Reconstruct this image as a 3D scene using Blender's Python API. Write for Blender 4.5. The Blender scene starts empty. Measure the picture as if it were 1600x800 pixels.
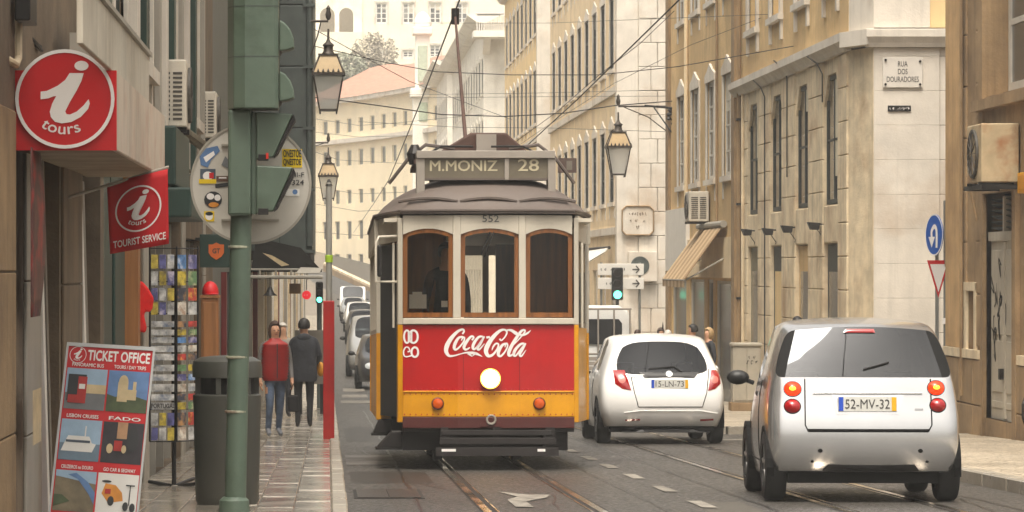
import bpy, bmesh, math, random
from mathutils import Vector, Matrix
random.seed(28)
R = math.radians
scene = bpy.context.scene
COL = scene.collection

# ------------------------------------------------------------------ camera
FPX, VX, HY, CH = 5200.0, 513.0, 420.0, 1.25      # focal length in photo pixels, axis column, horizon row, eye height
cam_d = bpy.data.cameras.new('camera')
cam = bpy.data.objects.new('camera', cam_d)
COL.objects.link(cam)
cam.location = (0, 0, CH)
cam.rotation_euler = (R(90), 0, 0)
cam_d.sensor_width = 36.0
cam_d.lens = FPX / 1600 * 36
cam_d.shift_x = (800 - VX) / 1600
cam_d.shift_y = (HY - 400) / 1600
cam_d.clip_start = 0.5
cam_d.clip_end = 3000
scene.camera = cam

# ------------------------------------------------------------------ sky, sun, exposure (bright overcast)
SUN_EL, SUN_AZ = 68, 194         # the brightest part of the cloud lies behind the camera, slightly to the left
world = bpy.data.worlds.new('World')
scene.world = world
world.use_nodes = True
wn = world.node_tree
for n in list(wn.nodes):
    wn.nodes.remove(n)
wo = wn.nodes.new('ShaderNodeOutputWorld')
bg = wn.nodes.new('ShaderNodeBackground')
sky = wn.nodes.new('ShaderNodeTexSky')
sky.sky_type = 'NISHITA'
sky.sun_disc = False
sky.sun_elevation = R(SUN_EL)
sky.sun_rotation = R(SUN_AZ)
sky.dust_density = 8.0
sky.air_density = 1.0
sky.ozone_density = 1.0
hs = wn.nodes.new('ShaderNodeHueSaturation')
hs.inputs['Saturation'].default_value = 0.25
tint = wn.nodes.new('ShaderNodeMix')
tint.data_type = 'RGBA'
tint.blend_type = 'MULTIPLY'
tint.inputs[0].default_value = 1.0
tint.inputs[7].default_value = (1.0, 0.95, 0.865, 1)
wn.links.new(sky.outputs[0], hs.inputs['Color'])
wn.links.new(hs.outputs[0], tint.inputs[6])
wn.links.new(tint.outputs[2], bg.inputs['Color'])
bg.inputs['Strength'].default_value = 0.15
wn.links.new(bg.outputs[0], wo.inputs['Surface'])

sun_d = bpy.data.lights.new('sun', 'SUN')
sun_d.energy = 0.9
sun_d.angle = R(14)
sun_d.color = (1.0, 0.94, 0.84)
sun = bpy.data.objects.new('sun', sun_d)
COL.objects.link(sun)
# light travels from the sun: azimuth measured from +Y towards +X
d = Vector((math.sin(R(SUN_AZ)) * math.cos(R(SUN_EL)), math.cos(R(SUN_AZ)) * math.cos(R(SUN_EL)), math.sin(R(SUN_EL))))
sun.rotation_euler = d.to_track_quat('Z', 'Y').to_euler()
sun.location = (0, 30, 60)

vs = scene.view_settings
vs.view_transform = 'Standard'
vs.look = 'None'
vs.exposure = 1.12
vs.gamma = 1.0
vs.use_curve_mapping = False
scene.render.engine = 'CYCLES'
scene.cycles.use_denoising = True
scene.cycles.max_bounces = 7
scene.cycles.diffuse_bounces = 3
scene.cycles.glossy_bounces = 3
scene.cycles.transmission_bounces = 4
scene.cycles.transparent_max_bounces = 12
scene.cycles.volume_bounces = 0
scene.cycles.sample_clamp_indirect = 6.0
scene.cycles.caustics_reflective = False
scene.cycles.caustics_refractive = False

# ------------------------------------------------------------------ helpers
def gz(Y):
    """height of the road: falls 2.5 % from the camera, flat from about 85 m, climbs beyond 235 m"""
    a = -0.0248 * Y
    if Y > 70:
        t = min(1.0, (Y - 70) / 32.0)
        a = -0.0248 * 70 - 0.0248 * 32 * (t - t * t / 2)
    if Y > 235:
        u = Y - 235
        a += 0.00075 * u * u if u < 60 else 0.00075 * 3600 + 0.09 * (u - 60)
    return a

def pt(x, y, Y):
    """the point at depth Y seen at pixel (x, y) of the 1600 x 800 photograph"""
    return Vector(((x - VX) * Y / FPX, Y, CH - (y - HY) * Y / FPX))

def lin(c):
    return tuple(((v / 255) / 12.92 if v / 255 <= 0.04045 else ((v / 255 + 0.055) / 1.055) ** 2.4) for v in c)

ORG = {}
def _link(o, parent):
    COL.objects.link(o)
    if parent is not None:
        o.parent = parent
        ORG[o.name] = ORG.get(parent.name, Vector((0, 0, 0)))
    return o

def tag(o, label=None, cat=None, group=None, kind=None):
    if label: o['label'] = label
    if cat: o['category'] = cat
    if group: o['group'] = group
    if kind: o['kind'] = kind
    return o

def thing(name, label, cat, loc=(0, 0, 0), group=None, local=False, rotz=0.0):
    o = bpy.data.objects.new(name, None)
    o.empty_display_size = 0.2
    COL.objects.link(o)
    o.location = loc
    o.rotation_euler = (0, 0, rotz)
    ORG[o.name] = Vector((0, 0, 0)) if local else Vector(loc)
    return tag(o, label, cat, group)

class MB:
    def __init__(s):
        s.v, s.f = [], []
    def poly(s, pts):
        n = len(s.v); s.v += [tuple(p) for p in pts]; s.f.append(tuple(range(n, n + len(pts)))); return s
    def hexa(s, p):
        n = len(s.v); s.v += [tuple(q) for q in p]
        for f in ((0, 3, 2, 1), (4, 5, 6, 7), (0, 1, 5, 4), (1, 2, 6, 5), (2, 3, 7, 6), (3, 0, 4, 7)):
            s.f.append(tuple(n + i for i in f))
        return s
    def box(s, x0, x1, y0, y1, z0, z1):
        return s.hexa([(x0, y0, z0), (x1, y0, z0), (x1, y1, z0), (x0, y1, z0), (x0, y0, z1), (x1, y0, z1), (x1, y1, z1), (x0, y1, z1)])
    def pbox(s, P, u0, u1, z0, z1, d0, d1):
        return s.hexa([P(u0, z0, d0), P(u1, z0, d0), P(u1, z0, d1), P(u0, z0, d1), P(u0, z1, d0), P(u1, z1, d0), P(u1, z1, d1), P(u0, z1, d1)])
    def prism(s, pts, fn, d0, d1):
        n = len(s.v); k = len(pts)
        s.v += [tuple(fn(a, b, d0)) for a, b in pts] + [tuple(fn(a, b, d1)) for a, b in pts]
        s.f.append(tuple(range(n, n + k))); s.f.append(tuple(range(n + 2 * k - 1, n + k - 1, -1)))
        for i in range(k):
            j = (i + 1) % k
            s.f.append((n + i, n + k + i, n + k + j, n + j))
        return s
    def tube(s, pts, r, n=8, cap=True):
        pts = [Vector(p) for p in pts]; m = len(pts); b = len(s.v)
        rs = r if isinstance(r, (list, tuple)) else [r] * m
        up = None
        for i, p in enumerate(pts):
            t = (pts[min(i + 1, m - 1)] - pts[max(i - 1, 0)]).normalized()
            if up is None:
                up = Vector((0, 0, 1)) if abs(t.z) < 0.9 else Vector((1, 0, 0))
            a = t.cross(up).normalized(); c = a.cross(t).normalized(); up = c
            for k in range(n):
                q = 2 * math.pi * (k + .5) / n
                s.v.append(tuple(p + (a * math.cos(q) + c * math.sin(q)) * rs[i]))
        for i in range(m - 1):
            for k in range(n):
                s.f.append((b + i * n + k, b + i * n + (k + 1) % n, b + (i + 1) * n + (k + 1) % n, b + (i + 1) * n + k))
        if cap:
            s.f.append(tuple(b + k for k in reversed(range(n)))); s.f.append(tuple(b + (m - 1) * n + k for k in range(n)))
        return s
    def lathe(s, prof, c, n=16, axis='z', start=0.0, closed=False):
        """prof: list of (radius, height) turned about an axis through c"""
        b = len(s.v); c = Vector(c)
        for r, h in prof:
            for k in range(n):
                q = start + 2 * math.pi * k / n
                u, w = r * math.cos(q), r * math.sin(q)
                s.v.append(tuple(c + (Vector((u, w, h)) if axis == 'z' else Vector((u, h, w)) if axis == 'y' else Vector((h, u, w)))))
        for i in range(len(prof) - 1):
            for k in range(n):
                s.f.append((b + i * n + k, b + i * n + (k + 1) % n, b + (i + 1) * n + (k + 1) % n, b + (i + 1) * n + k))
        if closed:
            q = b + (len(prof) - 1) * n
            for k in range(n): s.f.append((q + k, q + (k + 1) % n, b + (k + 1) % n, b + k))
            return s
        s.f.append(tuple(b + k for k in reversed(range(n)))); s.f.append(tuple(b + (len(prof) - 1) * n + k for k in range(n)))
        return s
    def ell(s, c, r, nu=14, nv=9, fn=None):
        b = len(s.v); c = Vector(c)
        for j in range(nv + 1):
            th = math.pi * j / nv
            for k in range(nu):
                q = 2 * math.pi * k / nu
                p = Vector((r[0] * math.sin(th) * math.cos(q), r[1] * math.sin(th) * math.sin(q), r[2] * math.cos(th)))
                if fn: p = fn(p)
                s.v.append(tuple(c + p))
        for j in range(nv):
            for k in range(nu):
                s.f.append((b + j * nu + k, b + (j + 1) * nu + k, b + (j + 1) * nu + (k + 1) % nu, b + j * nu + (k + 1) % nu))
        return s
    def grid(s, fn, nu, nv):
        b = len(s.v)
        for j in range(nv + 1):
            for i in range(nu + 1):
                s.v.append(tuple(fn(i / nu, j / nv)))
        for j in range(nv):
            for i in range(nu):
                q = b + j * (nu + 1) + i
                s.f.append((q, q + 1, q + nu + 2, q + nu + 1))
        return s
    def build(s, name, mat, parent=None, smooth=False, bevel=0.0, solid=0.0, seg=2, weld=False, sharp=40):
        me = bpy.data.meshes.new(name)
        off = ORG.get(parent.name, Vector((0, 0, 0))) if parent is not None else Vector((0, 0, 0))
        me.from_pydata([(x - off.x, y - off.y, z - off.z) for x, y, z in s.v], [], s.f)
        bm = bmesh.new(); bm.from_mesh(me)
        if weld: bmesh.ops.remove_doubles(bm, verts=bm.verts, dist=1e-4)
        bmesh.ops.recalc_face_normals(bm, faces=bm.faces)
        if smooth:
            for f in bm.faces: f.smooth = True
            for e in bm.edges:
                if len(e.link_faces) == 2 and e.calc_face_angle(0) > R(sharp): e.smooth = False
        bm.to_mesh(me); bm.free()
        o = bpy.data.objects.new(name, me)
        for m in (mat if isinstance(mat, (list, tuple)) else [mat]):
            me.materials.append(m)
        _link(o, parent)
        if solid:
            md = o.modifiers.new('solid', 'SOLIDIFY'); md.thickness = solid; md.offset = 0
        if bevel:
            md = o.modifiers.new('bevel', 'BEVEL'); md.width = bevel; md.segments = seg; md.limit_method = 'ANGLE'; md.angle_limit = R(35)
        return o

_unit = {}
def piece(name, mat, parent, x0, x1, y0, y1, z0, z1, bev=0.012):
    """a stone, plank or panel: a bevelled block that shares its mesh with all pieces of its kind"""
    key = (name, mat.name, bev)
    if key not in _unit:
        bm = bmesh.new(); bmesh.ops.create_cube(bm, size=1.0)
        sc = (max(x1 - x0, .01), max(y1 - y0, .01), max(z1 - z0, .01))
        bmesh.ops.scale(bm, vec=sc, verts=bm.verts)
        b = min(bev, min(sc) * .3)
        bmesh.ops.bevel(bm, geom=list(bm.edges), offset=b, segments=1, affect='EDGES')
        bmesh.ops.scale(bm, vec=[1 / q for q in sc], verts=bm.verts)
        me = bpy.data.meshes.new(name); bm.to_mesh(me); bm.free(); me.materials.append(mat)
        _unit[key] = me
    o = bpy.data.objects.new(name, _unit[key])
    off = ORG.get(parent.name, Vector((0, 0, 0))) if parent is not None else Vector((0, 0, 0))
    o.location = Vector(((x0 + x1) / 2, (y0 + y1) / 2, (z0 + z1) / 2)) - off
    o.scale = (x1 - x0, y1 - y0, z1 - z0)
    return _link(o, parent)

def copy_tree(o, parent=None):
    c = o.copy(); COL.objects.link(c); c.parent = parent
    ORG[c.name] = ORG.get(o.name, Vector((0, 0, 0)))
    for ch in o.children: copy_tree(ch, c)
    return c

def letters(name, body, mat, parent, centre=(0, 0, 0), width=1, height=1, bold=0.0, normal='-y', shear=0.0, depth=0.004, lean=0.0, spacing=1.0, fn=None, rect=None):
    """real lettering: mesh text fitted into width x height metres about centre, facing normal"""
    cu = bpy.data.curves.new(name, 'FONT'); cu.body = body; cu.size = 1; cu.extrude = 0.0; cu.resolution_u = 3
    cu.align_x = 'CENTER'; cu.shear = shear; cu.space_character = spacing
    tmp = bpy.data.objects.new('tmp', cu); COL.objects.link(tmp)
    dg = bpy.context.evaluated_depsgraph_get(); dg.update()
    me = bpy.data.meshes.new_from_object(tmp.evaluated_get(dg))
    bpy.data.objects.remove(tmp); bpy.data.curves.remove(cu)
    lay_z = [0.0] * len(me.vertices)
    if bold:                            # bold face: the outline repeated side by side, each copy a hair prouder
        n0 = len(me.vertices); vv = [v.co.copy() for v in me.vertices]; ff = [tuple(p.vertices) for p in me.polygons]
        V_, F_ = [], []
        for q_, (ox, oy) in enumerate(((-1, 0), (1, 0), (0, -1), (0, 1))):
            V_ += [(v.x + ox * bold, v.y + oy * bold, 0) for v in vv]; F_ += [tuple(i + q_ * n0 for i in f) for f in ff]
        me = bpy.data.meshes.new(name); me.from_pydata(V_, [], F_); lay_z = [.0006 * (i // n0) for i in range(4 * n0)]
    xs = [v.co.x for v in me.vertices]; ys = [v.co.y for v in me.vertices]
    min_x, max_x, min_y, max_y = min(xs), max(xs), min(ys), max(ys)
    cx, cy = (min(xs) + max(xs)) / 2, (min(ys) + max(ys)) / 2
    sx, sy = width / (max(xs) - min(xs)), height / (max(ys) - min(ys))
    off = ORG.get(parent.name, Vector((0, 0, 0))) if parent is not None else Vector((0, 0, 0))
    ca, sa = math.cos(lean), math.sin(lean)
    for v_i, v in enumerate(me.vertices):
        if fn:                          # lettering laid on a surface: rect = (u0, u1, v0, v1) of fn(u, v, d)
            u = rect[0] + (rect[1] - rect[0]) * (v.co.x - min_x) / (max_x - min_x); w = rect[2] + (rect[3] - rect[2]) * (v.co.y - min_y) / (max_y - min_y)
            v.co = Vector(fn(u, w, depth + lay_z[v_i])) - off
            continue
        a, b = (v.co.x - cx) * sx, (v.co.y - cy) * sy
        a, b = a * ca - b * sa, a * sa + b * ca
        q = Vector((a, -lay_z[v_i], b)) if normal == '-y' else Vector((0, a, b)) if normal == '+x' else Vector((0, -a, b))
        v.co = Vector(centre) + q - off
    me.name = name
    me.materials.clear(); me.materials.append(mat)
    o = bpy.data.objects.new(name, me)
    return _link(o, parent)

def shape(name, polys, fn, mat, parent, d0=0.0, d1=0.004):
    m = MB()
    for p in polys: m.prism(p, fn, d0, d1)
    return m.build(name, mat, parent)

def stroke(m, pts, ws, fn, d0=0.0, d1=0.004, sub=5):
    """a brush stroke of varying width: Catmull-Rom centreline pts (u,v) with widths ws, extruded by fn(u,v,d)"""
    P, W = [], []
    n = len(pts)
    for i in range(n - 1):
        p0, p1, p2, p3 = pts[max(i - 1, 0)], pts[i], pts[i + 1], pts[min(i + 2, n - 1)]
        for k in range(sub):
            t = k / sub
            q = [0.5 * (2 * p1[a] + (p2[a] - p0[a]) * t + (2 * p0[a] - 5 * p1[a] + 4 * p2[a] - p3[a]) * t * t + (3 * p1[a] - p0[a] - 3 * p2[a] + p3[a]) * t ** 3) for a in (0, 1)]
            P.append(q); W.append(ws[i] + (ws[i + 1] - ws[i]) * t)
    P.append(list(pts[-1])); W.append(ws[-1])
    L, Rr = [], []
    for i, p in enumerate(P):
        a, b = P[max(i - 1, 0)], P[min(i + 1, len(P) - 1)]
        tx, ty = b[0] - a[0], b[1] - a[1]; l = math.hypot(tx, ty) or 1
        nx, ny = -ty / l * W[i] / 2, tx / l * W[i] / 2
        L.append((p[0] + nx, p[1] + ny)); Rr.append((p[0] - nx, p[1] - ny))
    for i in range(len(P) - 1):
        m.poly([fn(*L[i], d1), fn(*L[i + 1], d1), fn(*Rr[i + 1], d1), fn(*Rr[i], d1)])
    return m

def scrawl(name, mm, parent, centre, width, height, n, seed=1):
    """writing too small to read in the photograph: a row of letter-sized pen strokes"""
    rg = random.Random(seed); m = MB(); w = width / n
    for k in range(n):
        x0 = -width / 2 + k * w
        if rg.random() < .12: continue
        pts = [(x0 + w * rg.uniform(.05, .75), height * rg.uniform(-.5, .5)) for _ in range(4)]
        stroke(m, pts, [height * .16] * 4, lambda u, v, d: (centre[0] + u, centre[1] - d, centre[2] + v), 0, .001, sub=3)
    o = m.build(name, mm, parent); o['kind'] = 'stuff'
    return o

# ------------------------------------------------------------------ materials
MATS = {}
def mat(name, rgb=None, rough=0.6, metal=0.0, var=0.12, scale=4.0, bump=0.0, bscale=None, streak=0.0, stain=None, stain_amt=0.0, stain_scale=0.6,
        emit=0.0, coat=0.0, spec=0.5, rvar=0.0, alb=None, stretch=None):
    if name in MATS: return MATS[name]
    m = bpy.data.materials.new(name); m.use_nodes = True
    nt = m.node_tree; N = nt.nodes; L = nt.links
    b = N['Principled BSDF']
    col = alb if alb else lin(rgb)
    b.inputs['Roughness'].default_value = rough
    b.inputs['Metallic'].default_value = metal
    b.inputs['Specular IOR Level'].default_value = spec
    b.inputs['Coat Weight'].default_value = coat
    b.inputs['Coat Roughness'].default_value = 0.08
    b.inputs['Base Color'].default_value = (*col, 1)
    if emit:
        b.inputs['Emission Color'].default_value = (*col, 1); b.inputs['Emission Strength'].default_value = emit
    geo = N.new('ShaderNodeNewGeometry')
    def noise(sc, det=5, st=None):
        mp = N.new('ShaderNodeMapping'); L.new(geo.outputs['Position'], mp.inputs['Vector'])
        if st: mp.inputs['Scale'].default_value = st
        t = N.new('ShaderNodeTexNoise'); t.inputs['Scale'].default_value = sc; t.inputs['Detail'].default_value = det; t.inputs['Roughness'].default_value = 0.6
        L.new(mp.outputs[0], t.inputs['Vector']); return t.outputs['Fac']
    def mixc(a, fac, c, bt='MIX'):
        x = N.new('ShaderNodeMix'); x.data_type = 'RGBA'; x.blend_type = bt
        if isinstance(fac, float): x.inputs[0].default_value = fac
        else: L.new(fac, x.inputs[0])
        if isinstance(a, tuple): x.inputs[6].default_value = a
        else: L.new(a, x.inputs[6])
        if isinstance(c, tuple): x.inputs[7].default_value = c
        else: L.new(c, x.inputs[7])
        return x.outputs[2]
    def rng(s, a, bb, c, dd):
        x = N.new('ShaderNodeMapRange'); L.new(s, x.inputs[0])
        for i, q in enumerate((a, bb, c, dd)): x.inputs[i + 1].default_value = q
        return x.outputs[0]
    if var or streak or stain_amt:
        cur = (*col, 1)
        if var:
            n1 = noise(scale, 6, stretch)
            lo = tuple(c * (1 - var * 1.6) for c in col) + (1,); hi = tuple(min(1, c * (1 + var * 1.2)) for c in col) + (1,)
            cur = mixc(lo, rng(n1, .3, .7, 0., 1.), hi)
        if stain_amt:
            sc = tuple(lin(stain)) + (1,)
            n2 = noise(stain_scale, 8)
            cur = mixc(cur, rng(n2, .5, .72, 0., stain_amt), sc)
        if streak:
            n3 = noise(1.0, 6, (5.0, 5.0, 0.22))
            sc = tuple(c * 0.28 for c in col) + (1,)
            cur = mixc(cur, rng(n3, .52, .75, 0., streak), sc)
        L.new(cur, b.inputs['Base Color'])
    if rvar:
        n4 = noise(scale * .6, 5)
        L.new(rng(n4, .35, .65, max(.02, rough - rvar), min(1, rough + rvar)), b.inputs['Roughness'])
    if bump:
        n5 = noise(bscale or scale * 4, 4)
        bp = N.new('ShaderNodeBump'); bp.inputs['Strength'].default_value = bump; bp.inputs['Distance'].default_value = 0.02
        L.new(n5, bp.inputs['Height']); L.new(bp.outputs[0], b.inputs['Normal'])
    MATS[name] = m
    return m

def glass(name, tint=(0.5, 0.52, 0.5), amount=0.75, rough=0.02):
    """thin pane: tinted see-through with mirror reflections that grow at grazing angles"""
    if name in MATS: return MATS[name]
    m = bpy.data.materials.new(name); m.use_nodes = True
    nt = m.node_tree; N = nt.nodes; L = nt.links
    N.remove(N['Principled BSDF'])
    tr = N.new('ShaderNodeBsdfTransparent'); tr.inputs[0].default_value = (*[c * amount for c in tint], 1)
    gl = N.new('ShaderNodeBsdfGlossy'); gl.inputs['Roughness'].default_value = rough; gl.inputs[0].default_value = (.68, .7, .74, 1)
    fr = N.new('ShaderNodeFresnel'); fr.inputs[0].default_value = 1.5
    mx = N.new('ShaderNodeMixShader')
    L.new(fr.outputs[0], mx.inputs[0]); L.new(tr.outputs[0], mx.inputs[1]); L.new(gl.outputs[0], mx.inputs[2])
    L.new(mx.outputs[0], N['Material Output'].inputs['Surface'])
    MATS[name] = m
    return m

m_plaster = mat('ochre_plaster', (212, 180, 128), .85, var=.18, scale=1.2, bump=.25, bscale=30, streak=.35, stain=(120, 88, 56), stain_amt=.45)
m_plaster2 = mat('pale_ochre_plaster', (228, 206, 168), .85, var=.1, scale=1.0, bump=.2, bscale=30, streak=.2, stain=(160, 130, 96), stain_amt=.4)
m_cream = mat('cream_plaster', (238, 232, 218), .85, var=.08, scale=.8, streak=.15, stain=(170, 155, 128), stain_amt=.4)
m_pink = mat('yellow_plaster', (228, 200, 148), .85, var=.08, scale=.8, streak=.12)
m_stone = mat('weathered_limestone', (222, 204, 172), .8, var=.16, scale=2.2, bump=.35, bscale=24, streak=.5, stain=(158, 120, 80), stain_amt=.7, stain_scale=.9)
m_stone2 = mat('grimy_limestone', (152, 126, 92), .8, var=.18, scale=2.0, bump=.35, bscale=22, streak=.55, stain=(88, 66, 44), stain_amt=.65, stain_scale=.8)
m_stone3 = mat('smooth_grey_limestone', (212, 204, 191), .75, var=.09, scale=1.6, bump=.2, bscale=26, streak=.25, stain=(168, 142, 112), stain_amt=.6, stain_scale=.7)
m_stone_shade = mat('shade_toned_limestone', (112, 96, 76), .8, var=.2, scale=2.0, bump=.35, bscale=22, streak=.6, stain=(60, 48, 36), stain_amt=.7, stain_scale=.9)  # stained stone, darker copy with the left shopfront's shade put into its colour
m_mortar = mat('dark_mortar', (112, 94, 72), .9, var=.1)
m_wglass = mat('window_glass', (34, 36, 38), .08, var=.25, scale=.35, spec=.9)
m_wglass2 = mat('dusty_window_glass', (70, 72, 70), .2, var=.3, scale=.5, spec=.7)
m_frame_w = mat('white_window_paint', (196, 190, 178), .6, var=.1)
m_frame_d = mat('dark_window_paint', (52, 56, 52), .55, var=.1)
m_iron = mat('black_iron', (34, 32, 30), .5, var=.1, metal=.3)
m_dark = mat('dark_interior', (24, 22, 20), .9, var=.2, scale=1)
m_cable = mat('black_cable', (38, 36, 34), .7, var=0)
m_white = mat('white_paint', (226, 222, 214), .5, var=.05)
m_red = mat('sign_red', (196, 18, 26), .45, var=.06, scale=2)
m_print = mat('white_print', (236, 232, 228), .5, var=0)

# ================================================================== THE SETTING
def voronoi_mat(name, rgb, gap, scale, rough, rvar=0.1, stretch=None, bump=.5):
    m = mat(name, rgb, rough, var=.16, scale=1.1, rvar=rvar, stain=(96, 84, 70), stain_amt=.5, stain_scale=.8)
    nt = m.node_tree; N = nt.nodes; L = nt.links; b = N['Principled BSDF']
    geo = N.new('ShaderNodeNewGeometry'); mp = N.new('ShaderNodeMapping'); L.new(geo.outputs['Position'], mp.inputs['Vector'])
    if stretch: mp.inputs['Scale'].default_value = stretch
    v = N.new('ShaderNodeTexVoronoi'); v.feature = 'DISTANCE_TO_EDGE'; v.inputs['Scale'].default_value = scale
    L.new(mp.outputs[0], v.inputs['Vector'])
    r = N.new('ShaderNodeMapRange'); L.new(v.outputs['Distance'], r.inputs[0])
    r.inputs[1].default_value = 0.0; r.inputs[2].default_value = 0.09
    old = b.inputs['Base Color'].links[0].from_socket
    x = N.new('ShaderNodeMix'); x.data_type = 'RGBA'; L.new(r.outputs[0], x.inputs[0]); x.inputs[6].default_value = (*lin(gap), 1); L.new(old, x.inputs[7])
    L.new(x.outputs[2], b.inputs['Base Color'])
    bp = N.new('ShaderNodeBump'); bp.inputs['Strength'].default_value = bump; bp.inputs['Distance'].default_value = 0.01
    L.new(r.outputs[0], bp.inputs['Height']); L.new(bp.outputs[0], b.inputs['Normal'])
    return m

m_asphalt = mat('damp_asphalt', (72, 69, 65), .45, var=.32, scale=38, bump=.35, bscale=60, rvar=.2, stain=(50, 46, 42), stain_amt=.6, stain_scale=.5, spec=.22)
m_ground = mat('plain_paving', (120, 110, 96), .7, var=.15, scale=.6)
m_flag = mat('wet_paving_stone', (172, 163, 148), .24, var=.22, scale=2.4, bump=.22, bscale=14, rvar=.12, stain=(74, 62, 50), stain_amt=.6, stain_scale=1.4, spec=.9, coat=.9)
m_flag.node_tree.nodes['Principled BSDF'].inputs['Coat Roughness'].default_value = 0.17
m_joint = mat('wet_joint_sand', (70, 60, 50), .35, var=.2, scale=3)
m_kerb = mat('kerb_limestone', (150, 142, 128), .38, var=.16, scale=2.4, bump=.25, bscale=20, rvar=.12, stain=(92, 80, 64), stain_amt=.55)
m_calcada = voronoi_mat('cobbled_limestone', (176, 164, 144), (84, 72, 58), 11.0, .45)
m_steel = mat('worn_rail_steel', (176, 166, 152), .16, metal=.9, var=.12, scale=3, rvar=.08)
m_groove = mat('rail_groove_dirt', (30, 26, 22), .6, var=.2)
m_roadpaint = mat('worn_road_paint', (138, 132, 122), .6, var=.3, scale=9, stain=(66, 62, 56), stain_amt=1.0, stain_scale=3.2)

def sheet(name, m, X0, X1, Y0, Y1, dz, step=3.0, nx=1, parent=None, bow=None):
    mb = MB(); ny = max(1, int((Y1 - Y0) / step))
    mb.grid(lambda u, v: ((X0 + (X1 - X0) * u), Y0 + (Y1 - Y0) * v, gz(Y0 + (Y1 - Y0) * v) + dz), nx, ny)
    return mb.build(name, m, parent, smooth=True)

tag(sheet('ground', m_ground, -140, 160, -30, 640, -0.03, 5, 4), kind='structure')
road = tag(sheet('road', m_asphalt, 0.12, 6.1, -30, 420, 0, 2.5, 6), kind='structure')
tag(sheet('side_street', m_asphalt, 6.1, 60, 45.4, 50.2, 0.001, 2.4, 1), kind='structure')
tag(sheet('cross_street', m_asphalt, 6.1, 60, 90, 98, 0.001, 2.4, 1), kind='structure')

# --- left pavement: wet flagstones on a bed, kerb stones
lp = tag(sheet('left_pavement', m_joint, -1.62, 0.03, -30, 232, 0.105, 2.5, 1), kind='structure')
k = 0
for i in range(6):
    Y0 = 18.4 - random.uniform(0, 1)
    while Y0 < 63.5:
        LS = random.uniform(.75, 1.25)
        x0 = -1.60 + i * 0.27 + (0.006 if i else 0)
        dz = random.uniform(-.004, .004)
        s0, s1 = gz(Y0) + .117, gz(Y0 + LS) + .117
        o = piece('paving_stone', m_flag, lp, x0, x0 + .262, Y0, Y0 + LS - .008, (s0 + s1) / 2 - .03 + dz, (s0 + s1) / 2 + dz, .004)
        o.rotation_euler = (-0.0248 + random.uniform(-.004, .004), random.uniform(-.012, .012), 0)
        Y0 += LS
tag(sheet('far_paving', m_flag, -1.6, 0.02, 64.0, 232, 0.118, 4, 1, lp), kind='stuff')
for j in range(42):
    Y0 = 18.2 + j * 1.25
    piece('kerb_stone', m_kerb, lp, 0.022, 0.142 + random.uniform(-.004, .004), Y0, Y0 + 1.22, gz(Y0 + .6) - .06, gz(Y0 + .6) + .125 + random.uniform(-.004, .004), .012).rotation_euler = (-0.0248, 0, 0)
tag(sheet('far_kerb', m_kerb, 0.02, 0.14, 70.7, 232, 0.122, 4, 1, lp), kind='stuff')

# --- right pavement: small cobbles, kerb stones, broken by the side street
def side_pavement(name, X0, X1, Y0, Y1, kerb_from):
    p = tag(sheet(name, m_calcada, X0 + .16, X1, Y0, Y1, 0.12, 2.0, 1), kind='structure')
    y = Y0
    while y < min(Y1, kerb_from + 60):
        L_ = min(1.1, Y1 - y)
        o = piece('kerb_stone', m_kerb, p, X0, X0 + .155, y + .01, y + L_ - .01, gz(y + .5) - .08, gz(y + .5) + .125 + random.uniform(-.004, .004), .015)
        o.rotation_euler = (math.atan((gz(y + L_) - gz(y)) / L_), 0, 0)
        y += 1.1
    return p
rp = side_pavement('right_pavement', 6.05, 8.9, 22.0, 45.4, 22)
for i in range(3): piece('kerb_stone', m_kerb, rp, 6.22 + i * .9, 7.1 + i * .9, 45.4, 45.55, gz(45.4) - .08, gz(45.4) + .123)
rp2 = side_pavement('corner_pavement', 5.85, 8.9, 50.2, 90, 50)
for i in range(3): piece('kerb_stone', m_kerb, rp2, 6.02 + i * .95, 6.95 + i * .95, 50.05, 50.2, gz(50.2) - .08, gz(50.2) + .123)
rp3 = side_pavement('far_pavement', 5.9, 8.9, 98, 232, 98)

# --- tram tracks: polished rails with a dark flange groove
trk = bpy.data.objects.new('tram_track', None); COL.objects.link(trk); tag(trk, kind='structure')
def strip(name, m, X0, X1, dz, Y0=15, Y1=225, parent=trk):
    return sheet(name, m, X0, X1, Y0, Y1, dz, 2.5, 1, parent)
for xc in (1.24, 2.14, 4.04, 4.94):
    strip('rail', m_steel, xc - .032, xc + .032, .005)
    s_ = 1 if xc in (1.24, 4.04) else -1
    strip('rail_groove', m_groove, xc + s_ * .034, xc + s_ * .074, .0035)
    strip('rail_edge', m_groove, xc - s_ * .036, xc - s_ * .052, .0035)
    strip('guard_rail', m_steel, xc + s_ * .076, xc + s_ * .092, .0045)

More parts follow.
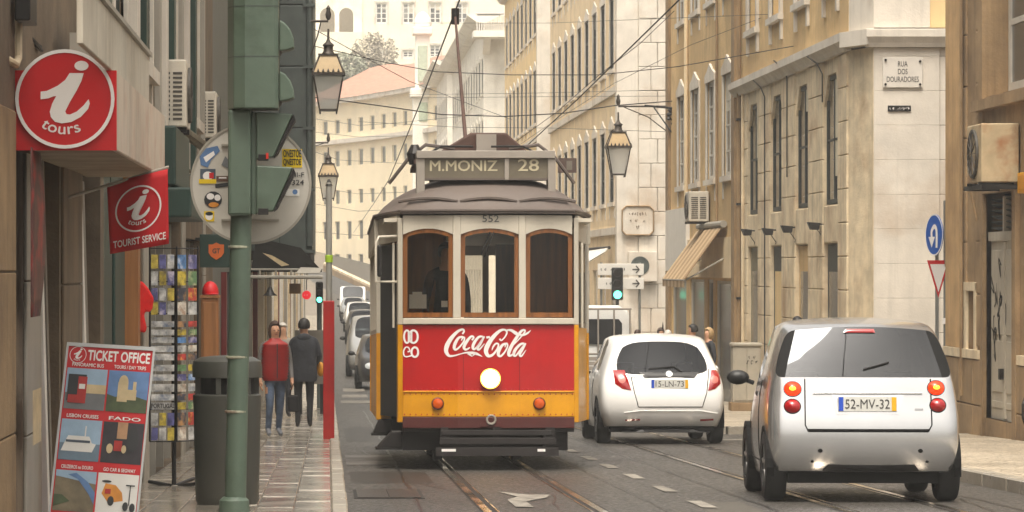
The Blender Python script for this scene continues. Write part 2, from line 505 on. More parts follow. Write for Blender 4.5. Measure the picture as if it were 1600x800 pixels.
# --- tar seams, cracks and repair patches in the asphalt
m_tar = mat('tar_seam', (30, 28, 26), .35, var=.2, scale=6)
rgs = random.Random(9)
for xs_, y0_, y1_, w_ in ((.74, 18, 70, .012), (2.66, 18, 80, .010), (3.52, 18, 70, .012), (5.46, 20, 70, .010)):
    m = MB(); yy = y0_; P0 = None
    while yy < y1_:
        xx = xs_ + rgs.uniform(-.018, .018); w2 = w_ * rgs.uniform(.6, 1.5); P1 = ((xx - w2, yy, gz(yy) + .0022), (xx + w2, yy, gz(yy) + .0022))
        if P0: m.poly([P0[0], P0[1], P1[1], P1[0]])
        P0 = P1; yy += .55
    m.build('tar_seam', m_tar, road)
for k in range(16):
    x_, y_ = rgs.uniform(.3, 5.8), rgs.uniform(25, 60); m = MB(); P0 = None; a_ = rgs.uniform(-.9, .9)
    for j in range(9):
        w2 = .006 * math.sin(math.pi * (j + .3) / 9) + .002; P1 = ((x_ - w2, y_, gz(y_) + .0026), (x_ + w2, y_, gz(y_) + .0026))
        if P0: m.poly([P0[0], P0[1], P1[1], P1[0]])
        P0 = P1; x_ += math.sin(a_) * .12 + rgs.uniform(-.03, .03); y_ += rgs.uniform(.2, .5)
    m.build('crack', m_tar, road)
m_pch = [mat('pale_asphalt_patch', (84, 80, 73), .55, var=.25, scale=36, bump=.35, bscale=60, spec=.22), mat('dark_asphalt_patch', (50, 47, 43), .45, var=.25, scale=36, bump=.3, bscale=60, spec=.3)]
for k, (x0, x1, y0, y1) in enumerate(((2.75, 3.4, 24, 27.5), (.22, 1.0, 31.5, 34.4), (5.05, 5.9, 36.5, 42), (2.3, 2.9, 43, 52), (3.1, 3.85, 52, 58), (.25, .95, 46, 55))):
    m = MB(); n_ = 6
    m.poly([(x0 + (x1 - x0) * t / n_, y0 + rgs.uniform(-.1, .1), gz(y0) + .0017) for t in range(n_ + 1)] + [(x1 - (x1 - x0) * t / n_, y1 + rgs.uniform(-.1, .1), gz(y1) + .0017) for t in range(n_ + 1)])
    m.build('patch', m_pch[k % 2], road)

# --- painted markings
def mark(name, pts, label, cat='road marking', group=None):
    mb = MB(); mb.poly([(x, y, gz(y) + .0075) for x, y in pts])
    return tag(mb.build(name, m_roadpaint), label, cat, group)
for n_, yc in enumerate((24.1, 27.1, 30.1, 33.15, 36.1, 38.8, 41.7, 44.6)):
    w = ['nearest', 'second nearest', 'third nearest', 'fourth', 'fifth', 'sixth', 'seventh', 'farthest'][n_]
    mark('lane_dash', [(2.98, yc - .62), (3.1, yc - .62), (3.1, yc + .62), (2.98, yc + .62)], f'worn white centre line dash on the road, {w} of the row from the camera', group='centre line dashes')
mark('turn_arrow', [(1.50, 26.6), (1.64, 26.6), (1.64, 27.6), (1.86, 28.3), (1.92, 28.9), (1.74, 28.9), (1.50, 29.5), (1.62, 28.5), (1.50, 27.9)], 'worn white painted arrow between the tram rails in the foreground')
mark('stop_line', [(5.2, 46.5), (5.98, 46.5), (5.98, 47.0), (5.2, 47.0)], 'short white line painted by the right kerb behind the white car')
for n_, yc in enumerate((78.0, 84.0, 90.0)):
    mark('crossing_bar', [(.3 + n_ * .05, yc), (1.0, yc), (1.0, yc + 3.0), (.3 + n_ * .05, yc + 3.0)], ['nearest', 'middle', 'farthest'][n_] + ' white crossing bar on the wet road left of the tram', group='crossing bars')
mh = thing('manhole_cover', 'rectangular dark iron cover set in the asphalt near the left kerb', 'manhole cover', (.5, 29, gz(29)))
def rz(x0, x1, y0, y1, dz0, dz1):
    m = MB(); m.hexa([(x0, y0, gz(y0) + dz0), (x1, y0, gz(y0) + dz0), (x1, y1, gz(y1) + dz0), (x0, y1, gz(y1) + dz0), (x0, y0, gz(y0) + dz1), (x1, y0, gz(y0) + dz1), (x1, y1, gz(y1) + dz1), (x0, y1, gz(y1) + dz1)]); return m
m_castiron = mat('wet_cast_iron', (66, 60, 54), .35, metal=.5, var=.2, scale=8, bump=.5, bscale=60)
rz(.22, .82, 28.2, 30.0, -.01, .006).build('rim', m_groove, mh)
rz(.25, .515, 28.26, 29.94, -.005, .012).build('lid', m_castiron, mh)
rz(.525, .79, 28.26, 29.94, -.005, .012).build('lid', m_castiron, mh)
mh2 = thing('repair_patch', 'darker rectangular asphalt repair patch beside the left kerb', 'patch', (.4, 38, gz(38)))
rz(.2, .75, 36.5, 40, -.01, .005).build('patch', mat('dark_asphalt', (64, 60, 56), .4, var=.2, scale=2, rvar=.1, bump=.3, bscale=60), mh2)

# ------------------------------------------------------------------ facades
def wall(P, u0, u1, z0, z1, ops, thk=.35, d=0.0):
    """a wall with real openings: boxes fill the cells between them"""
    m = MB()
    us = sorted(set([u0, u1] + [q for o in ops for q in o[:2] if u0 < q < u1]))
    for a, b in zip(us, us[1:]):
        c = (a + b) / 2
        spans = sorted((o[2], o[3]) for o in ops if o[0] < c < o[1])
        z = z0
        for s0, s1 in spans:
            if s0 > z: m.pbox(P, a, b, z, s0, d - thk, d)
            z = max(z, s1)
        if z < z1: m.pbox(P, a, b, z, z1, d - thk, d)
    return m

m_blinds = [mat('linen_blind', (196, 188, 170), .8, var=.08), mat('grey_curtain', (130, 128, 122), .8, var=.15, scale=6), mat('cream_roller', (214, 204, 180), .7, var=.05)]
def window(parent, P, u0, u1, z0, z1, fm, gm, rec=.16, cols=2, rows=3, bar=.055, sur=None, sw=.16, sd=.05, sill=True, arch=0.0, name='window'):
    m = MB(); w, h = u1 - u0, z1 - z0
    for a, b, c, e in ((u0, u0 + bar * 1.3, z0, z1), (u1 - bar * 1.3, u1, z0, z1), (u0 + bar * 1.3, u1 - bar * 1.3, z0, z0 + bar * 1.6), (u0 + bar * 1.3, u1 - bar * 1.3, z1 - bar * 1.5, z1)):
        m.pbox(P, a, b, c, e, -rec - .06, -rec)
    for i in range(1, cols):
        c = u0 + w * i / cols; m.pbox(P, c - bar * .6, c + bar * .6, z0 + bar * 1.6, z1 - bar * 1.5, -rec - .05, -rec - .002)
    for j in range(1, rows):
        c = z0 + h * j / rows; m.pbox(P, u0 + bar * 1.3, u1 - bar * 1.3, c - bar * .4, c + bar * .4, -rec - .045, -rec - .008)
    o = m.build(name, fm, parent)
    for i in range(cols):
        g = MB(); g.pbox(P, u0 + w * i / cols + bar * .7, u0 + w * (i + 1) / cols - bar * .7, z0 + bar, z1 - bar, -rec - .04, -rec - .026)
        g.build('pane', gm, o)
        if h > 1.4 and random.random() < .45:          # a blind or curtain behind part of the pane
            f_ = random.choice((.2, .35, .5, .8)); g = MB(); g.pbox(P, u0 + w * i / cols + bar * .7, u0 + w * (i + 1) / cols - bar * .7, z1 - bar - (h - 2 * bar) * f_, z1 - bar, -rec - .025, -rec - .018); g.build('blind', random.choice(m_blinds), o)
    if sur:
        s = MB()
        s.pbox(P, u0 - sw, u0, z0 - .0, z1, -.02, sd); s.pbox(P, u1, u1 + sw, z0, z1, -.02, sd)
        if arch:
            top = [(u0 - sw, z1), (u1 + sw, z1), (u1 + sw, z1 + .16), (u1 - w * .2, z1 + .16 + arch * .5), ((u0 + u1) / 2, z1 + .2 + arch), (u0 + w * .2, z1 + .16 + arch * .5), (u0 - sw, z1 + .16)]
            s.prism(top, P, -.02, sd + .02)
        else:
            s.pbox(P, u0 - sw, u1 + sw, z1, z1 + sw, -.02, sd + .01)
        if sill:
            s.pbox(P, u0 - sw - .05, u1 + sw + .05, z0 - .12, z0, -.02, sd + .05)
            s.pbox(P, u0 - sw, u0 - .02, z0 - .5, z0 - .12, -.02, sd - .01); s.pbox(P, u1 + .02, u1 + sw, z0 - .5, z0 - .12, -.02, sd - .01)
        s.build('window_surround', sur, o)
    return o

XR = 8.8
PR = lambda u, z, d=0.0: (XR - d, u, z)                # street facade on the right, u runs along the street
def front(Y0): return lambda u, z, d=0.0: (u, Y0 - d, z)   # wall that faces the camera

def Yx(x): return XR * FPX / (x - VX)

m_board0 = mat('olive_shutter', (120, 112, 88), .6, var=.1)
# ================================================================== right: corner building with the street plate
bz = gz(58)
B = thing('corner_building', 'ochre corner building with pale stone ground floor, tall narrow openings and street name plate', 'building', (XR, 58, bz))
Y0b, Y1b = 56.3, 71.6
ops = []
opn = [57.3 + 3.56 * k for k in range(4)]
for u in opn: ops += [(u, u + 1.75, bz - .3, 1.70), (u, u + 1.75, 2.37, 4.66)]
wall(PR, Y0b, Y1b, bz - .6, 4.96, ops, .45).build('ground_floor_wall', m_stone, B)
# stone piers and blocks between the openings, one by one
pu = [Y0b] + [q for u in opn for q in (u, u + 1.75)] + [Y1b - .9]
for i in range(0, len(pu), 2):
    a, b = pu[i], pu[i + 1]
    z = bz - .1; c = 0
    while z < 4.9:
        h = .575 if z > bz else .7
        z1 = min(z + h, 4.93)
        piece('stone_block', m_stone, B, XR - .035, XR + .1, a + .01, b - .01, z + .006, z1 - .006, .014)
        z = z1; c += 1
for k_, u in enumerate(opn):
    piece('stone_block', m_stone, B, XR - .012, XR + .2, u + .012, u + 1.738, 1.712, 2.36, .012)
    # chamfered lintel of the tall upper opening
    for (a, b, c) in ((u, u + .42, 1), (u + 1.75, u + 1.33, -1)):
        MB().prism([(a, 4.66), (b, 4.66), (a, 4.12)], PR, -.06, -.004).build('lintel_corner', m_stone, B)
    window(B, PR, u + .02, u + 1.73, 2.39, 4.64, m_frame_d, m_wglass, .04, 2, 2, .05)
    dr = MB(); dr.pbox(PR, u + .02, u + 1.73, bz - .2, 1.68, -.16, -.06); d_ = dr.build('door', [m_frame_d, m_plaster, m_frame_d, m_board0][k_], B)
    g = MB(); g.pbox(PR, u + .2, u + 1.5, bz + .6, 1.2, -.058, -.05); g.build('pane', [m_wglass2, m_wglass, m_pink, m_wglass2][k_], d_)
m = MB(); m.prism([(4.93, 0), (4.93, .08), (5.0, .12), (5.08, .2), (5.22, .2), (5.24, 0)], lambda z, d, u: PR(u, z, d), Y0b - .3, Y1b); m.build('cornice', m_stone3, B)
wops = []
wz = [(6.2, 8.5), (9.8, 12.0)]
for u in opn:
    for a, b in wz: wops.append((u + .2, u + 1.55, a, b))
wall(PR, Y0b, Y1b, 5.24, 13.6, wops, .4).build('upper_wall', m_plaster, B)
for u in opn:
    for a, b in wz: window(B, PR, u + .2, u + 1.55, a, b, m_frame_w, m_wglass, .16, 2, 3, .06, m_stone3, .2, .06)
# chamfered corner and the wall that faces us
YF = 55.3
PF = front(YF)
m = MB()
m.prism([(XR, Y0b), (XR + .25, YF), (XR + .6, YF + .25), (XR + .3, Y0b + .2)], lambda a, b, d: (a, b, d), bz - .6, 4.94); m.build('corner_wall', m_stone, B)
m = MB(); m.prism([(XR, Y0b + .02), (XR + .26, YF + .02), (XR + .6, YF + .25), (XR + .3, Y0b + .2)], lambda a, b, d: (a, b, d), 5.0, 13.6); m.build('upper_corner_wall', m_stone3, B)
wall(PF, XR + .3, 20, bz - .6, 4.94, [], .3, -.06).build('side_wall', m_mortar, B)
z = bz - .1; c = 0
while z < 4.9:
    z1 = min(z + .575, 4.925)
    cuts = [XR + .26, XR + 1.36, XR + 1.5, XR + 3.1, XR + 4.8] if c % 2 == 0 else [XR + .26, XR + 1.36, XR + 1.5, XR + 2.3, XR + 4.0]
    for a, b in zip(cuts, cuts[1:]):
        if b - a > .3: piece('stone_block', m_stone3, B, a + .002, b - .002, YF - random.uniform(.0, .003), YF + .2, z + .002, z1 - .002, .003)
        else: piece('stone_block', m_stone3, B, a + .004, b - .004, YF + .03, YF + .2, z + .004, z1 - .004, .006)
    z = z1; c += 1
m = MB(); m.prism([(4.93, 0), (4.93, .07), (5.0, .1), (5.1, .16), (5.22, .16), (5.24, 0)], lambda z, d, u: PF(u, z, d), XR + .12, 20); m.build('cornice', m_stone3, B)
m = MB(); m.prism([(XR - .2, Y0b - .3), (XR + .12, YF - .16), (XR + .3, YF + .1), (XR + .1, Y0b)], lambda a, b, d: (a, b, d), 4.97, 5.225); m.build('cornice', m_stone3, B)
wall(PF, XR + .27, XR + 1.2, 5.26, 13.6, [], .3, -.02).build('corner_pilaster', m_stone3, B)
wall(PF, XR + 1.2, 20, 5.26, 13.6, [], .3, -.05).build('upper_side_wall', m_pink, B)
m = MB(); m.box(XR + .46, 20, YF + .4, Y1b, bz - .6, 13.6); m.build('rear_wall', m_mortar, B)
m = MB(); m.box(XR - .5, 20, YF - .4, Y1b, 13.6, 13.9); m.build('roof', m_stone2, B)
# cables clipped to the stone
for yc, z0, z1, bend in ((66.75, bz + .3, 5.0, .25), (63.5, 3.0, 5.2, .4), (58.95, 4.2, 5.0, .5)):
    MB().tube([(XR - .05, yc, z0), (XR - .05, yc, z1 - .3), (XR - .12, yc + bend * .4, z1 - .1), (XR - .25, yc + bend, z1 + .05)], .013, 5).build('wall_cable', m_cable, B, smooth=True)
MB().tube([(XR - .06, 70.2, bz), (XR - .06, 70.2, 5.0)], .035, 8).build('drain_pipe', m_stone, B, smooth=True)
# drain pipe
m = MB(); m.tube([(XR - .07, 70.75, bz), (XR - .07, 70.75, 8)], .05, 8); dp = m.build('drain_pipe', m_stone2, B, smooth=True)
for z in (.6, 2.6, 4.4): MB().box(XR - .13, XR, 70.69, 70.81, z, z + .05).build('bracket', m_iron, dp)

pl = thing('street_plate', 'white marble street name plate reading RUA DOS DOURADORES high on the corner wall', 'sign', pt(1410, 114, YF - .01))
a, b = pt(1379, 137, YF), pt(1441, 90, YF)
MB().box(a.x, b.x, YF - .035, YF - .006, a.z, b.z).build('plate', mat('marble_plate', (214, 208, 198), .4, var=.05), pl, bevel=.006)
m_ink = mat('engraved_ink', (60, 58, 56), .6, var=0)
for t, yy, w in (('RUA', 100, 15), ('DOS', 112, 15), ('DOURADORES', 124, 50)):
    letters('lettering', t, m_ink, pl, pt(1410, yy, YF) + Vector((0, -.037, 0)), w * YF / FPX, 8.5 * YF / FPX, .005)
for xx, yy in ((1383, 94), (1437, 96), (1383, 132), (1437, 132)):
    MB().lathe([(.02, 0), (.02, .015), (.008, .02)], pt(xx, yy, YF) + Vector((0, -.055, 0)), 10, 'y').build('bolt', m_iron, pl)
sp = thing('small_plate', 'small black lettered plate below the marble street plate', 'sign', pt(1405, 170, YF))
a, b = pt(1387, 174, YF), pt(1423, 165, YF)
MB().box(a.x, b.x, YF - .02, YF - .006, a.z, b.z).build('plate', m_iron, sp)
scrawl('lettering', m_print, sp, pt(1405, 169.5, YF) + Vector((0, -.022, 0)), .34, .05, 12)

# ================================================================== right: ochre building with the awning
B2 = thing('ochre_building', 'ochre plaster building with white framed windows, white shopfront and striped awning', 'building', (XR, 79, gz(79)))
bz2 = gz(79)
Ya, Yb = 71.6, 86.2
u2 = [72.5, 75.75, 78.95, 82.1]
sh = [(72.6, 75.6, bz2 - .3, .98), (76.1, 77.2, bz2 - .3, 1.0), (77.9, 81.0, bz2 - .3, 1.0), (81.8, 85.2, bz2 - .3, 1.0)]
ops = list(sh) + [(u, u + 1.5, 3.3, 5.55) for u in u2] + [(u, u + 1.5, 7.4, 9.6) for u in u2] + [(u, u + 1.5, 11.2, 13.0) for u in u2]
wall(PR, Ya, Yb, bz2 - .5, 14.2, ops, .4).build('facade_wall', m_plaster, B2)
for u in u2:
    window(B2, PR, u, u + 1.5, 3.3, 5.55, m_frame_w, m_wglass, .035, 2, 4, .06, m_stone3, .2, .03, arch=.22)
    window(B2, PR, u, u + 1.5, 7.4, 9.6, m_frame_w, m_wglass, .035, 2, 4, .06, m_stone3, .2, .03, arch=.2)
    window(B2, PR, u, u + 1.5, 11.2, 13.0, m_frame_w, m_wglass, .035, 2, 3, .06, m_stone3, .2, .07)
for i, (a, b, c, e) in enumerate(sh):
    g = MB(); g.pbox(PR, a + .05, b - .05, c, e - .05, -.14, -.08); d_ = g.build('shop_window' if i != 1 else 'door', m_wglass2 if i != 1 else m_frame_d, B2)
    f = MB(); f.pbox(PR, a, a + .07, c, e, -.13, -.04); f.pbox(PR, b - .07, b, c, e, -.13, -.04); f.pbox(PR, a + .07, b - .07, e - .07, e, -.13, -.04)
    f.build('frame', m_frame_w, d_)
m = MB(); m.pbox(PR, Ya + .3, Yb, 1.05, 1.95, 0.002, .06); m.build('shop_fascia', m_plaster2, B2)
m = MB(); m.pbox(PR, 81.0, 85.9, 1.2, 2.75, 0.003, .1); m.build('white_fascia_panel', m_white, B2)
m = MB(); m.pbox(PR, Yb - .7, Yb, bz2 - .2, 14.2, .002, .07); m.pbox(PR, Ya, Ya + .55, bz2 - .2, 14.2, .002, .07); m.build('pilaster', m_stone2, B2)
m = MB(); m.box(XR + .42, 20, Ya + .02, Yb, bz2 - .5, 14.2); m.build('rear_wall', m_cream, B2)
m = MB(); m.prism([(14.2, 0), (14.25, .25), (14.45, .4), (14.6, .4), (14.6, -1)], lambda z, d, u: PR(u, z, d), Ya, Yb + .2); m.build('cornice', m_stone3, B2)
m = MB(); m.tube([(XR - .06, 81.3, 2.8), (XR - .06, 81.3, 13)], .05, 8); m.build('drain_pipe', m_plaster2, B2, smooth=True)
m = MB(); m.tube([(XR - .05, 75.0, 2.0), (XR - .05, 75.0, 13)], .03, 8); m.build('drain_pipe', m_stone2, B2, smooth=True)

# ================================================================== right: farther blocks down the street
def block(name, label, Y0, Y1, nwin, rows, wm, top, sm, xe=22, side=None, ground=True, cor=.5, gm=m_wglass, fr=m_frame_d, first=.9):
    b0 = gz((Y0 + Y1) / 2) - .3
    T = thing(name, label, 'building', (XR, (Y0 + Y1) / 2, b0))
    pitch = (Y1 - Y0 - 1.6) / nwin
    us = [Y0 + first + pitch * (k + .5) - .72 for k in range(nwin)]
    ops = []
    for u in us:
        ops += [(u, u + 1.45, a, c) for a, c in rows]
        if ground: ops.append((u - .2, u + 1.7, b0, 1.2))
    wall(PR, Y0 + .3, Y1, b0 - .5, top, ops, .4).build('facade_wall', wm, T)
    for u in us:
        for a, c in rows: window(T, PR, u, u + 1.45, a, c, fr, gm, .02, 2, 3, .06, sm, .24, .025, arch=.22)
        if ground:
            g = MB(); g.pbox(PR, u - .2, u + 1.7, b0 - .1, 1.18, -.12, -.06); g.build('shop_window', m_wglass, T)
    m = MB()
    for z in (2.3, 6.6): m.pbox(PR, Y0 + .3, Y1, z, z + .22, .002, .09)
    m.build('string_course', sm, T)
    PFF = front(Y0)
    q = MB(); q.pbox(PFF, XR - .08, XR + .55, b0 - .5, top, -.6, .0); q.build('corner_pilaster', sm, T)
    q = MB(); q.pbox(PFF, XR + .55, xe, b0 - .5, top, -.6, -.05); q.build('side_wall', side or wm, T)
    m = MB(); m.prism([(top, 0), (top + .05, cor * .5), (top + .25, cor * .8), (top + .4, cor), (top + .5, cor), (top + .5, -1)], lambda z, d, u: PR(u, z, d), Y0 - cor, Y1); m.build('cornice', sm, T)
    m = MB(); m.prism([(top, 0), (top + .05, cor * .5), (top + .25, cor * .8), (top + .4, cor), (top + .5, cor), (top + .5, -.6)], lambda z, d, u: PFF(u, z, d), XR - cor * .5, xe); m.build('cornice', sm, T)
    m = MB(); m.box(XR + .45, xe, Y0 + .7, Y1, b0 - .5, top + .3); m.build('rear_wall', side or wm, T)
    return T
RW = [(3.3, 5.55), (7.4, 9.65), (11.2, 13.2)]
BC = block('long_building', 'long cream building right of the tram with rows of tall dark windows and carved heads', 100.6, 132, 9, RW, m_plaster2, 15.2, m_stone3, side=m_cream)
# stone courses on its end wall
PC = front(100.6)
z = gz(100) ; k = 0
while z < 14.5:
    for a, b in (((XR + .58, XR + 1.15) if k % 2 else (XR + .58, XR + .95)), ((XR + 1.16, XR + 1.75) if k % 2 else (XR + .96, XR + 1.75))):
        piece('stone_block', m_stone3, BC, a, b - .01, 100.6 - .03, 100.75, z + .006, z + .72, .012)
    z += .73; k += 1
BD = block('yellow_banded_building', 'pale building with yellow bands between window rows beyond the cream building', 139, 166, 8, RW, m_pink, 14.4, m_stone3, side=m_cream)
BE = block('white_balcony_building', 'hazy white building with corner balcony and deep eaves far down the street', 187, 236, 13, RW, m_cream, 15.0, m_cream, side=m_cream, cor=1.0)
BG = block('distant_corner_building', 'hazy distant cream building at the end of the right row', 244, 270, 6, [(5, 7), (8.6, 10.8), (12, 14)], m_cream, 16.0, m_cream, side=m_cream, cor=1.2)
bal = thing('stone_balcony', 'white stone balcony with railing high on the far hazy building', 'balcony', (XR, 186, 12))
bp0, bp1 = pt(744, 50, 186), pt(792, 22, 186)
m = MB(); m.box(bp0.x - .2, bp1.x + 1, 184.8, 187, bp0.z - .35, bp0.z); m.prism([(bp0.z - .35, 0), (bp0.z - .35, 1.8), (bp0.z - 1.2, 0)], lambda z, d, u: (u, 187 - d, z), bp0.x + .4, bp0.x + .8); m.build('slab', m_cream, bal)
n_ = 14
for k in range(n_):
    x = bp0.x + (bp1.x - bp0.x) * k / (n_ - 1); MB().box(x - .025, x + .025, 184.9, 184.95, bp0.z, bp1.z - .05).build('baluster', m_white, bal)
MB().box(bp0.x - .1, bp1.x + .1, 184.86, 185, bp1.z - .06, bp1.z + .04).build('hand_rail', m_white, bal)

# cartouche and round disc on the end wall of the long building
ca = thing('wall_cartouche', 'carved stone cartouche with notched frame on the pale end wall above the arrow signs', 'plaque', pt(1000, 345, 100.5))
a, b = pt(972, 367, 100.5), pt(1021, 322, 100.5)
pts = [(a.x + .12, a.z), (b.x - .12, a.z), (b.x, a.z + .12), (b.x, b.z - .12), (b.x - .12, b.z), (a.x + .12, b.z), (a.x, b.z - .12), (a.x, a.z + .12)]
MB().prism(pts, lambda u, v, d: (u, 100.55 - d, v), 0, .06).build('panel', m_stone3, ca)
q = MB()
for i in range(8):
    (x0, z0), (x1, z1) = pts[i], pts[(i + 1) % 8]
    q.tube([(x0, 100.47, z0), (x1, 100.47, z1)], .022, 6)
q.build('moulding', m_stone2, ca)
for i, t in enumerate(('ESCADAS', 'DA RUA', 'II')):
    scrawl('lettering', m_mortar, ca, ((a.x + b.x) / 2, 100.48, b.z - .24 - .2 * i), [.55, .5, .1][i], .11, [7, 6, 2][i], i)

# ================================================================== right foreground: grimy building with the grey door
N_ = thing('grimy_building', 'grimy brown stone building at the right edge with grey graffiti door and barred window', 'building', (XR, 44, gz(44)))
nz = gz(44) + .1
ops = [(42.58, 44.5, nz + .25, 2.25), (41.6, 44.55, 3.55, 6.5), (45.2, 45.75, .1, .95)]
wall(PR, 36, 47.3, nz - .6, 13, ops, .5).build('facade_wall', m_stone2, N_)
m = MB(); m.pbox(PR, 46.15, 47.3, .16, 13, .001, .03); m.build('corner_pilaster', mat('orange_limestone', (196, 160, 112), .8, var=.12, scale=2.2, bump=.3, bscale=24, streak=.35, stain=(120, 90, 56), stain_amt=.5), N_)
m = MB(); m.pbox(PR, 44.8, 47.34, .03, .15, .001, .06); m.pbox(PR, 36, 42.3, .03, .15, .001, .06); m.build('plinth_moulding', m_stone, N_)
for a, b in ((46.2, 47.3), (45.2, 46.15), (44.65, 45.18), (41.2, 42.35), (39.9, 41.15)):
    z = nz - .15
    for h in (.55, .62):
        piece('stone_block', m_stone2, N_, XR - .05, XR + .1, a + .008, b - .008, z, min(z + h - .012, .02), .012); z += h
for a, b in ((44.62, 45.1), (45.8, 46.12)):
    z = .2
    while z < 6.5: piece('stone_block', m_stone2, N_, XR - .028, XR + .1, a, b, z, z + .7, .012); z += .712
# door
dm = mat('grey_door_paint', (182, 174, 158), .55, var=.08, scale=2, streak=.25, stain=(110, 98, 80), stain_amt=.4)
m = MB(); m.pbox(PR, 42.6, 44.48, nz + .25, 1.62, -.14, -.06); dr = m.build('door', dm, N_)
for a, b in ((42.72, 43.46), (43.6, 44.36)):
    for c, e in ((nz + .4, -.5), (-.38, .3), (.38, 1.5)):
        q = MB(); q.pbox(PR, a, b, c, e, -.062, -.045); q.build('panel', dm, dr, bevel=.01)
q = MB(); q.pbox(PR, 43.46, 43.6, nz + .28, 1.6, -.065, -.03); q.build('meeting_stile', dm, dr)
q = MB(); q.pbox(PR, 43.5, 43.62, -.2, -.06, -.04, .02); q.build('lock', m_iron, dr)
m = MB(); m.pbox(PR, 42.6, 44.48, 1.62, 1.74, -.14, -.02); m.pbox(PR, 43.5, 43.58, 1.74, 2.2, -.14, -.03); m.build('transom', dm, N_)
for i in range(6):
    q = MB(); q.hexa([PR(42.62, 1.76 + i * .075, -.16), PR(44.46, 1.76 + i * .075, -.16), PR(44.46, 1.79 + i * .075, -.06), PR(42.62, 1.79 + i * .075, -.06), PR(42.62, 1.775 + i * .075, -.16), PR(44.46, 1.775 + i * .075, -.16), PR(44.46, 1.805 + i * .075, -.06), PR(42.62, 1.805 + i * .075, -.06)]); q.build('louvre_slat', m_frame_d, N_)
m = MB(); m.pbox(PR, 42.6, 44.48, 1.6, 2.25, -.3, -.24); m.build('louvre_back', m_dark, N_)
m = MB(); m.pbox(PR, 42.36, 42.58, nz, 2.4, -.1, .06); m.pbox(PR, 44.5, 44.64, nz, 2.4, -.1, .06); m.pbox(PR, 42.36, 44.64, 2.25, 2.42, -.1, .065); m.build('door_surround', m_stone2, N_)
m = MB(); m.pbox(PR, 42.58, 44.5, nz - .2, nz + .25, -.3, .02); m.build('door_step', m_stone2, N_)
# graffiti strokes on the door
gr = MB(); random.seed(5)
fnD = lambda u, v, d: PR(u, v, -.044 + d)
for (u, v) in ((44.3, .95), (44.1, .9), (43.9, .8), (43.75, .7), (44.28, .55), (44.1, .45), (43.95, .5), (43.8, 1.2), (43.55, .6), (44.2, .2)):
    pts_ = [(u + random.uniform(-.12, .12), v + random.uniform(-.2, .2)) for _ in range(5)]
    stroke(gr, pts_, [.02, .04, .05, .04, .02], fnD, 0, .003)
tag(gr.build('graffiti', m_iron, dr), kind='stuff')
# upper window and slot
window(N_, PR, 41.62, 44.53, 3.57, 6.48, m_frame_w, m_wglass2, .3, 2, 3, .1)
m = MB(); m.pbox(PR, 41.3, 44.9, 3.36, 3.5, 0, .14); m.build('window_sill', m_stone2, N_)
s = MB()
s.prism([(44.55, 6.5), (44.05, 6.5), (44.55, 5.6)], PR, -.3, .0); s.pbox(PR, 44.55, 44.85, 3.5, 7, 0, .05); s.build('window_surround', m_stone2, N_)
m = MB(); m.pbox(PR, 45.22, 45.73, .12, .93, -.3, -.25); m.build('slot_window', m_wglass, N_)
m = MB(); m.pbox(PR, 45.06, 45.2, .05, 1.05, 0, .04); m.pbox(PR, 45.75, 45.89, .05, 1.05, 0, .04); m.pbox(PR, 45.06, 45.89, .95, 1.07, .001, .043); m.build('slot_surround', m_stone, N_)
m = MB(); m.tube([PR(45.95, -.5, .06), PR(45.95, 6.5, .06)], .025, 6); m.tube([PR(44.75, 1.9, .08), PR(44.75, 2.5, .2), PR(44.75, 3.2, .05)], .02, 6); m.build('conduit', m_stone2, N_)
m = MB(); m.tube([PR(41.8, -.35, .04), PR(41.74, -.45, .09), PR(41.74, -.62, .09), PR(41.8, -.72, .04)], .016, 6); m.build('tie_ring', m_iron, N_)
m = MB(); m.box(XR + .55, 20, 36, 47.28, nz - .6, 13); m.build('rear_wall', m_stone2, N_)
yb = thing('yellow_box', 'small yellow box on the grimy wall at the right edge', 'box', PR(41.9, 1.9))
m = MB(); m.pbox(PR, 41.3, 42.02, 2.2, 2.46, .005, .1); m.build('case', mat('yellow_plastic', (222, 160, 30), .5), yb, bevel=.01)
m = MB(); m.pbox(PR, 41.4, 41.95, 2.24, 2.42, .101, .108); m.build('lid', mat('yellow_lid', (200, 136, 20), .5), yb)

# ================================================================== end of the street: curved building, hill, palace
m_tile = mat('roof_tiles', (176, 128, 106), .8, var=.2, scale=1.5, bump=.5, bscale=6, stretch=(1, 1, 4))
m_curve = mat('far_bright_yellow_plaster', (242, 227, 194), .85, var=.06, scale=.5)  # far brightness and haze put into the paled plaster colour
CB = thing('curved_building', 'curved yellow building with small windows and red tiled roof closing the street', 'building', (3, 305, gz(305)))
# plan: runs left to right, then bends towards us on the right
path = []
NP = 66
x, y = -2.2, 324.0
for i in range(NP + 1):
    a = -R(68 + 16 * (i / NP))
    path.append((x, y, a))
    x += math.cos(a); y += math.sin(a)
def PA(u, z, d=0.0):
    i = max(0, min(NP - 1, int(u))); f = u - i
    x0, y0, a0 = path[i]; x1, y1, a1 = path[i + 1]
    X, Y, A = x0 + (x1 - x0) * f, y0 + (y1 - y0) * f, a0 + (a1 - a0) * f
    return (X + math.sin(A) * d, Y - math.cos(A) * d, z)
LEN = float(NP)
zb = gz(305) - 3
wy = 300 / FPX
rowsC = [(CH + (HY - q0) * wy, CH + (HY - q1) * wy) for q0, q1 in ((424, 396), (372, 342), (314, 291), (252, 226), (198, 175))]
colsC = [1.2 + 3.3 * k for k in range(19)]
m = MB()
for i in range(NP):
    u0, u1 = i, i + 1
    m.hexa([PA(u0, zb, -.6), PA(u1, zb, -.6), PA(u1, zb, -.25), PA(u0, zb, -.25), PA(u0, 17.0, -.6), PA(u1, 17.0, -.6), PA(u1, 17.0, -.25), PA(u0, 17.0, -.25)])
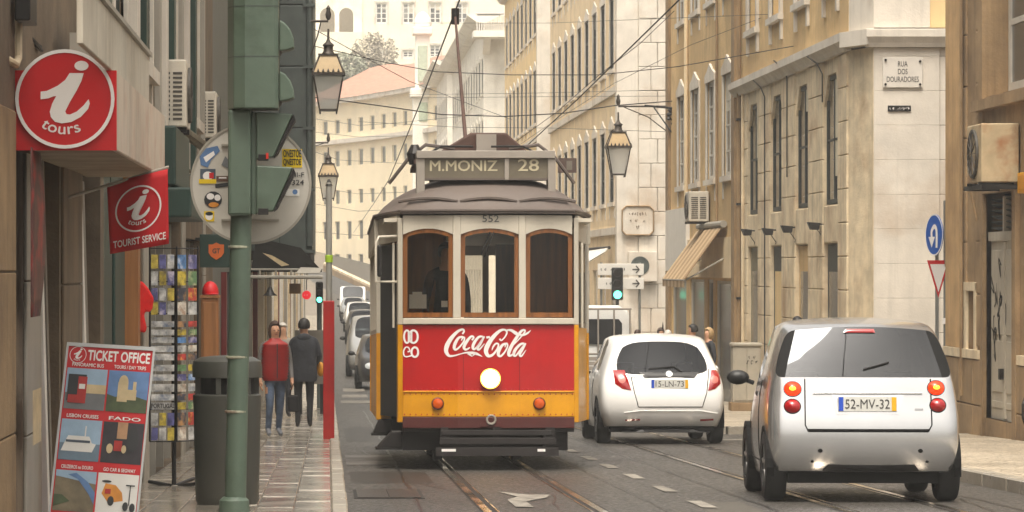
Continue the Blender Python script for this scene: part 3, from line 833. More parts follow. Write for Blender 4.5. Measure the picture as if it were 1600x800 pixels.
m.build('backing_wall', mat('distant_window_recess', (120, 116, 108), .6, var=.1), CB)
for r_i in range(len(rowsC) + 1):
    lo = zb if r_i == 0 else rowsC[r_i - 1][1]
    hi = 17.0 if r_i == len(rowsC) else rowsC[r_i][0]
    m = MB()
    for i in range(NP):
        u0, u1 = i, i + 1
        m.hexa([PA(u0, lo, -.25), PA(u1, lo, -.25), PA(u1, lo, 0), PA(u0, lo, 0), PA(u0, hi, -.25), PA(u1, hi, -.25), PA(u1, hi, 0), PA(u0, hi, 0)])
    m.build('wall_band', m_curve if r_i != 0 else m_plaster2, CB)
for (lo, hi) in rowsC:
    m = MB()
    edges = [0] + [q for c in colsC for q in (c, c + 1.3)] + [LEN]
    for a_, b_ in zip(edges[0::2], edges[1::2]):
        if b_ - a_ > .02:
            m.hexa([PA(a_, lo, -.25), PA(b_, lo, -.25), PA(b_, lo, 0), PA(a_, lo, 0), PA(a_, hi, -.25), PA(b_, hi, -.25), PA(b_, hi, 0), PA(a_, hi, 0)])
    tag(m.build('window_piers', m_curve, CB), kind='stuff')
    for c in colsC:
        w_ = MB(); w_.pbox(PA, c, c + 1.3, lo, hi, -.2, -.14); wo_ = w_.build('window', m_frame_w, CB)
        for s0, s1 in ((.1, .6), (.7, 1.2)):
            g_ = MB(); g_.pbox(PA, c + s0, c + s1, lo + .08, hi - .08, -.138, -.12); g_.build('pane', m_wglass2, wo_)
def ring(z0, z1, d0, d1, name, mt):
    m = MB()
    for i in range(NP):
        u0, u1 = i, i + 1
        m.hexa([PA(u0, z0, d0), PA(u1, z0, d0), PA(u1, z0, d1), PA(u0, z0, d1), PA(u0, z1, d0), PA(u1, z1, d0), PA(u1, z1, d1), PA(u0, z1, d1)])
    return m.build(name, mt, CB)
ring(CH + (HY - 215) * wy, CH + (HY - 208) * wy, .01, .5, 'string_course', m_stone3)
ring(16.9, 17.3, .01, .7, 'cornice', m_stone3)
m = MB()
m.grid(lambda u, v: PA(u * LEN * .999, 17.3 + 3.6 * v + .15 * math.sin(u * 30) * v, .8 - 7.5 * v), 60, 4); m.build('roof', m_tile, CB, smooth=True)

# retaining wall of the street that climbs away
rw = thing('retaining_wall', 'low tan wall beside the road climbing left at the end of the street', 'wall', pt(550, 430, 285))
m = MB(); a, b = pt(505, 424, 296), pt(592, 462, 262)
m.hexa([(a.x, a.y, a.z - 4), (b.x, b.y, b.z - 3), (b.x + .4, b.y + .2, b.z - 3), (a.x + .4, a.y + .4, a.z - 4), (a.x, a.y, a.z + .55), (b.x, b.y, b.z + .3), (b.x + .4, b.y + .2, b.z + .3), (a.x + .4, a.y + .4, a.z + .55)])
m.build('wall', m_stone2, rw)
m = MB(); m.tube([(a.x + .2, a.y + .2, a.z + .62), (b.x + .2, b.y + .1, b.z + .38)], .22, 6); m.build('coping', m_stone, rw)
rr = MB(); a2, b2 = pt(500, 420, 300), pt(592, 470, 255)
rr.poly([(a2.x - 3, a2.y, a2.z - .6), (a.x, a.y, a.z), (b.x, b.y, b.z), (b2.x, b2.y, b2.z - .9), (b2.x - 3.5, b2.y, b2.z - 2.2)])
tag(rr.build('hill_road', m_asphalt), kind='structure')

# hillside behind
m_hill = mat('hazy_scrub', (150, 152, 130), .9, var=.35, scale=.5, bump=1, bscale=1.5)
hl = MB()
def hillf(u, v):
    X = -70 + 170 * u; Y = 335 + 200 * v
    return (X, Y, gz(335) + 2 + 36 * v ** .8 + 2.5 * math.sin(u * 9 + v * 5) * v + random.uniform(-.4, .4))
hl.grid(hillf, 50, 30)
tag(hl.build('hill', m_hill, smooth=True), kind='structure')

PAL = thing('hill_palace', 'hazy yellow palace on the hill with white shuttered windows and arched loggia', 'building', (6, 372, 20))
YP = 370.0; PP = front(YP); sP = YP / FPX
def zp(y): return CH + (HY - y) * sP
def xp(x): return (x - VX) * sP
wops = []
for xa, xb, ya, yb_ in ((587, 605, 4, 37), (629, 647, 4, 37), (671, 689, 4, 37), (713, 731, 4, 37), (587, 605, -80, -45), (629, 647, -80, -45), (671, 689, -80, -45), (629, 646, 78, 92), (592, 603, 78, 96), (671, 688, 70, 90)):
    wops.append((xp(xa), xp(xb), zp(yb_), zp(ya)))
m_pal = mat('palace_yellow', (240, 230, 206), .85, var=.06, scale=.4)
wall(PP, xp(566), xp(800), zp(200), zp(-130), wops, .6).build('facade_wall', m_pal, PAL)
for o_ in wops: window(PAL, PP, *o_, m_white, m_wglass2, .1, 2, 4, .12, m_stone3, .2, .08, sill=False)
MB().box(xp(566), xp(800), YP + .7, YP + 14, zp(200), zp(-130)).build('rear_wall', m_pal, PAL)
MB().pbox(PP, xp(553), xp(566), zp(200), zp(-100), -.5, .25).build('corner_pilaster', m_cream, PAL)
aops = [(xp(500), xp(523), zp(50), zp(12)), (xp(530), xp(552), zp(50), zp(12))]
wall(PP, xp(440), xp(553), zp(60), zp(-30), aops, .5).build('loggia_wall', m_cream, PAL)
for a_, b_, c_, e_ in aops:
    s = MB(); w_ = b_ - a_
    arc = [(a_, e_)] + [(a_ + w_ / 2 - w_ / 2 * math.cos(math.pi * i / 10), e_ - w_ / 2 + w_ / 2 * math.sin(math.pi * i / 10)) for i in range(11)] + [(b_, e_)]
    s.prism(arc[:7], PP, -.4, -.01); s.prism([((a_ + b_) / 2, e_)] + arc[6:], PP, -.4, -.01); s.build('arch', m_cream, PAL)
MB().box(xp(440), xp(553), YP + 3, YP + 3.4, zp(60), zp(-30)).build('loggia_back', mat('loggia_shade', (150, 140, 120), .9), PAL)
MB().box(xp(400), xp(566), YP - 2, YP + 3, zp(200), zp(52)).build('terrace_wall', m_pal, PAL)

# bare scrubby trees on the slope below the palace
m_twig = mat('hazy_twigs', (160, 150, 132), .9, var=.3, scale=2)
def scrub(label, x, y, Y, rx, rz_, n, seed):
    rg = random.Random(seed); c = pt(x, y, Y)
    o = thing('bare_tree', label, 'tree', (c.x, c.y, c.z - rz_ * 1.3))
    t = MB(); t.tube([(c.x, c.y, c.z - rz_ * 1.6), (c.x + .1, c.y, c.z - rz_ * .6), (c.x, c.y, c.z)], [.22, .16, .06], 7)
    for k in range(7):
        q = rg.uniform(0, 6.28); t.tube([(c.x, c.y, c.z - rz_ * rg.uniform(.3, .8)), (c.x + rx * .45 * math.cos(q), c.y + rx * .4 * math.sin(q), c.z), (c.x + rx * .8 * math.cos(q), c.y + rx * .7 * math.sin(q), c.z + rz_ * rg.uniform(.2, .7))], [.09, .05, .02], 5)
    t.build('trunk', m_twig, o)
    m = MB()
    for k in range(n):
        while True:
            p = Vector((rg.uniform(-1, 1), rg.uniform(-1, 1), rg.uniform(-1, 1)))
            if p.length < 1 and math.sin(p.x * 7 + seed) + math.sin(p.z * 6 + p.y * 5) > -.9: break
        b_ = Vector((c.x + p.x * rx, c.y + p.y * rx, c.z + p.z * rz_)); a_ = Vector((rg.uniform(-1, 1), rg.uniform(-1, 1), rg.uniform(-1, 1))).normalized() * rg.uniform(.08, .2); d_ = a_.cross(Vector((rg.uniform(-1, 1), rg.uniform(-1, 1), 1))).normalized() * .09
        m.poly([b_ - a_ - d_, b_ + a_ - d_, b_ + a_ + d_, b_ - a_ + d_])
    tag(m.build('crown', m_hill if seed % 2 else m_twig, o), kind='stuff')
scrub('large bare grey tree on the slope between the red roof and the palace', 585, 88, 352, 2.6, 2.6, 1500, 2)
scrub('dark green bush left of the bare tree above the red roof', 540, 110, 346, 2.4, 1.9, 1700, 3)
scrub('green bush at the left behind the upper lantern', 512, 118, 344, 2.2, 1.7, 1300, 5)

# church-like white tower front, over-bright in the haze
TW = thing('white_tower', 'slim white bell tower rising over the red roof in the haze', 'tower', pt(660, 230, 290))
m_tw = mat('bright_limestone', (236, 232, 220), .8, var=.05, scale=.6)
sT = 290 / FPX
def bx_t(x0, x1, y0, y1, dep0, dep1, nm, mt): MB().box((x0 - VX) * sT, (x1 - VX) * sT, 290 + dep0, 290 + dep1, CH + (HY - y1) * sT, CH + (HY - y0) * sT).build(nm, mt, TW, bevel=.1)
bx_t(645, 676, 150, 300, 0, 2, 'shaft', m_tw)
bx_t(641, 680, 138, 152, -.4, 2.4, 'cornice', m_tw)
bx_t(649, 672, 52, 140, .2, 1.8, 'belfry', m_tw)
bx_t(645, 676, 42, 54, -.2, 2.2, 'cornice', m_tw)
m_cop = mat('pale_copper', (176, 190, 168), .7, var=.1)
bx_t(653, 668, 70, 128, .05, .25, 'louvre', m_cop)
bx_t(654, 668, 160, 190, -.1, .1, 'louvre', m_cop)
c_ = pt(660.5, 42, 291); MB().lathe([(.75, 0), (.8, .2), (.7, .7), (.45, 1.1), (.15, 1.3), (.03, 1.35)], c_, 12).build('cupola', m_tw, TW, smooth=True)

# ------------------------------------------------------------------ haze: the damp air of the street
hz = MB(); hz.box(-150, 170, -40, 660, -5, 90)
HZ = hz.build('haze', None); HZ.data.materials.clear()
hm = bpy.data.materials.new('haze_air'); hm.use_nodes = True
hm.node_tree.nodes.remove(hm.node_tree.nodes['Principled BSDF'])
pv = hm.node_tree.nodes.new('ShaderNodeVolumePrincipled')
pv.inputs['Color'].default_value = (1.0, 0.985, 0.955, 1)
pv.inputs['Density'].default_value = 0.0009
pv.inputs['Anisotropy'].default_value = 0.0
hm.node_tree.links.new(pv.outputs[0], hm.node_tree.nodes['Material Output'].inputs['Volume'])
HZ.data.materials.append(hm)
tag(HZ, kind='stuff')

# ================================================================== LEFT SIDE
XL = -1.6
PL = lambda u, z, d=0.0: (XL + d, u, z)
def Yl(x): return -XL * FPX / (VX - x)
m_shopgreen = mat('dark_green_paint', (34, 58, 50), .5, var=.15, scale=2, streak=.2)
m_slate = mat('dark_green_cladding', (70, 78, 74), .5, var=.14, scale=2.5, streak=.3)
m_board = mat('grey_board', (112, 105, 94), .6, var=.1, scale=3, streak=.15)
m_greyp = mat('pale_grey_paint', (158, 152, 140), .55, var=.08, scale=3, streak=.2)
m_rust = mat('rust_streaked_white', (206, 190, 172), .6, var=.08, scale=3, streak=.45, stain=(176, 104, 74), stain_amt=.5, stain_scale=2.4)
m_dirtywhite = mat('stained_white_panel', (196, 188, 172), .55, var=.08, scale=3, streak=.5, stain=(140, 120, 96), stain_amt=.4)
m_wood = mat('honey_wood', (150, 100, 56), .5, var=.2, scale=2, stretch=(8, 8, .6))

T = thing('tour_shop_building', 'grimy stone building at the left edge with the red tourist signs and open shopfront', 'building', (XL, 24, gz(24)))
tz = gz(24) + .1
ops = [(18.45, 19.8, gz(19), 2.0), (21.5, 23.35, gz(22), 2.0), (23.7, 28.5, gz(26), 2.1), (29.5, 36, gz(32), 1.75), (37, 42, gz(40), 1.6)]
uw = [24.6, 28.4, 33.2, 39.2]
ops += [(u, u + 1.4, 3.0, 5.6) for u in uw]
wall(PL, 13.5, 46.0, gz(46) - .3, 9, ops, .4).build('facade_wall', m_stone_shade, T)
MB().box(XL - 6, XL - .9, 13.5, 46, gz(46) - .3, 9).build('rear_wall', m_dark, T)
for a, b, c, e, mm in ((13.6, 16.85, gz(16), 2.05, m_stone2), (17.45, 18.35, gz(18), 2.0, m_greyp), (19.9, 21.4, gz(20), 1.98, m_stone_shade), (28.6, 29.4, gz(29), 2.2, m_greyp), (36.1, 36.9, gz(36), 1.9, m_greyp), (42.2, 43, gz(42), 1.9, m_greyp)):
    n = max(1, int((e - c) / .62))
    for i in range(n):
        z0, z1 = c + (e - c) * i / n, c + (e - c) * (i + 1) / n
        piece('stone_block', mm, T, XL, XL + .02, a, b, z0 + .004, z1 - .004, .01)
# leaning boards and dark panels that stand in for shade in the shopfront's gaps
for i, (a, b, dd, mm, e) in enumerate(((18.5, 18.62, .02, m_board, 1.9), (18.72, 18.86, .05, m_white, 1.95), (18.98, 19.1, .05, m_board, 1.92), (19.2, 19.75, -.05, m_dark, 1.95), (21.55, 21.75, .02, m_board, 1.9), (21.9, 22.05, .05, m_white, 1.9), (22.2, 22.7, .02, m_board, 1.85), (22.85, 23.3, -.05, m_dark, 1.95))):
    q = MB(); z0 = gz(a) + .15
    q.hexa([PL(a, z0, dd - .08), PL(b, z0, dd - .08), PL(b, z0, dd - .02), PL(a, z0, dd - .02), PL(a + .2, e, dd - .16), PL(b + .2, e, dd - .16), PL(b + .2, e, dd - .1), PL(a + .2, e, dd - .1)])
    q.build('leaning_board' if mm != m_dark else 'gap_shade_panel', mm, T)
for a, b in ((18.45, 19.8), (21.5, 23.35)):
    MB().pbox(PL, a, b, gz(a) - .2, gz(a) + .35, -.3, -.02).build('stall_riser', m_board, T)
# green door leaves
for a, b in ((23.75, 25.3), (25.4, 26.9)):
    o_ = MB().pbox(PL, a, b, gz(a), 2.05, -.14, -.06).build('door', m_shopgreen, T)
    for z0, z1 in ((gz(a) + .25, .1), (.25, 1.9)): MB().pbox(PL, a + .15, b - .15, z0, z1, -.062, -.035).build('panel', m_shopgreen, o_, bevel=.01)
MB().pbox(PL, 26.95, 27.25, gz(27) - .1, 2.05, -.2, .06).build('door_post', m_wood, T)
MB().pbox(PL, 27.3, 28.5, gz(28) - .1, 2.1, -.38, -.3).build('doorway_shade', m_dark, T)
for a, b, e in ((29.55, 35.95, 1.73), (37.05, 41.95, 1.58)):
    o_ = MB().pbox(PL, a, b, gz(a) - .2, e, -.3, -.25).build('shop_window', m_wglass, T)
    n = 4
    for k in range(n + 1):
        c = a + (b - a) * k / n; MB().pbox(PL, c - .05, c + .05, gz(a) - .1, e, -.25, -.1).build('mullion', m_greyp, o_)
# upper windows and their pale and dark pilaster strips
for u in uw: window(T, PL, u, u + 1.4, 3.02, 5.58, m_frame_d, m_wglass2, .03, 2, 3, .06, m_stone3, .22, .03)
for i, u in enumerate((21.2, 22.6, 23.5, 26.6, 27.3, 30.6, 31.4, 32.2, 35.4, 36.4, 37.4, 41.6)):
    MB().pbox(PL, u, u + (.35 if i % 3 else .5), 2.3, 8.9, .002, [.07, .11, .05][i % 3]).build('pilaster_strip', [m_stone3, m_shopgreen, m_greyp][i % 3], T)
# wiring and pipes on the stone
m = MB(); m.tube([pt(-12, 78, 16.6), pt(10, 92, 16.7), pt(25, 101, 16.8), pt(29, 90, 16.9), pt(29, 40, 16.95), pt(27, -20, 17)], .02, 8); m.build('grey_pipe', m_stone, T, smooth=True)
m = MB()
for k in range(6):
    y0 = 17.0 + random.uniform(-.3, .3); m.tube([pt(random.uniform(0, 14) + 55 * t + random.uniform(-4, 4), 25 + 55 * t + random.uniform(-8, 8), 17.3 + t + .03 * k) for t in (0, .25, .5, .75, 1)], .008, 5)
tag(m.build('tangled_wiring', m_cable, T), kind='stuff')
MB().pbox(PL, 16.75, 17.15, 2.5, 2.72, .02, .1).build('junction_box', m_iron, T, bevel=.01)
MB().pbox(PL, 19.3, 22.2, 2.32, 2.62, .1, .36).build('grey_casing', m_greyp, T)

# --- dark clad building with the jutting bay beyond, and the far row of shops
D = thing('dark_clad_building', 'dark green clad building with a tall jutting bay behind the traffic signal', 'building', (XL, 60, gz(60)))
wall(PL, 46, 70, gz(60) - .5, 13, [(50, 54, gz(55) - .5, 1.2), (56, 61, gz(55) - .5, 1.1), (62.5, 67, gz(60) - .5, 1.0)], .4).build('facade_wall', m_slate, D)
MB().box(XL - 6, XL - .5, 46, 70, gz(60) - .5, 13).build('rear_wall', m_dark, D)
for a, b in ((50, 54), (56, 61), (62.5, 67)):
    MB().pbox(PL, a, b, gz(55) - .6, 1.0, -.3, -.2).build('shop_window', m_wglass, D)
    MB().pbox(PL, a - .35, a - .02, gz(55) - .5, 1.2, 0, .08).build('door_jamb', mat('oxblood_paint', (104, 22, 20), .5, var=.1), D)
# bay: stacked panels
bx0, bx1, by0, by1 = XL, -.30, 66, 84
z = CH + (HY - 392) * 66 / FPX; zs = []
while z < 13: zs.append(z); z += 1.22
for k in range(len(zs) - 1):
    piece('cladding_panel', m_slate, D, bx0, bx0 + .62, by0, by0 + .1, zs[k] + .012, zs[k + 1] - .012, .01)
    piece('cladding_panel', m_slate, D, bx0 + .64, bx1 - .14, by0, by0 + .1, zs[k] + .012, zs[k + 1] - .012, .01)
MB().box(bx0, bx1 - .02, by0 + .06, by1, zs[0], zs[-1]).build('bay', m_shopgreen, D)
MB().tube([(bx1 - .07, by0 + .02, zs[0] + .1), (bx1 - .07, by0 + .02, zs[-1])], .075, 10).build('corner_pipe', m_slate, D, smooth=True)
for k in range(len(zs) - 1): MB().box(bx1 - .2, bx1 + .03, by0 - .07, by0 + .1, zs[k] - .04, zs[k] + .02).build('pipe_clip', m_slate, D)
MB().box(bx0, bx1 - .05, by0 - .05, by1, zs[0] - .18, zs[0]).build('bay_base', m_dark, D)

S = thing('shop_row', 'row of shopfronts down the left pavement with pale pilasters and dark red doors', 'building', (XL, 110, gz(110)))
sops = [(71 + 5.2 * k, 74.4 + 5.2 * k, gz(100) - .5, 1.1) for k in range(28)]
wall(PL, 70, 218, gz(110) - .6, 14, sops, .4).build('facade_wall', m_cream, S)
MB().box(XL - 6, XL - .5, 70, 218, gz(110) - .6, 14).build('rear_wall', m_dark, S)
m_oxb = MATS['oxblood_paint']
for k, (a, b, c, e) in enumerate(sops):
    MB().pbox(PL, a, b, c, e, -.3, -.22).build('shop_window', m_wglass, S)
    if k % 6 == 0: MB().pbox(PL, a - .5, a, c, e + .3, 0, .1).build('door_surround', m_oxb, S)
    else: MB().pbox(PL, a - .9, a - .1, c, 2.2, 0, .1 + .04 * (k % 2)).build('pilaster', [m_greyp, m_white, m_stone][k % 3], S)

# --- red box sign "i tours"
SG = thing('tour_box_sign', 'big red box sign with white i and tours in a circle jutting over the shop', 'sign', pt(102, 170, 17))
a, b = pt(24, 235, 17), pt(182, 110, 17)
sx0, sx1, sz0, sz1 = XL - .0, b.x, a.z, b.z
MB().box(sx0, sx1, 17.0, 17.03, sz0, sz1).build('front_panel', m_red, SG)
for k in range(5):
    y0 = 17.03 + k * 1.0
    piece('side_panel', m_rust, SG, sx1 - .03, sx1, y0 + .008, y0 + .992, sz0, sz1, .006)
MB().box(sx0, sx1 - .03, 17.03, 22.03, sz0 + .002, sz0 + .04).build('soffit', mat('stained_soffit', (150, 132, 108), .7, var=.2, scale=3), SG)
MB().box(sx0, sx1 - .03, 17.03, 22.03, sz1 - .05, sz1 - .005).build('top_sheet', m_rust, SG)
s17 = 17 / FPX
CX, CZ = pt(102, 155, 17).x, pt(102, 155, 17).z
RAD = 77.5 * s17
def logo(parent, fn, rad=1.0):
    """white ring, slanted i and curved word tours; fn(u, v, d) with u, v in units of the ring's radius"""
    m = MB(); n = 48
    for k in range(n):
        q0, q1 = 2 * math.pi * k / n, 2 * math.pi * (k + 1) / n
        m.poly([fn(math.cos(q0), math.sin(q0), .004), fn(math.cos(q1), math.sin(q1), .004), fn(.93 * math.cos(q1), .93 * math.sin(q1), .004), fn(.93 * math.cos(q0), .93 * math.sin(q0), .004)])
    m.build('ring', m_print, parent)
    I = [(205, 343), (250, 338), (330, 300), (385, 258), (418, 207), (522, 207), (505, 265), (470, 335), (420, 420), (386, 488), (395, 508), (420, 512), (470, 490), (520, 445), (558, 398), (566, 430), (555, 470), (500, 530), (430, 567), (360, 577), (310, 565), (280, 530), (272, 490), (290, 430), (320, 376), (300, 378), (262, 393), (205, 400)]
    f2 = lambda x, y: ((x - 383) / 365, -(y - 397) / 365)
    m = MB(); m.poly([fn(*f2(*p), .004) for p in I]); m.build('letter_i', m_print, parent)
    m = MB(); m.poly([fn(*f2(505 + 52 * math.cos(2 * math.pi * k / 24), 153 + 36 * math.sin(2 * math.pi * k / 24)), .004) for k in range(24)]); m.build('dot', m_print, parent)
    def arc(u, v, d_):
        th = R(-97) + (u - .5) * 1.12; r = .80 - v * .20
        return fn(r * math.cos(th), r * math.sin(th) * .92 + .02, d_)
    letters('lettering', 'tours', m_print, parent, fn=arc, rect=(0, 1, 0, 1), bold=.012, depth=.004)
disc = MB(); disc.lathe([(RAD, 0), (RAD, .02)], (CX, 16.975, CZ), 48, 'y'); disc.build('round_panel', m_red, SG)
logo(SG, lambda u, v, d_: (CX + u * RAD, 16.975 - d_, CZ + v * RAD))
FS = thing('shop_fascia', 'stained white sheet metal fascia standing above the red box sign', 'fascia', (-1.12, 18, 2.3))
for k in range(6):
    y0 = 15.05 + k * .93
    piece('sheet', m_dirtywhite, FS, -1.14, -1.11, y0 + .004, y0 + .926, sz1 + .005, 2.56, .004)
MB().box(-1.15, -1.09, 15.05, 20.63, 2.56, 2.585).build('edge_strip', m_greyp, FS)


# --- small flag "tourist service"
FL = thing('tourist_flag', 'small red flag reading TOURIST SERVICE hanging from a slanted pole below the box sign', 'flag', pt(214, 330, 20.4))
MB().tube([pt(98, 311, 20.2), pt(168, 290, 20.4), pt(264, 261, 20.42)], .011, 8).build('pole', m_greyp, FL, smooth=True)
fc = [(167, 287), (262, 264), (264, 381), (172, 397)]
def fnF(u, v, d_):
    """u 0..1 left to right, v 0..1 bottom to top"""
    x = (fc[3][0] * (1 - u) + fc[2][0] * u) * (1 - v) + (fc[0][0] * (1 - u) + fc[1][0] * u) * v
    y = (fc[3][1] * (1 - u) + fc[2][1] * u) * (1 - v) + (fc[0][1] * (1 - u) + fc[1][1] * u) * v
    return pt(x, y, 20.4 + .02 * math.sin(u * 7 + 1) * (1.2 - v) - d_)
m = MB(); m.grid(lambda u, v: fnF(u, v, 0), 16, 10); m.build('cloth', mat('red_cloth', (190, 20, 28), .75, var=.08, scale=4), FL, smooth=True, solid=.004)
logo(FL, lambda u, v, d_: fnF(.5 + u * .385, .555 + v * .315, .008 + d_))
letters('lettering', 'TOURIST SERVICE', m_print, FL, fn=fnF, rect=(.06, .95, .07, .17), bold=.02, depth=.01)

# --- ticket office board
TB = thing('ticket_board', 'tall red TICKET OFFICE board with eight pictures leaning by the shop door', 'sign', pt(150, 905, 18))
bc = [(107, 538), (240, 546), (203, 905), (68, 893)]
def fnB(u, v, d_):
    x = (bc[3][0] * (1 - u) + bc[2][0] * u) * (1 - v) + (bc[0][0] * (1 - u) + bc[1][0] * u) * v
    y = (bc[3][1] * (1 - u) + bc[2][1] * u) * (1 - v) + (bc[0][1] * (1 - u) + bc[1][1] * u) * v
    return pt(x, y, 18 + .25 * v - d_)
m = MB(); m.hexa([fnB(0, 0, 0), fnB(1, 0, 0), fnB(1, 0, -.03), fnB(0, 0, -.03), fnB(0, 1, 0), fnB(1, 1, 0), fnB(1, 1, -.03), fnB(0, 1, -.03)]); m.build('panel', m_red, TB)
for k, (u0, u1, v0, v1) in enumerate(((-.02, .006, -.01, 1.01), (.994, 1.02, -.01, 1.01), (.006, .994, .994, 1.01))):
    q = MB(); q.hexa([fnB(u0, v0, .008), fnB(u1, v0, .008), fnB(u1, v0, -.035), fnB(u0, v0, -.035), fnB(u0, v1, .008), fnB(u1, v1, .008), fnB(u1, v1, -.035), fnB(u0, v1, -.035)]); q.build('frame_rail', mat('aluminium', (176, 176, 174), .4, metal=.6, var=.05), TB)
q = MB(); q.tube([fnB(.05, .98, -.04), Vector(fnB(.05, 0, -.04)) + Vector((0, .7, 0))], .012, 6); q.build('prop_leg', MATS['aluminium'], TB)
q = MB(); q.tube([fnB(.95, .98, -.04), Vector(fnB(.95, 0, -.04)) + Vector((0, .7, 0))], .012, 6); q.build('prop_leg', MATS['aluminium'], TB)
letters('lettering', 'TICKET OFFICE', m_print, TB, fn=fnB, rect=(.24, .97, .935, .982), bold=.03, depth=.003)
lf = lambda u, v, d_: fnB(.125 + u * .098, .957 + v * .037, d_)
logo(TB, lf)
P_ = {k: mat('print_' + k, c, .5, var=v, scale=9) for k, c, v in (('sky', (150, 176, 198), .08), ('blue', (92, 126, 172), .15), ('sea', (104, 124, 140), .1), ('grey', (110, 112, 114), .1), ('stone', (196, 176, 136), .15), ('green', (70, 82, 52), .3), ('night', (44, 40, 46), .4), ('busred', (170, 40, 34), .2), ('white', (222, 220, 214), .03), ('orange', (214, 140, 50), .15), ('black', (40, 42, 44), .1), ('tan', (176, 136, 100), .2), ('hill', (120, 108, 84), .25), ('steel', (70, 82, 96), .15))}
caps = [('PANORAMIC BUS', 'TOURS / DAY TRIPS'), ('LISBON CRUISES', 'FADO'), ('CRUZEIROS no DOURO', 'GO CAR & SEGWAY'), ('RENT A CAR, MOTO & BIKE', 'BOOK HOTEL / HOSTEL')]
def el(cx, cy, rx, ry, n=14): return [(cx + rx * math.cos(2 * math.pi * k / n), cy + ry * math.sin(2 * math.pi * k / n)) for k in range(n)]
rc = lambda a, b, c, e: [(a, b), (c, b), (c, e), (a, e)]
pics = {
 (0, 0): [('sky', rc(0, 0, 1, 1)), ('grey', rc(0, 0, 1, .4)), ('stone', rc(.5, .4, 1, .62)), ('black', rc(.05, .2, .5, .85)), ('busred', rc(.3, .15, .52, .8)), ('busred', rc(.08, .15, .3, .35)), ('white', rc(.33, .5, .48, .62))],
 (0, 1): [('blue', rc(0, 0, 1, 1)), ('green', [(0, 0), (1, 0), (1, .32), (.6, .42), (.2, .36), (0, .42)]), ('stone', rc(.25, .25, .5, .72)), ('stone', el(.38, .72, .12, .18)), ('stone', rc(.5, .3, .72, .55)), ('stone', rc(.62, .5, .7, .75))],
 (1, 0): [('sky', rc(0, 0, 1, 1)), ('sea', rc(0, 0, 1, .42)), ('white', [(.05, .22), (.82, .22), (.9, .42), (.8, .44), (.72, .6), (.2, .6), (.12, .42)]), ('steel', rc(.15, .44, .75, .5)), ('white', rc(.6, .6, .63, .85))],
 (1, 1): [('night', rc(0, 0, 1, 1)), ('tan', rc(.35, .6, .6, 1)), ('busred', rc(.3, .3, .5, .55)), ('black', el(.75, .6, .14, .3)), ('stone', el(.2, .35, .08, .12)), ('stone', el(.55, .35, .06, .1))],
 (2, 0): [('hill', rc(0, 0, 1, 1)), ('sky', [(0, .85), (1, .7), (1, 1), (0, 1)]), ('blue', [(.3, .9), (.55, .8), (.85, .45), (1, .2), (1, .5), (.8, .75), (.5, .95)]), ('green', [(0, .1), (.4, .25), (.2, .4), (0, .4)])],
 (2, 1): [('white', rc(0, 0, 1, 1)), ('orange', [(.12, .5), (.2, .75), (.45, .72), (.62, .55), (.66, .35), (.3, .28)]), ('black', el(.36, .33, .08, .12)), ('black', el(.22, .8, .12, .03)), ('busred', rc(.2, .5, .34, .62)), ('black', rc(.8, .25, .825, .75)), ('black', rc(.7, .72, .92, .75)), ('black', el(.73, .22, .07, .11)), ('black', el(.9, .2, .07, .11))],
 (3, 0): [('white', rc(0, 0, 1, 1)), ('steel', [(.02, .1), (.1, .4), (.25, .55), (.55, .55), (.7, .38), (.75, .1)]), ('black', el(.16, .14, .08, .12)), ('black', el(.6, .14, .08, .12)), ('black', el(.12, .72, .05, .07)), ('black', el(.3, .72, .05, .07)), ('black', rc(.12, .74, .3, .85)), ('busred', el(.5, .75, .06, .09)), ('white', el(.5, .75, .045, .07)), ('busred', el(.75, .75, .06, .09)), ('white', el(.75, .75, .045, .07))],
 (3, 1): [('tan', rc(0, 0, 1, 1)), ('stone', rc(0, .6, 1, 1)), ('white', [(.05, .1), (.9, .1), (.8, .4), (.15, .45)]), ('black', rc(.75, .5, .9, .75)), ('busred', rc(.3, .45, .4, .7)), ('orange', rc(.05, .5, .15, .8))],
}
for r_ in range(4):
    for c_ in range(2):
        u0, u1 = (.02, .492) if c_ == 0 else (.512, .985)
        v1 = .925 - r_ * .224
        letters('lettering', caps[r_][c_], m_print, TB, fn=fnB, rect=(u0 + .05, u1 - .05, v1 - .018, v1 - .002), bold=.02, depth=.003)
        v0, v1 = v1 - .205, v1 - .026
        ph = None
        for li, (mn, poly_) in enumerate(pics[(r_, c_)]):
            m = MB(); m.poly([fnB(u0 + (u1 - u0) * p, v0 + (v1 - v0) * q, .003 + .0012 * li) for p, q in poly_])
            o_ = m.build('picture' if li == 0 else 'print', P_[mn], TB if li == 0 else ph)
            if li == 0: ph = o_

# --- poster on the jamb at the far left
PO = thing('jamb_poster', 'narrow red and black poster curling off the stone jamb at the left edge', 'poster', pt(22, 360, 16.95))
m = MB(); m.grid(lambda u, v: (XL + .08 + .03 * math.sin(v * math.pi) * u + .01, 16.9 + .52 * u, CH - (232 + 263 * (1 - v) - HY) * 17.1 / FPX), 4, 10); m.build('sheet', mat('dark_poster_print', (84, 44, 40), .5, var=.5, scale=6, stain=(190, 40, 36), stain_amt=.9, stain_scale=5), PO, smooth=True, solid=.004)
m = MB(); m.grid(lambda u, v: (XL + .098, 16.9 + .012 + .5 * u, .35 + .28 * v), 4, 6); m.build('picture', P_['stone'], PO)

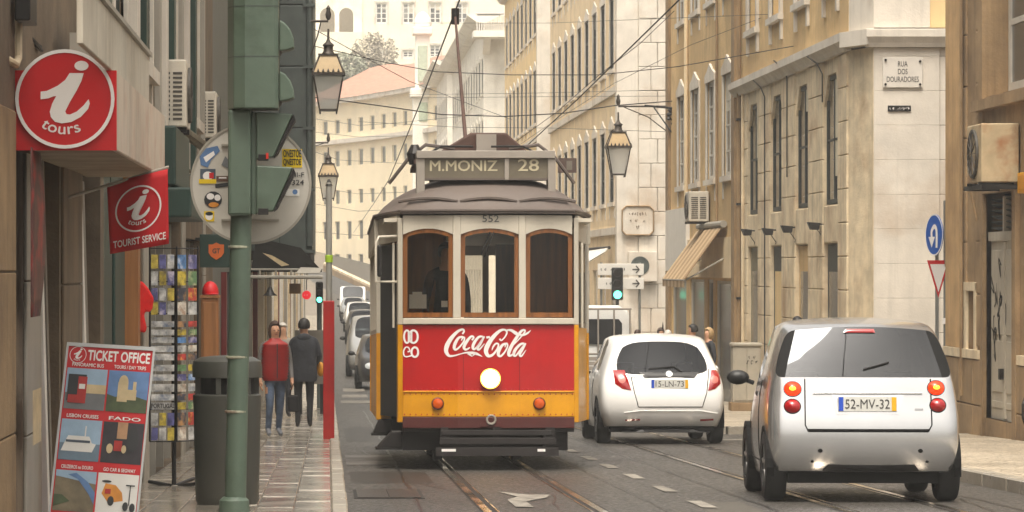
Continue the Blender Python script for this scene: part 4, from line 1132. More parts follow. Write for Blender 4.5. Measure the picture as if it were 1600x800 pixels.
# --- air conditioners
m_ac = mat('aged_white_casing', (206, 198, 182), .5, var=.06, scale=3, streak=.25)
m_acd = mat('ac_slots', (70, 66, 60), .6, var=.1)
def aircon(label, x0, x1, y0, y1, z0, z1, fan, mm=m_ac, slots=True, grp='air conditioner units'):
    """box unit whose end with louvre slots faces -y and whose fan grille faces +-x"""
    o = thing('air_conditioner', label, 'air conditioner', ((x0 + x1) / 2, (y0 + y1) / 2, z0), grp)
    MB().box(x0, x1, y0, y1, z0, z1).build('casing', mm, o, bevel=.015)
    w, h = x1 - x0, z1 - z0
    for c0, c1 in ((.12, .45), (.55, .86)) if slots else ():
        for k in range(11):
            za = z0 + h * (.1 + .068 * k)
            MB().box(x0 + w * c0, x0 + w * c1, y0 - .006, y0 + .01, za, za + h * .034).build('slot', m_acd, o)
    cx = x1 + .004 if fan > 0 else x0 - .004
    r = min(h, y1 - y0) * .42
    m = MB()
    m.lathe([(r, 0), (r, fan * .03), (r * .9, fan * .035), (r * .9, 0)], (cx, (y0 + y1) / 2, (z0 + z1) / 2), 24, 'x', closed=True); m.build('fan_ring', m_acd, o)
    for k in range(6):
        q = math.pi * k / 6; m = MB(); m.tube([(cx + fan * .03, (y0 + y1) / 2 + r * .9 * math.cos(q), (z0 + z1) / 2 + r * .9 * math.sin(q)), (cx + fan * .03, (y0 + y1) / 2 - r * .9 * math.cos(q), (z0 + z1) / 2 - r * .9 * math.sin(q))], .006, 5); m.build('grille_bar', m_acd, o)
    for yy in (y0 + .12, y1 - .12): MB().box(x0 if fan > 0 else x0 - .02, x1, yy - .02, yy + .02, z0 - .05, z0).build('bracket', m_iron, o)
    return o
a, b = pt(245, 198, 32), pt(291, 93, 32)
aircon('large white air conditioner with louvred end above the flag on the left', a.x, b.x, 32, 32.85, a.z, b.z, 1)
a, b = pt(309, 215, 42), pt(338, 143, 42)
aircon('smaller white air conditioner just left of the signal post', a.x, b.x, 42, 42.8, a.z, b.z, 1)
PI = thing('drain_elbow', 'thick mossy pipe slanting below the two air conditioners on the left', 'pipe', pt(300, 215, 36))
m = MB(); m.tube([pt(270, 195, 33), pt(290, 208, 34.5), pt(318, 228, 37)], .06, 8); m.tube([pt(283, 210, 34), pt(283, 250, 34), pt(300, 272, 35)], .014, 6); m.build('pipe', mat('mossy_pipe', (98, 90, 70), .8, var=.3, scale=6), PI, smooth=True)
GB = thing('green_awning_box', 'dark green awning box on the wall between the flag and the signal disc', 'awning', pt(275, 270, 31))
a, b = pt(258, 340, 31), pt(300, 196, 31)
MB().box(a.x - .1, pt(275, 0, 31).x, 31, 34, a.z + .3, b.z).build('housing', m_shopgreen, GB, bevel=.02)
MB().box(a.x - .1, b.x, 30.9, 34, a.z, a.z + .28).build('valance', m_shopgreen, GB, bevel=.02)

# --- GT board
G = thing('shield_board', 'dark green hanging board with orange shield marked GT left of the signal post', 'sign', pt(335, 393, 40))
a, b = pt(312, 418, 40), pt(362, 366, 40)
MB().box(a.x, b.x, 40, 40.06, a.z, b.z).build('panel', m_shopgreen, G, bevel=.006)
c0 = pt(338, 392, 40); s40 = 40 / FPX
sh_ = [(-12, 10), (-6, 10), (0, 13), (6, 10), (12, 10), (12, -3), (8, -9), (0, -14), (-8, -9), (-12, -3)]
MB().prism([(c0.x + p * s40, c0.z + q * s40) for p, q in sh_], lambda u, v, d_: (u, 40 - d_, v), .001, .012).build('shield', mat('orange_enamel', (214, 104, 40), .5, var=.08), G)
letters('lettering', 'GT', m_shopgreen, G, c0 + Vector((0, -.016, 0)), 12 * s40, 8 * s40, .02)
MB().box(a.x - .3, a.x, 40.01, 40.05, b.z - .08, b.z - .04).build('bracket', m_iron, G)

# --- postcard rack
m_wire = mat('rack_wire', (40, 40, 42), .4, metal=.6, var=0)
K = thing('postcard_rack', 'tall wire postcard rack full of colourful cards outside the shop', 'rack', pt(270, 785, 28))
s28 = 28 / FPX
kx0, kx1, ky = pt(234, 0, 28).x, pt(276, 0, 28).x, 28.0
kz = lambda y: pt(0, y, 28).z
m = MB()
for x in (kx0, kx1): m.tube([(x, ky, kz(690)), (x, ky, kz(385))], .008, 6)
for x in (kx1 + .17,): m.tube([(x, ky + .22, kz(690)), (x, ky + .22, kz(385))], .008, 6)
for y in (690, 640, 590, 540, 490, 440, 388): m.tube([(kx0, ky, kz(y)), (kx1, ky, kz(y)), (kx1 + .17, ky + .22, kz(y))], .005, 5)
tag(m.build('wire_frame', m_wire, K), kind='stuff')
m = MB(); m.tube([(kx1 - .03, ky + .18, kz(770)), (kx1 - .03, ky + .18, kz(400))], .02, 8); m.build('post', m_iron, K)
for dx, dy in ((-.22, .05), (.2, -.25), (.15, .45)):
    m = MB(); m.tube([(kx1 - .03, ky + .18, kz(762)), (kx1 - .03 + dx, ky + .18 + dy, gz(28) + .14)], .016, 6); m.build('foot', m_iron, K)
cardm = [mat('card_' + str(i), tuple(int(v * .68 + 36) for v in c), .4, var=.45, scale=14, stain=c2, stain_amt=.9, stain_scale=11) for i, (c, c2) in enumerate((((214, 184, 40), (60, 60, 70)), ((70, 130, 200), (230, 230, 230)), ((214, 212, 206), (70, 90, 120)), ((210, 44, 34), (240, 210, 80)), ((90, 140, 80), (210, 200, 160)), ((70, 70, 140), (210, 200, 210)), ((234, 226, 206), (150, 100, 60)), ((40, 44, 60), (200, 150, 90))))]
rows_y = [(398, 420), (424, 446), (450, 470), (472, 492), (502, 511), (515, 524), (527, 536), (540, 550), (553, 563), (570, 580), (585, 595), (600, 612), (616, 626), (629, 640), (645, 665), (668, 688)]
ci = 0
for ya, yb_ in rows_y:
    n = 3 if (yb_ - ya) > 15 else 1
    for k in range(n):
        x0 = kx0 + .012 + (kx1 - kx0 - .02) * k / n; x1 = kx0 + (kx1 - kx0 - .02) * (k + 1) / n
        o_ = piece('postcard', cardm[(ci * 5 + ci // 3) % 8], K, x0, x1, ky - .02, ky - .012, kz(yb_), kz(ya), .002); o_.rotation_euler = (R(-6), 0, 0)
        ci += 1
    for k in range(2):
        f = (k + .1) / 2; f1 = (k + .9) / 2
        q = MB(); q.hexa([(kx1 + .17 * f, ky - .02 + .22 * f, kz(yb_)), (kx1 + .17 * f1, ky - .02 + .22 * f1, kz(yb_)), (kx1 + .17 * f1, ky - .012 + .22 * f1, kz(yb_)), (kx1 + .17 * f, ky - .012 + .22 * f, kz(yb_)), (kx1 + .17 * f, ky - .02 + .22 * f, kz(ya)), (kx1 + .17 * f1, ky - .02 + .22 * f1, kz(ya)), (kx1 + .17 * f1, ky - .012 + .22 * f1, kz(ya)), (kx1 + .17 * f, ky - .012 + .22 * f, kz(ya))])
        q.build('postcard', cardm[(ci * 3 + k) % 8], K); ci += 1
letters('lettering', 'PORTUGAL', m_ink, K, ((kx0 + kx1) / 2, ky - .03, kz(634)), .2, .04, .03)
# red shirt
RS = thing('red_shirt', 'bright red T-shirt hanging in the shop doorway beside the postcard rack', 'shirt', pt(225, 480, 27.4))
s27 = 27.4 / FPX; c0 = pt(223, 480, 27.4)
ol = [(-9, 42), (3, 40), (8, 30), (14, 14), (17, -2), (14, -8), (8, -6), (6, -12), (5, -32), (1, -40), (-9, -38)]
m = MB(); m.prism([(c0.x + p * s27, c0.z + q * s27) for p, q in ol], lambda u, v, d_: (u + .02 * math.sin(v * 20), 27.4 - d_, v), 0, .07); m.build('shirt', mat('bright_red_cotton', (214, 26, 22), .85, var=.15, scale=6, bump=.4, bscale=10), RS, bevel=.02)
MB().tube([c0 + Vector((-.03, .03, .22)), c0 + Vector((-.03, .03, .3))], .006, 6).build('hanger', m_iron, RS)
# dark shirt behind, wooden cabinet with red ball
CBN = thing('wooden_cabinet', 'honey coloured wooden cabinet standing on the pavement behind the bin', 'cabinet', pt(328, 640, 33))
a, b = pt(314, 660, 33), pt(341, 466, 33)
MB().box(a.x, b.x, 33, 33.4, gz(33) + .12, b.z).build('carcass', m_wood, CBN, bevel=.008)
MB().box(a.x - .012, b.x + .012, 32.985, 33.42, b.z + .001, b.z + .03).build('top', m_wood, CBN)
MB().box(a.x + .02, b.x - .02, 32.985, 32.998, gz(33) + .2, b.z - .04).build('door', m_wood, CBN, bevel=.004)
RB = thing('baseball_cap', 'red cap lying on top of the wooden cabinet', 'cap', pt(326, 458, 33.2))
cc = Vector(((a.x + b.x) / 2, 33.2, b.z + .03))
MB().ell(cc + Vector((0, 0, .02)), (.085, .1, .12), 14, 8, lambda p: Vector((p.x, p.y, max(p.z, -.02)))).build('crown', m_red, RB, smooth=True)
MB().ell(cc + Vector((.02, -.1, .01)), (.07, .08, .01), 12, 6).build('peak', m_red, RB, smooth=True)

# --- traffic signal on green post
m_sig = mat('signal_green_paint', (86, 102, 88), .45, var=.07, scale=5, stain=(60, 74, 58), stain_amt=.6, stain_scale=4, bump=.12, bscale=9)
SP = thing('signal_post', 'green traffic signal on a tall post at the kerb seen from behind', 'traffic light', pt(367, 900, 19))
YS = 19.0; ss = YS / FPX
q0 = pt(366, 893, YS); q1 = pt(377, 336, YS)
MB().tube([(q0.x, YS, gz(19) + .1), q1, pt(383, -20, YS)], .0615, 20).build('pole', m_sig, SP, smooth=True)
MB().lathe([(.14, 0), (.14, .03), (.1, .06), (.085, .3), (.064, .32)], (q0.x, YS, gz(19) + .1), 20).build('base', m_sig, SP, smooth=True)
for yy in (645, 782, 560, 388): MB().lathe([(.0625, 0), (.066, .003), (.066, .012), (.0625, .015)], pt(366 + (800 - yy) * .02, yy, YS), 20).build('band', mat('pole_tape', (150, 150, 130), .6, var=.3, scale=20, stain=(120, 60, 40), stain_amt=.8, stain_scale=9), SP, smooth=True)
def sbox(name, x0, x1, y0, y1, d0, d1, bev=.012, parent=None, mm=m_sig):
    a, b = pt(x0, y1, YS), pt(x1, y0, YS); return MB().box(a.x, b.x, YS + d0, YS + d1, a.z, b.z).build(name, mm, parent or SP, bevel=bev)
sbox('column_box', 357, 393, 172, 338, -.11, .06, .018)
sbox('spine', 393, 401, 176, 335, -.06, .05, .004)
for ya, yb_ in ((176, 250), (259, 334)):
    a = [(401, ya), (458, ya + 3), (428, yb_ - 4), (401, yb_)]
    h = MB().prism([(pt(x, y, YS).x, pt(x, y, YS).z) for x, y in a], lambda u, v, d_: (u, YS + d_, v), -.09, .09).build('pedestrian_head', m_sig, SP, bevel=.008)
    v = [(459, ya + 4), (462, ya + 12), (434, yb_ - 8), (428, yb_ - 3)]
    MB().prism([(pt(x, y, YS).x, pt(x, y, YS).z) for x, y in v], lambda u, v_, d_: (u, YS + d_, v_), -.095, .095).build('visor', m_iron, h)
    sbox('latch', 404, 420, yb_ - 8, yb_ + 2, -.1, -.09, .002, h, m_iron)
    if ya < 200: sbox('red_reflector', 416, 420, 240, 249, -.108, -.1, 0, h, mat('red_lens', (200, 40, 24), .3))
# upper vehicle head: faceted housing with two round hoods
a = pt(0, 172, YS).z
pr = [(356, -.02), (366, -.16), (384, -.2), (430, -.2), (436, -.17), (436, .1), (366, .14)]
MB().prism([((x - VX) * ss, YS + d_) for x, d_ in pr], lambda u, v, d_: (u, v, d_), a, a + .78).build('vehicle_head', m_sig, SP, bevel=.008)
for yy in (14, 92): MB().prism([((x - VX) * ss * 1.0 + (.0015 if x > 400 else -.001), YS + d_ - .001) for x, d_ in pr], lambda u, v, d_: (u, v, d_), pt(0, yy, YS).z, pt(0, yy, YS).z + .005).build('seam', m_slate, SP)
for ya, yb_ in ((36, 82), (115, 160)):
    pf = [(437, ya - 2), (446, ya + 3), (454, ya + 13), (459, ya + 26), (460, yb_ - 5), (448, yb_ - 1), (437, yb_)]
    MB().prism([(pt(x, y, YS).x, pt(x, y, YS).z) for x, y in pf], lambda u, v, d_: (u, YS + d_, v), -.15, .05).build('hood', m_sig, SP, bevel=.008)
    MB().lathe([(.085, 0), (.07, .012), (.01, .02)], pt(437, (ya + yb_) / 2 + 8, YS) + Vector((0, -.05, 0)), 18, 'x').build('lens', m_iron, SP, smooth=True)
# --- round sign seen from behind, with stickers
DS = thing('round_sign_back', 'round grey sign seen from behind, stuck with stickers, behind the signal post', 'sign', pt(392, 287, 19.3))
c0 = pt(392, 287, 19.3); sd_ = 19.3 / FPX
MB().lathe([(.345, 0), (.345, .02), (.335, .03), (.02, .03)], (c0.x, c0.y - .012, c0.z), 56, 'y').build('disc', mat('galvanised_sheet', (204, 200, 190), .5, metal=.15, var=.07, scale=4, stain=(150, 140, 122), stain_amt=.4), DS, smooth=True)
m = MB(); m.lathe([(.352, -.004), (.352, .035), (.338, .035), (.338, -.004)], (c0.x, c0.y - .014, c0.z), 56, 'y', closed=True); m.build('rim', m_greyp, DS, smooth=True)
for yy in (225, 342): a = pt(346, yy, 19.27); b = pt(436, yy + 3, 19.27); MB().box(a.x, b.x, c0.y - .03, c0.y - .013, b.z, a.z).build('rail', m_greyp, DS)
fd = lambda x, y, d_=.0155: Vector((pt(x, y, 19.3).x, c0.y - d_, pt(x, y, 19.3).z))
def sticker(pts, mm, parent=None, d_=.0155, nm='sticker'): return MB().poly([fd(x, y, d_) for x, y in pts]).build(nm, mm, parent or DS)
stb, sty, stk, stw = P_['blue'], mat('sticker_yellow', (222, 190, 20), .5), P_['black'], m_print
a_ = sticker([(312, 245), (322, 232), (340, 228), (344, 236), (330, 250), (325, 262), (314, 258)], stb); sticker([(318, 246), (334, 236), (336, 242), (322, 254)], stw, a_, .0165)
a_ = sticker(rc(313, 264, 337, 286), P_['steel']); sticker(el(325, 275, 8, 7), stw, a_, .0165); sticker(rc(327, 270, 334, 279), m_red, a_, .017); sticker(rc(311, 280, 338, 287), sty, a_, .0175)
a_ = sticker(rc(338, 275, 357, 284), mat('brown_print', (96, 70, 56), .6, var=.2), None); sticker(rc(342, 277, 354, 279), stw, a_, .0165)
a_ = sticker([(336, 288), (357, 285), (357, 291), (337, 294)], stk)
a_ = sticker(el(333, 312, 14, 13), stk); sticker(el(329, 307, 6, 5), stw, a_, .0165); sticker(el(340, 309, 5, 5), stw, a_, .0165); sticker(el(334, 320, 8, 4), P_['orange'], a_, .0165)
a_ = sticker(rc(319, 330, 335, 346), sty); sticker(el(327, 338, 6, 6), stw, a_, .0165); sticker(el(327, 334, 6, 3), stk, a_, .017)
sticker([(346, 258), (352, 244), (357, 250), (357, 264)], P_['grey'])
a_ = sticker(rc(441, 233, 472, 262), sty)
for k, t in enumerate(('ONESTOE', 'QNESTOE')): letters('lettering', t, stk, a_, fd(456.5, 240 + 14 * k, .017), 28 * sd_, 12 * sd_, .03)
letters('lettering', 'VII-F', stk, DS, fd(464, 273, .016), 22 * sd_, 7 * sd_, .01); letters('lettering', '8324', stk, DS, fd(462, 285, .016), 26 * sd_, 8 * sd_, .01)
a_ = sticker(rc(446, 295, 468, 306), P_['white']); sticker(el(461, 300, 4, 4), stb, a_, .0165)

# --- litter bin
m_bin = mat('bin_grey', (66, 66, 60), .45, var=.08, scale=4)
LB = thing('litter_bin', 'dark grey litter bin with domed lid behind the green signal post', 'bin', pt(355, 815, 24.7))
bc_ = pt(355, 700, 24.7); bzg = gz(24.7) + .12
h_ = lambda y: pt(0, y, 24.7).z
MB().lathe([(.22, bzg), (.235, bzg + .03), (.25, h_(640)), (.255, h_(622)), (.255, h_(617)), (.235, h_(615))], (bc_.x, 24.7, 0), 32).build('drum', m_bin, LB, smooth=True)
for k in range(6):
    q = 2 * math.pi * (k + .25) / 6; MB().box(bc_.x + .225 * math.cos(q) - .018, bc_.x + .225 * math.cos(q) + .018, 24.7 + .225 * math.sin(q) - .012, 24.7 + .225 * math.sin(q) + .012, h_(617), h_(588)).build('lid_post', m_bin, LB)
MB().lathe([(.22, h_(588)), (.258, h_(589)), (.26, h_(572)), (.25, h_(564)), (.2, h_(558)), (.1, h_(556)), (.01, h_(555))], (bc_.x, 24.7, 0), 32).build('lid', m_bin, LB, smooth=True)
MB().lathe([(.2, h_(640)), (.2, h_(590))], (bc_.x, 24.7, 0), 20).build('liner', m_dark, LB)

# --- red wrapped pole at the kerb
RP = thing('red_post', 'grey street pole wrapped in red at its foot at the kerb by the pedestrians', 'post', pt(514, 702, 43))
rb = pt(514, 700, 43)
MB().box(rb.x - .075, rb.x + .07, 42.93, 43.07, gz(43) + .1, pt(0, 470, 43).z).build('red_wrap', mat('faded_red_wrap', (166, 22, 18), .6, var=.15, scale=3, streak=.2), RP, bevel=.012)
MB().tube([(rb.x, 43, gz(43)), (rb.x, 43, pt(0, 285, 43).z)], .042, 12).build('pole', mat('grey_pole_paint', (150, 148, 140), .5, var=.08), RP, smooth=True)
MB().tube([(rb.x, 43, pt(0, 290, 43).z), (rb.x, 43, pt(0, 280, 43).z)], [.05, .015], 12).build('pole_cap', m_iron, RP)
MB().lathe([(.044, 0), (.05, .004), (.05, .09), (.044, .095)], (rb.x, 43, pt(0, 410, 43).z), 12).build('green_tape', mat('lime_tape', (170, 206, 50), .6), RP)
# --- bar of the awning frame over the pavement and its hanging lamp
AW = thing('awning_frame', 'grey steel frame holding a dark awning over the left pavement', 'awning', pt(450, 430, 58))
m = MB(); m.tube([pt(385, 433, 58), pt(504, 433, 58)], .035, 8); m.build('rail', m_greyp, AW)
m = MB(); m.tube([pt(385, 421, 58), pt(504, 421, 58)], .018, 8); m.build('rail', m_greyp, AW)
for x in (406, 431, 455, 480): MB().tube([pt(x, 421, 58), pt(x, 437, 58)], .02, 6).build('hook', m_greyp, AW)
m = MB(); a, b, c, e = pt(400, 372, 60), pt(470, 388, 62), pt(503, 424, 58), pt(392, 424, 58)
m.poly([a, b, c, e]); m.build('canopy', mat('dark_awning_cloth', (30, 29, 27), 1.0, var=.2, scale=3, spec=0.0), AW, solid=.02)
m = MB(); m.poly([pt(410, 395, 57.9), pt(425, 399, 57.9), pt(452, 414, 57.9), pt(440, 416, 57.9)]); m.build('patch', P_['stone'], AW)
m = MB(); m.poly([pt(470, 418, 57.5), pt(502, 419, 57.5), pt(500, 427, 57.2), pt(462, 427, 57.2)]); m.build('light_sheet', m_greyp, AW, solid=.01)
PLm = thing('pendant_lamp', 'black cone pendant lamp hanging under the awning frame', 'lamp', pt(422, 450, 57))
MB().tube([pt(422, 434, 57.9), pt(422, 448, 57.9)], .008, 6).build('cord', m_iron, PLm)
MB().lathe([(.02, .16), (.04, .12), (.07, .05), (.13, 0), (.11, .005)], pt(422, 462, 57.9), 16).build('shade', m_iron, PLm, smooth=True)
RD = thing('red_round_sign', 'small round red lit sign hanging over the left pavement by the far signal', 'sign', pt(479, 461, 75))
MB().lathe([(.1, 0), (.1, .04)], pt(479, 461, 75), 20, 'y').build('disc', mat('lit_red', (236, 40, 50), .5, emit=.35, var=0), RD)
MB().tube([pt(479, 453, 75), pt(479, 436, 75)], .01, 6).build('hanger', m_iron, RD)
scrawl('lettering', m_print, RD, pt(479, 461, 74.99), .12, .04, 4)
BX = thing('brown_hanging_sign', 'small brown box sign hanging above the pedestrians', 'sign', pt(461, 452, 72))
a, b = pt(452, 459, 72), pt(470, 443, 72); MB().box(a.x, b.x, 72, 72.1, a.z, b.z).build('box', mat('brown_sign', (150, 118, 84), .6), BX, bevel=.01)
MB().tube([pt(461, 443, 72), pt(461, 433, 72)], .01, 6).build('hanger', m_iron, BX)

def signal(label, x, y0, y1, Y, post_to, green=True):
    o = thing('traffic_signal', label, 'traffic light', pt(x, post_to, Y), 'lit green signals')
    s = Y / FPX; w = (y1 - y0) * s * .34
    a, b = pt(x, y1, Y), pt(x, y0, Y)
    MB().box(a.x - w / 2, a.x + w / 2, Y, Y + .2, a.z, b.z).build('housing', m_iron, o, bevel=.03)
    for k in range(3):
        c = Vector((a.x, Y - .001, b.z - (b.z - a.z) * (k + .5) / 3))
        on = k == 2
        MB().lathe([(w * .36, 0), (w * .34, -.02), (.01, -.03)], c, 18, 'y').build('lens', mat('lit_green', (90, 255, 200), .4, emit=2.5, var=0) if on else mat('dark_lens', (40, 24, 20), .3), o)
        m = MB(); m.grid(lambda u, v: (c.x + w * .42 * math.cos(math.pi * v), c.y - .18 * u, c.z + w * .42 * math.sin(math.pi * v)), 3, 10); m.build('hood', m_iron, o, solid=.005)
    MB().tube([(a.x, Y + .1, gz(Y)), (a.x, Y + .1, a.z)], .05, 10).build('post', m_slate, o)
    return o
signal('far green-lit traffic light at the left kerb beside the red post', 499, 440, 474, 66, 640)
HB = thing('hoarding_panel', 'grey hoarding panel on the left pavement behind the man in dark coat', 'panel', pt(495, 600, 60))
a, b = pt(487, 600, 60), pt(507, 516, 60); MB().box(a.x - .3, b.x, 60, 60.05, a.z, b.z).build('board', m_board, HB)
for x in (a.x - .2, b.x - .05): MB().box(x - .03, x + .03, 60.05, 60.1, gz(60) + .1, b.z).build('stake', m_iron, HB)

# ------------------------------------------------------------------ lanterns
m_lglass = mat('milky_lantern_glass', (236, 238, 234), .35, var=.0)
_n = m_lglass.node_tree.nodes; _l = m_lglass.node_tree.links
_tl = _n.new('ShaderNodeBsdfTranslucent'); _tl.inputs[0].default_value = (.95, .95, .92, 1); _tp = _n.new('ShaderNodeBsdfTransparent')
_mx = _n.new('ShaderNodeMixShader'); _mx.inputs[0].default_value = .5; _m2 = _n.new('ShaderNodeMixShader'); _m2.inputs[0].default_value = .4
_l.new(_n['Principled BSDF'].outputs[0], _mx.inputs[1]); _l.new(_tl.outputs[0], _mx.inputs[2]); _l.new(_mx.outputs[0], _m2.inputs[1]); _l.new(_tp.outputs[0], _m2.inputs[2]); _l.new(_m2.outputs[0], _n['Material Output'].inputs['Surface'])
m_lan = mat('lantern_iron', (62, 54, 46), .5, metal=.4, var=.15, scale=8)
def lantern(label, X, Y, ztop, side, arm, h=1.26):
    """hanging street lantern; ztop is the height of its bracket, side the direction of the wall"""
    o = thing('street_lantern', label, 'lantern', (X, Y, ztop - h - .55), 'wall lanterns')
    z = ztop - .55
    sq = lambda w, zz: [(X - w, Y - w, zz), (X + w, Y - w, zz), (X + w, Y + w, zz), (X - w, Y + w, zz)]
    def fr(w0, z0, w1, z1): return MB().hexa(sq(w0, z0) + sq(w1, z1))
    zb_, zm, zc = z - h, z - h * .42, z - h * .12
    g = fr(.15, zb_ + .05, .28, zm - .02).build('glass', m_lglass, o)
    fr(.30, zm + .03, .17, zc).build('upper_glass', mat('amber_lantern_roof', (176, 150, 108), .4, var=.1), o)
    for sx, sy in ((-1, -1), (1, -1), (1, 1), (-1, 1)):
        MB().tube([(X + sx * .16, Y + sy * .16, zb_ - .04), (X + sx * .295, Y + sy * .295, zm)], .016, 6).build('bar', m_lan, o)
        MB().tube([(X + sx * .305, Y + sy * .305, zm + .03), (X + sx * .175, Y + sy * .175, zc)], .018, 6).build('bar', m_lan, o)
    fr(.33, zm - .02, .33, zm + .035).build('gallery', m_lan, o)
    fr(.17, zb_ + .01, .165, zb_ + .05).build('bottom_plate', m_lan, o)
    for k in range(7):
        xx = X - .3 + .1 * k; MB().lathe([(.022, 0), (.026, .02), (.004, .07)], (xx, Y - .31, zm + .035), 6).build('crest', m_lan, o)
    fr(.2, zc, .2, zc + .03).build('crown_plate', m_lan, o)
    MB().lathe([(.14, 0), (.1, .05), (.09, .14), (.12, .18), (.05, .24), (.025, .3), (.02, .5)], (X, Y, zc + .03), 10).build('chimney', m_lan, o, smooth=True)
    MB().lathe([(.02, 0), (.05, .05), (.06, .12), (.035, .2), (.045, .24), (.005, .3)], (X, Y, ztop), 10).build('finial', m_lan, o, smooth=True)
    MB().tube([(X, Y, ztop - .02), (X + side * arm, Y, ztop - .02)], .025, 8).build('arm', m_lan, o)
    MB().tube([(X + side * .15, Y, ztop - .04), (X + side * arm * .6, Y, ztop - .3), (X + side * arm, Y, ztop - .7)], .014, 6).build('scroll', m_lan, o, smooth=True)
    return o
p = pt(513, 38, 67); lantern('large black lantern with bright milky glass hanging upper left beside the dark building', p.x, 65.9, p.z, -1, .35)
p = pt(513, 222, 105); lantern('smaller lantern directly below and behind the large left lantern', p.x, 105, p.z, -1, 1.6)
p = pt(966, 165, 86); lantern('lantern hanging from an iron arm over the street right of the tram', p.x, 86, p.z, 1, 1.3)
p = pt(1332, -62, 60); lantern('lantern cut by the top edge above the cornice of the corner building', p.x, 57.0, CH + (HY + 62) * 57 / FPX - .15, 1, .35, 1.1)

# ================================================================== THE TRAM
m_tred = mat('tram_red', (176, 6, 8), .4, var=.07, scale=2.5, coat=.1, stain=(150, 10, 14), stain_amt=.35, stain_scale=1.5, streak=.16, bump=.06, bscale=5)
m_tyel = mat('tram_yellow', (216, 150, 2), .4, var=.07, scale=3, coat=.2, stain=(176, 108, 10), stain_amt=.35, stain_scale=2.5, streak=.15, bump=.06, bscale=5)
m_twhite = mat('tram_cream_white', (196, 188, 172), .45, var=.05, scale=3, streak=.15)
m_troof = mat('tram_roof_brown', (96, 86, 80), .6, var=.1, scale=2, stain=(84, 72, 62), stain_amt=.5, stain_scale=2)
m_tgrey = mat('tram_box_grey', (148, 140, 130), .55, var=.08, scale=4)
m_twood = mat('varnished_wood', (126, 76, 30), .4, var=.25, scale=2, stretch=(10, 10, .7), coat=.3)
m_tdark = mat('tram_underframe', (24, 17, 15), .65, var=.25, scale=4)
m_tmar = mat('tram_maroon', (76, 24, 18), .55, var=.15, scale=4)
m_trust = mat('rusty_trolley', (74, 50, 40), .7, var=.2, scale=6)
g_tram = glass('tram_glass', (.95, .93, .88), 1.0)
g_car = glass('car_glass', (.55, .6, .6), .5)

TR = thing('tram', 'red and yellow vintage tram with lit headlamp coming along the street', 'tram', (1.69, 35.0, gz(35.0)), local=True)
TR.rotation_euler = (-0.0248, 0, 0)
def tx(px): return (px - 764) / 148.6
def tzz(py): return (735 - py) / 148.6
def yf(x): return 0.0 if abs(x) < .33 else .10 * (abs(x) - .33) / .575
def fT(u, v, d=0.0): return (u, yf(u) - d, v)
def fTp(px, py, d=0.0): return fT(tx(px), tzz(py), d)
XS = [-.905, -.33, .33, .905]
def band(name, z0, z1, d0, d1, mm, parent=TR, xs=XS):
    m = MB(); n = len(xs)
    for z in (z0, z1):
        for d in (d1, d0):
            m.v += [fT(x, z, d) for x in xs]
    for i in range(n - 1):
        a, b, c, e = i, n + i, 2 * n + i, 3 * n + i        # (z0,front) (z0,back) (z1,front) (z1,back)
        m.f += [(a, a + 1, c + 1, c), (b, e, e + 1, b + 1), (a, b, b + 1, a + 1), (c, c + 1, e + 1, e)]
    m.f += [(0, 2 * n, 3 * n, n), (n - 1, 2 * n - 1, 4 * n - 1, 3 * n - 1)]
    return m.build(name, mm, parent, bevel=.006)
# front apron
fb = band('front_panel', .826, 1.53, -.05, 0, m_tred)
band('yellow_band', .56, .822, -.05, .004, m_tyel)
band('trim_strip', .815, .834, 0, .014, m_tyel)
band('bumper', .44, .556, -.12, .03, m_tmar)
band('bumper_lip', .40, .44, -.12, -.01, m_tdark)
band('window_sill', 1.535, 1.60, -.06, .03, m_twhite)
# posts at the front corners (yellow below, white above)
for s in (-1, 1):
    for z0, z1, mm in ((.5, 1.53, m_tyel), (1.53, 2.66, m_twhite)):
        x0, x1 = (.905, .955)
        MB().prism([(s * x0, .10), (s * x1, .13), (s * (x1 + .01), .24), (s * x0, .24)], lambda a, b, d: (a, b, d), z0, z1).build('corner_post', mm, TR, bevel=.006)
# window openings with arched heads
WN = [(630, 708), (720, 811), (822, 896)]
for (a, b) in ((708, 720), (811, 822)):
    MB().prism([(tx(a), tzz(497)), (tx(b), tzz(497)), (tx(b), 2.685), (tx(a), 2.685)], fT, -.06, .012).build('mullion', m_twhite, TR, bevel=.005)
for (a, b) in WN:
    xa, xb = tx(a) + .002, tx(b) - .002; zt, zb_ = tzz(366), tzz(496); n = 10
    head = lambda t, lift: zt + (.062 + lift) * (1 - (2 * t - 1) ** 2)
    # fascia above the arch
    pts = [(xa + (xb - xa) * t / n, head(t / n, 0)) for t in range(n + 1)]
    MB().prism(pts + [(xb, 2.685), (xa, 2.685)], fT, -.05, .006).build('arched_fascia', m_twhite, TR)
    w = .045
    m = MB(); m.prism([(xa, zb_), (xa + w, zb_), (xa + w, zt + .02), (xa, zt)], fT, -.04, -.004); m.prism([(xb - w, zb_), (xb, zb_), (xb, zt), (xb - w, zt + .02)], fT, -.04, -.004)
    m.prism([(xa + w, zb_), (xb - w, zb_), (xb - w, zb_ + .05), (xa + w, zb_ + .05)], fT, -.04, -.002)
    for t in range(n):
        p0, p1 = pts[t], pts[t + 1]; m.prism([(p0[0], p0[1] - .045), (p1[0], p1[1] - .045), p1, p0], fT, -.04, -.004)
    wd = m.build('window', m_twood, TR)
    MB().prism([(xa + w * .5, zb_ + .02), (xb - w * .5, zb_ + .02)] + [(max(xa + w * .5, min(xb - w * .5, p[0])), p[1] - .02) for p in reversed(pts)], fT, -.03, -.022).build('pane', g_tram, wd)
letters('lettering', '552', mat('dark_numeral', (70, 70, 72), .5, var=0), TR, (tx(767), -.012, tzz(341.5)), 26 / 148.6, 11 / 148.6, .0, depth=0)

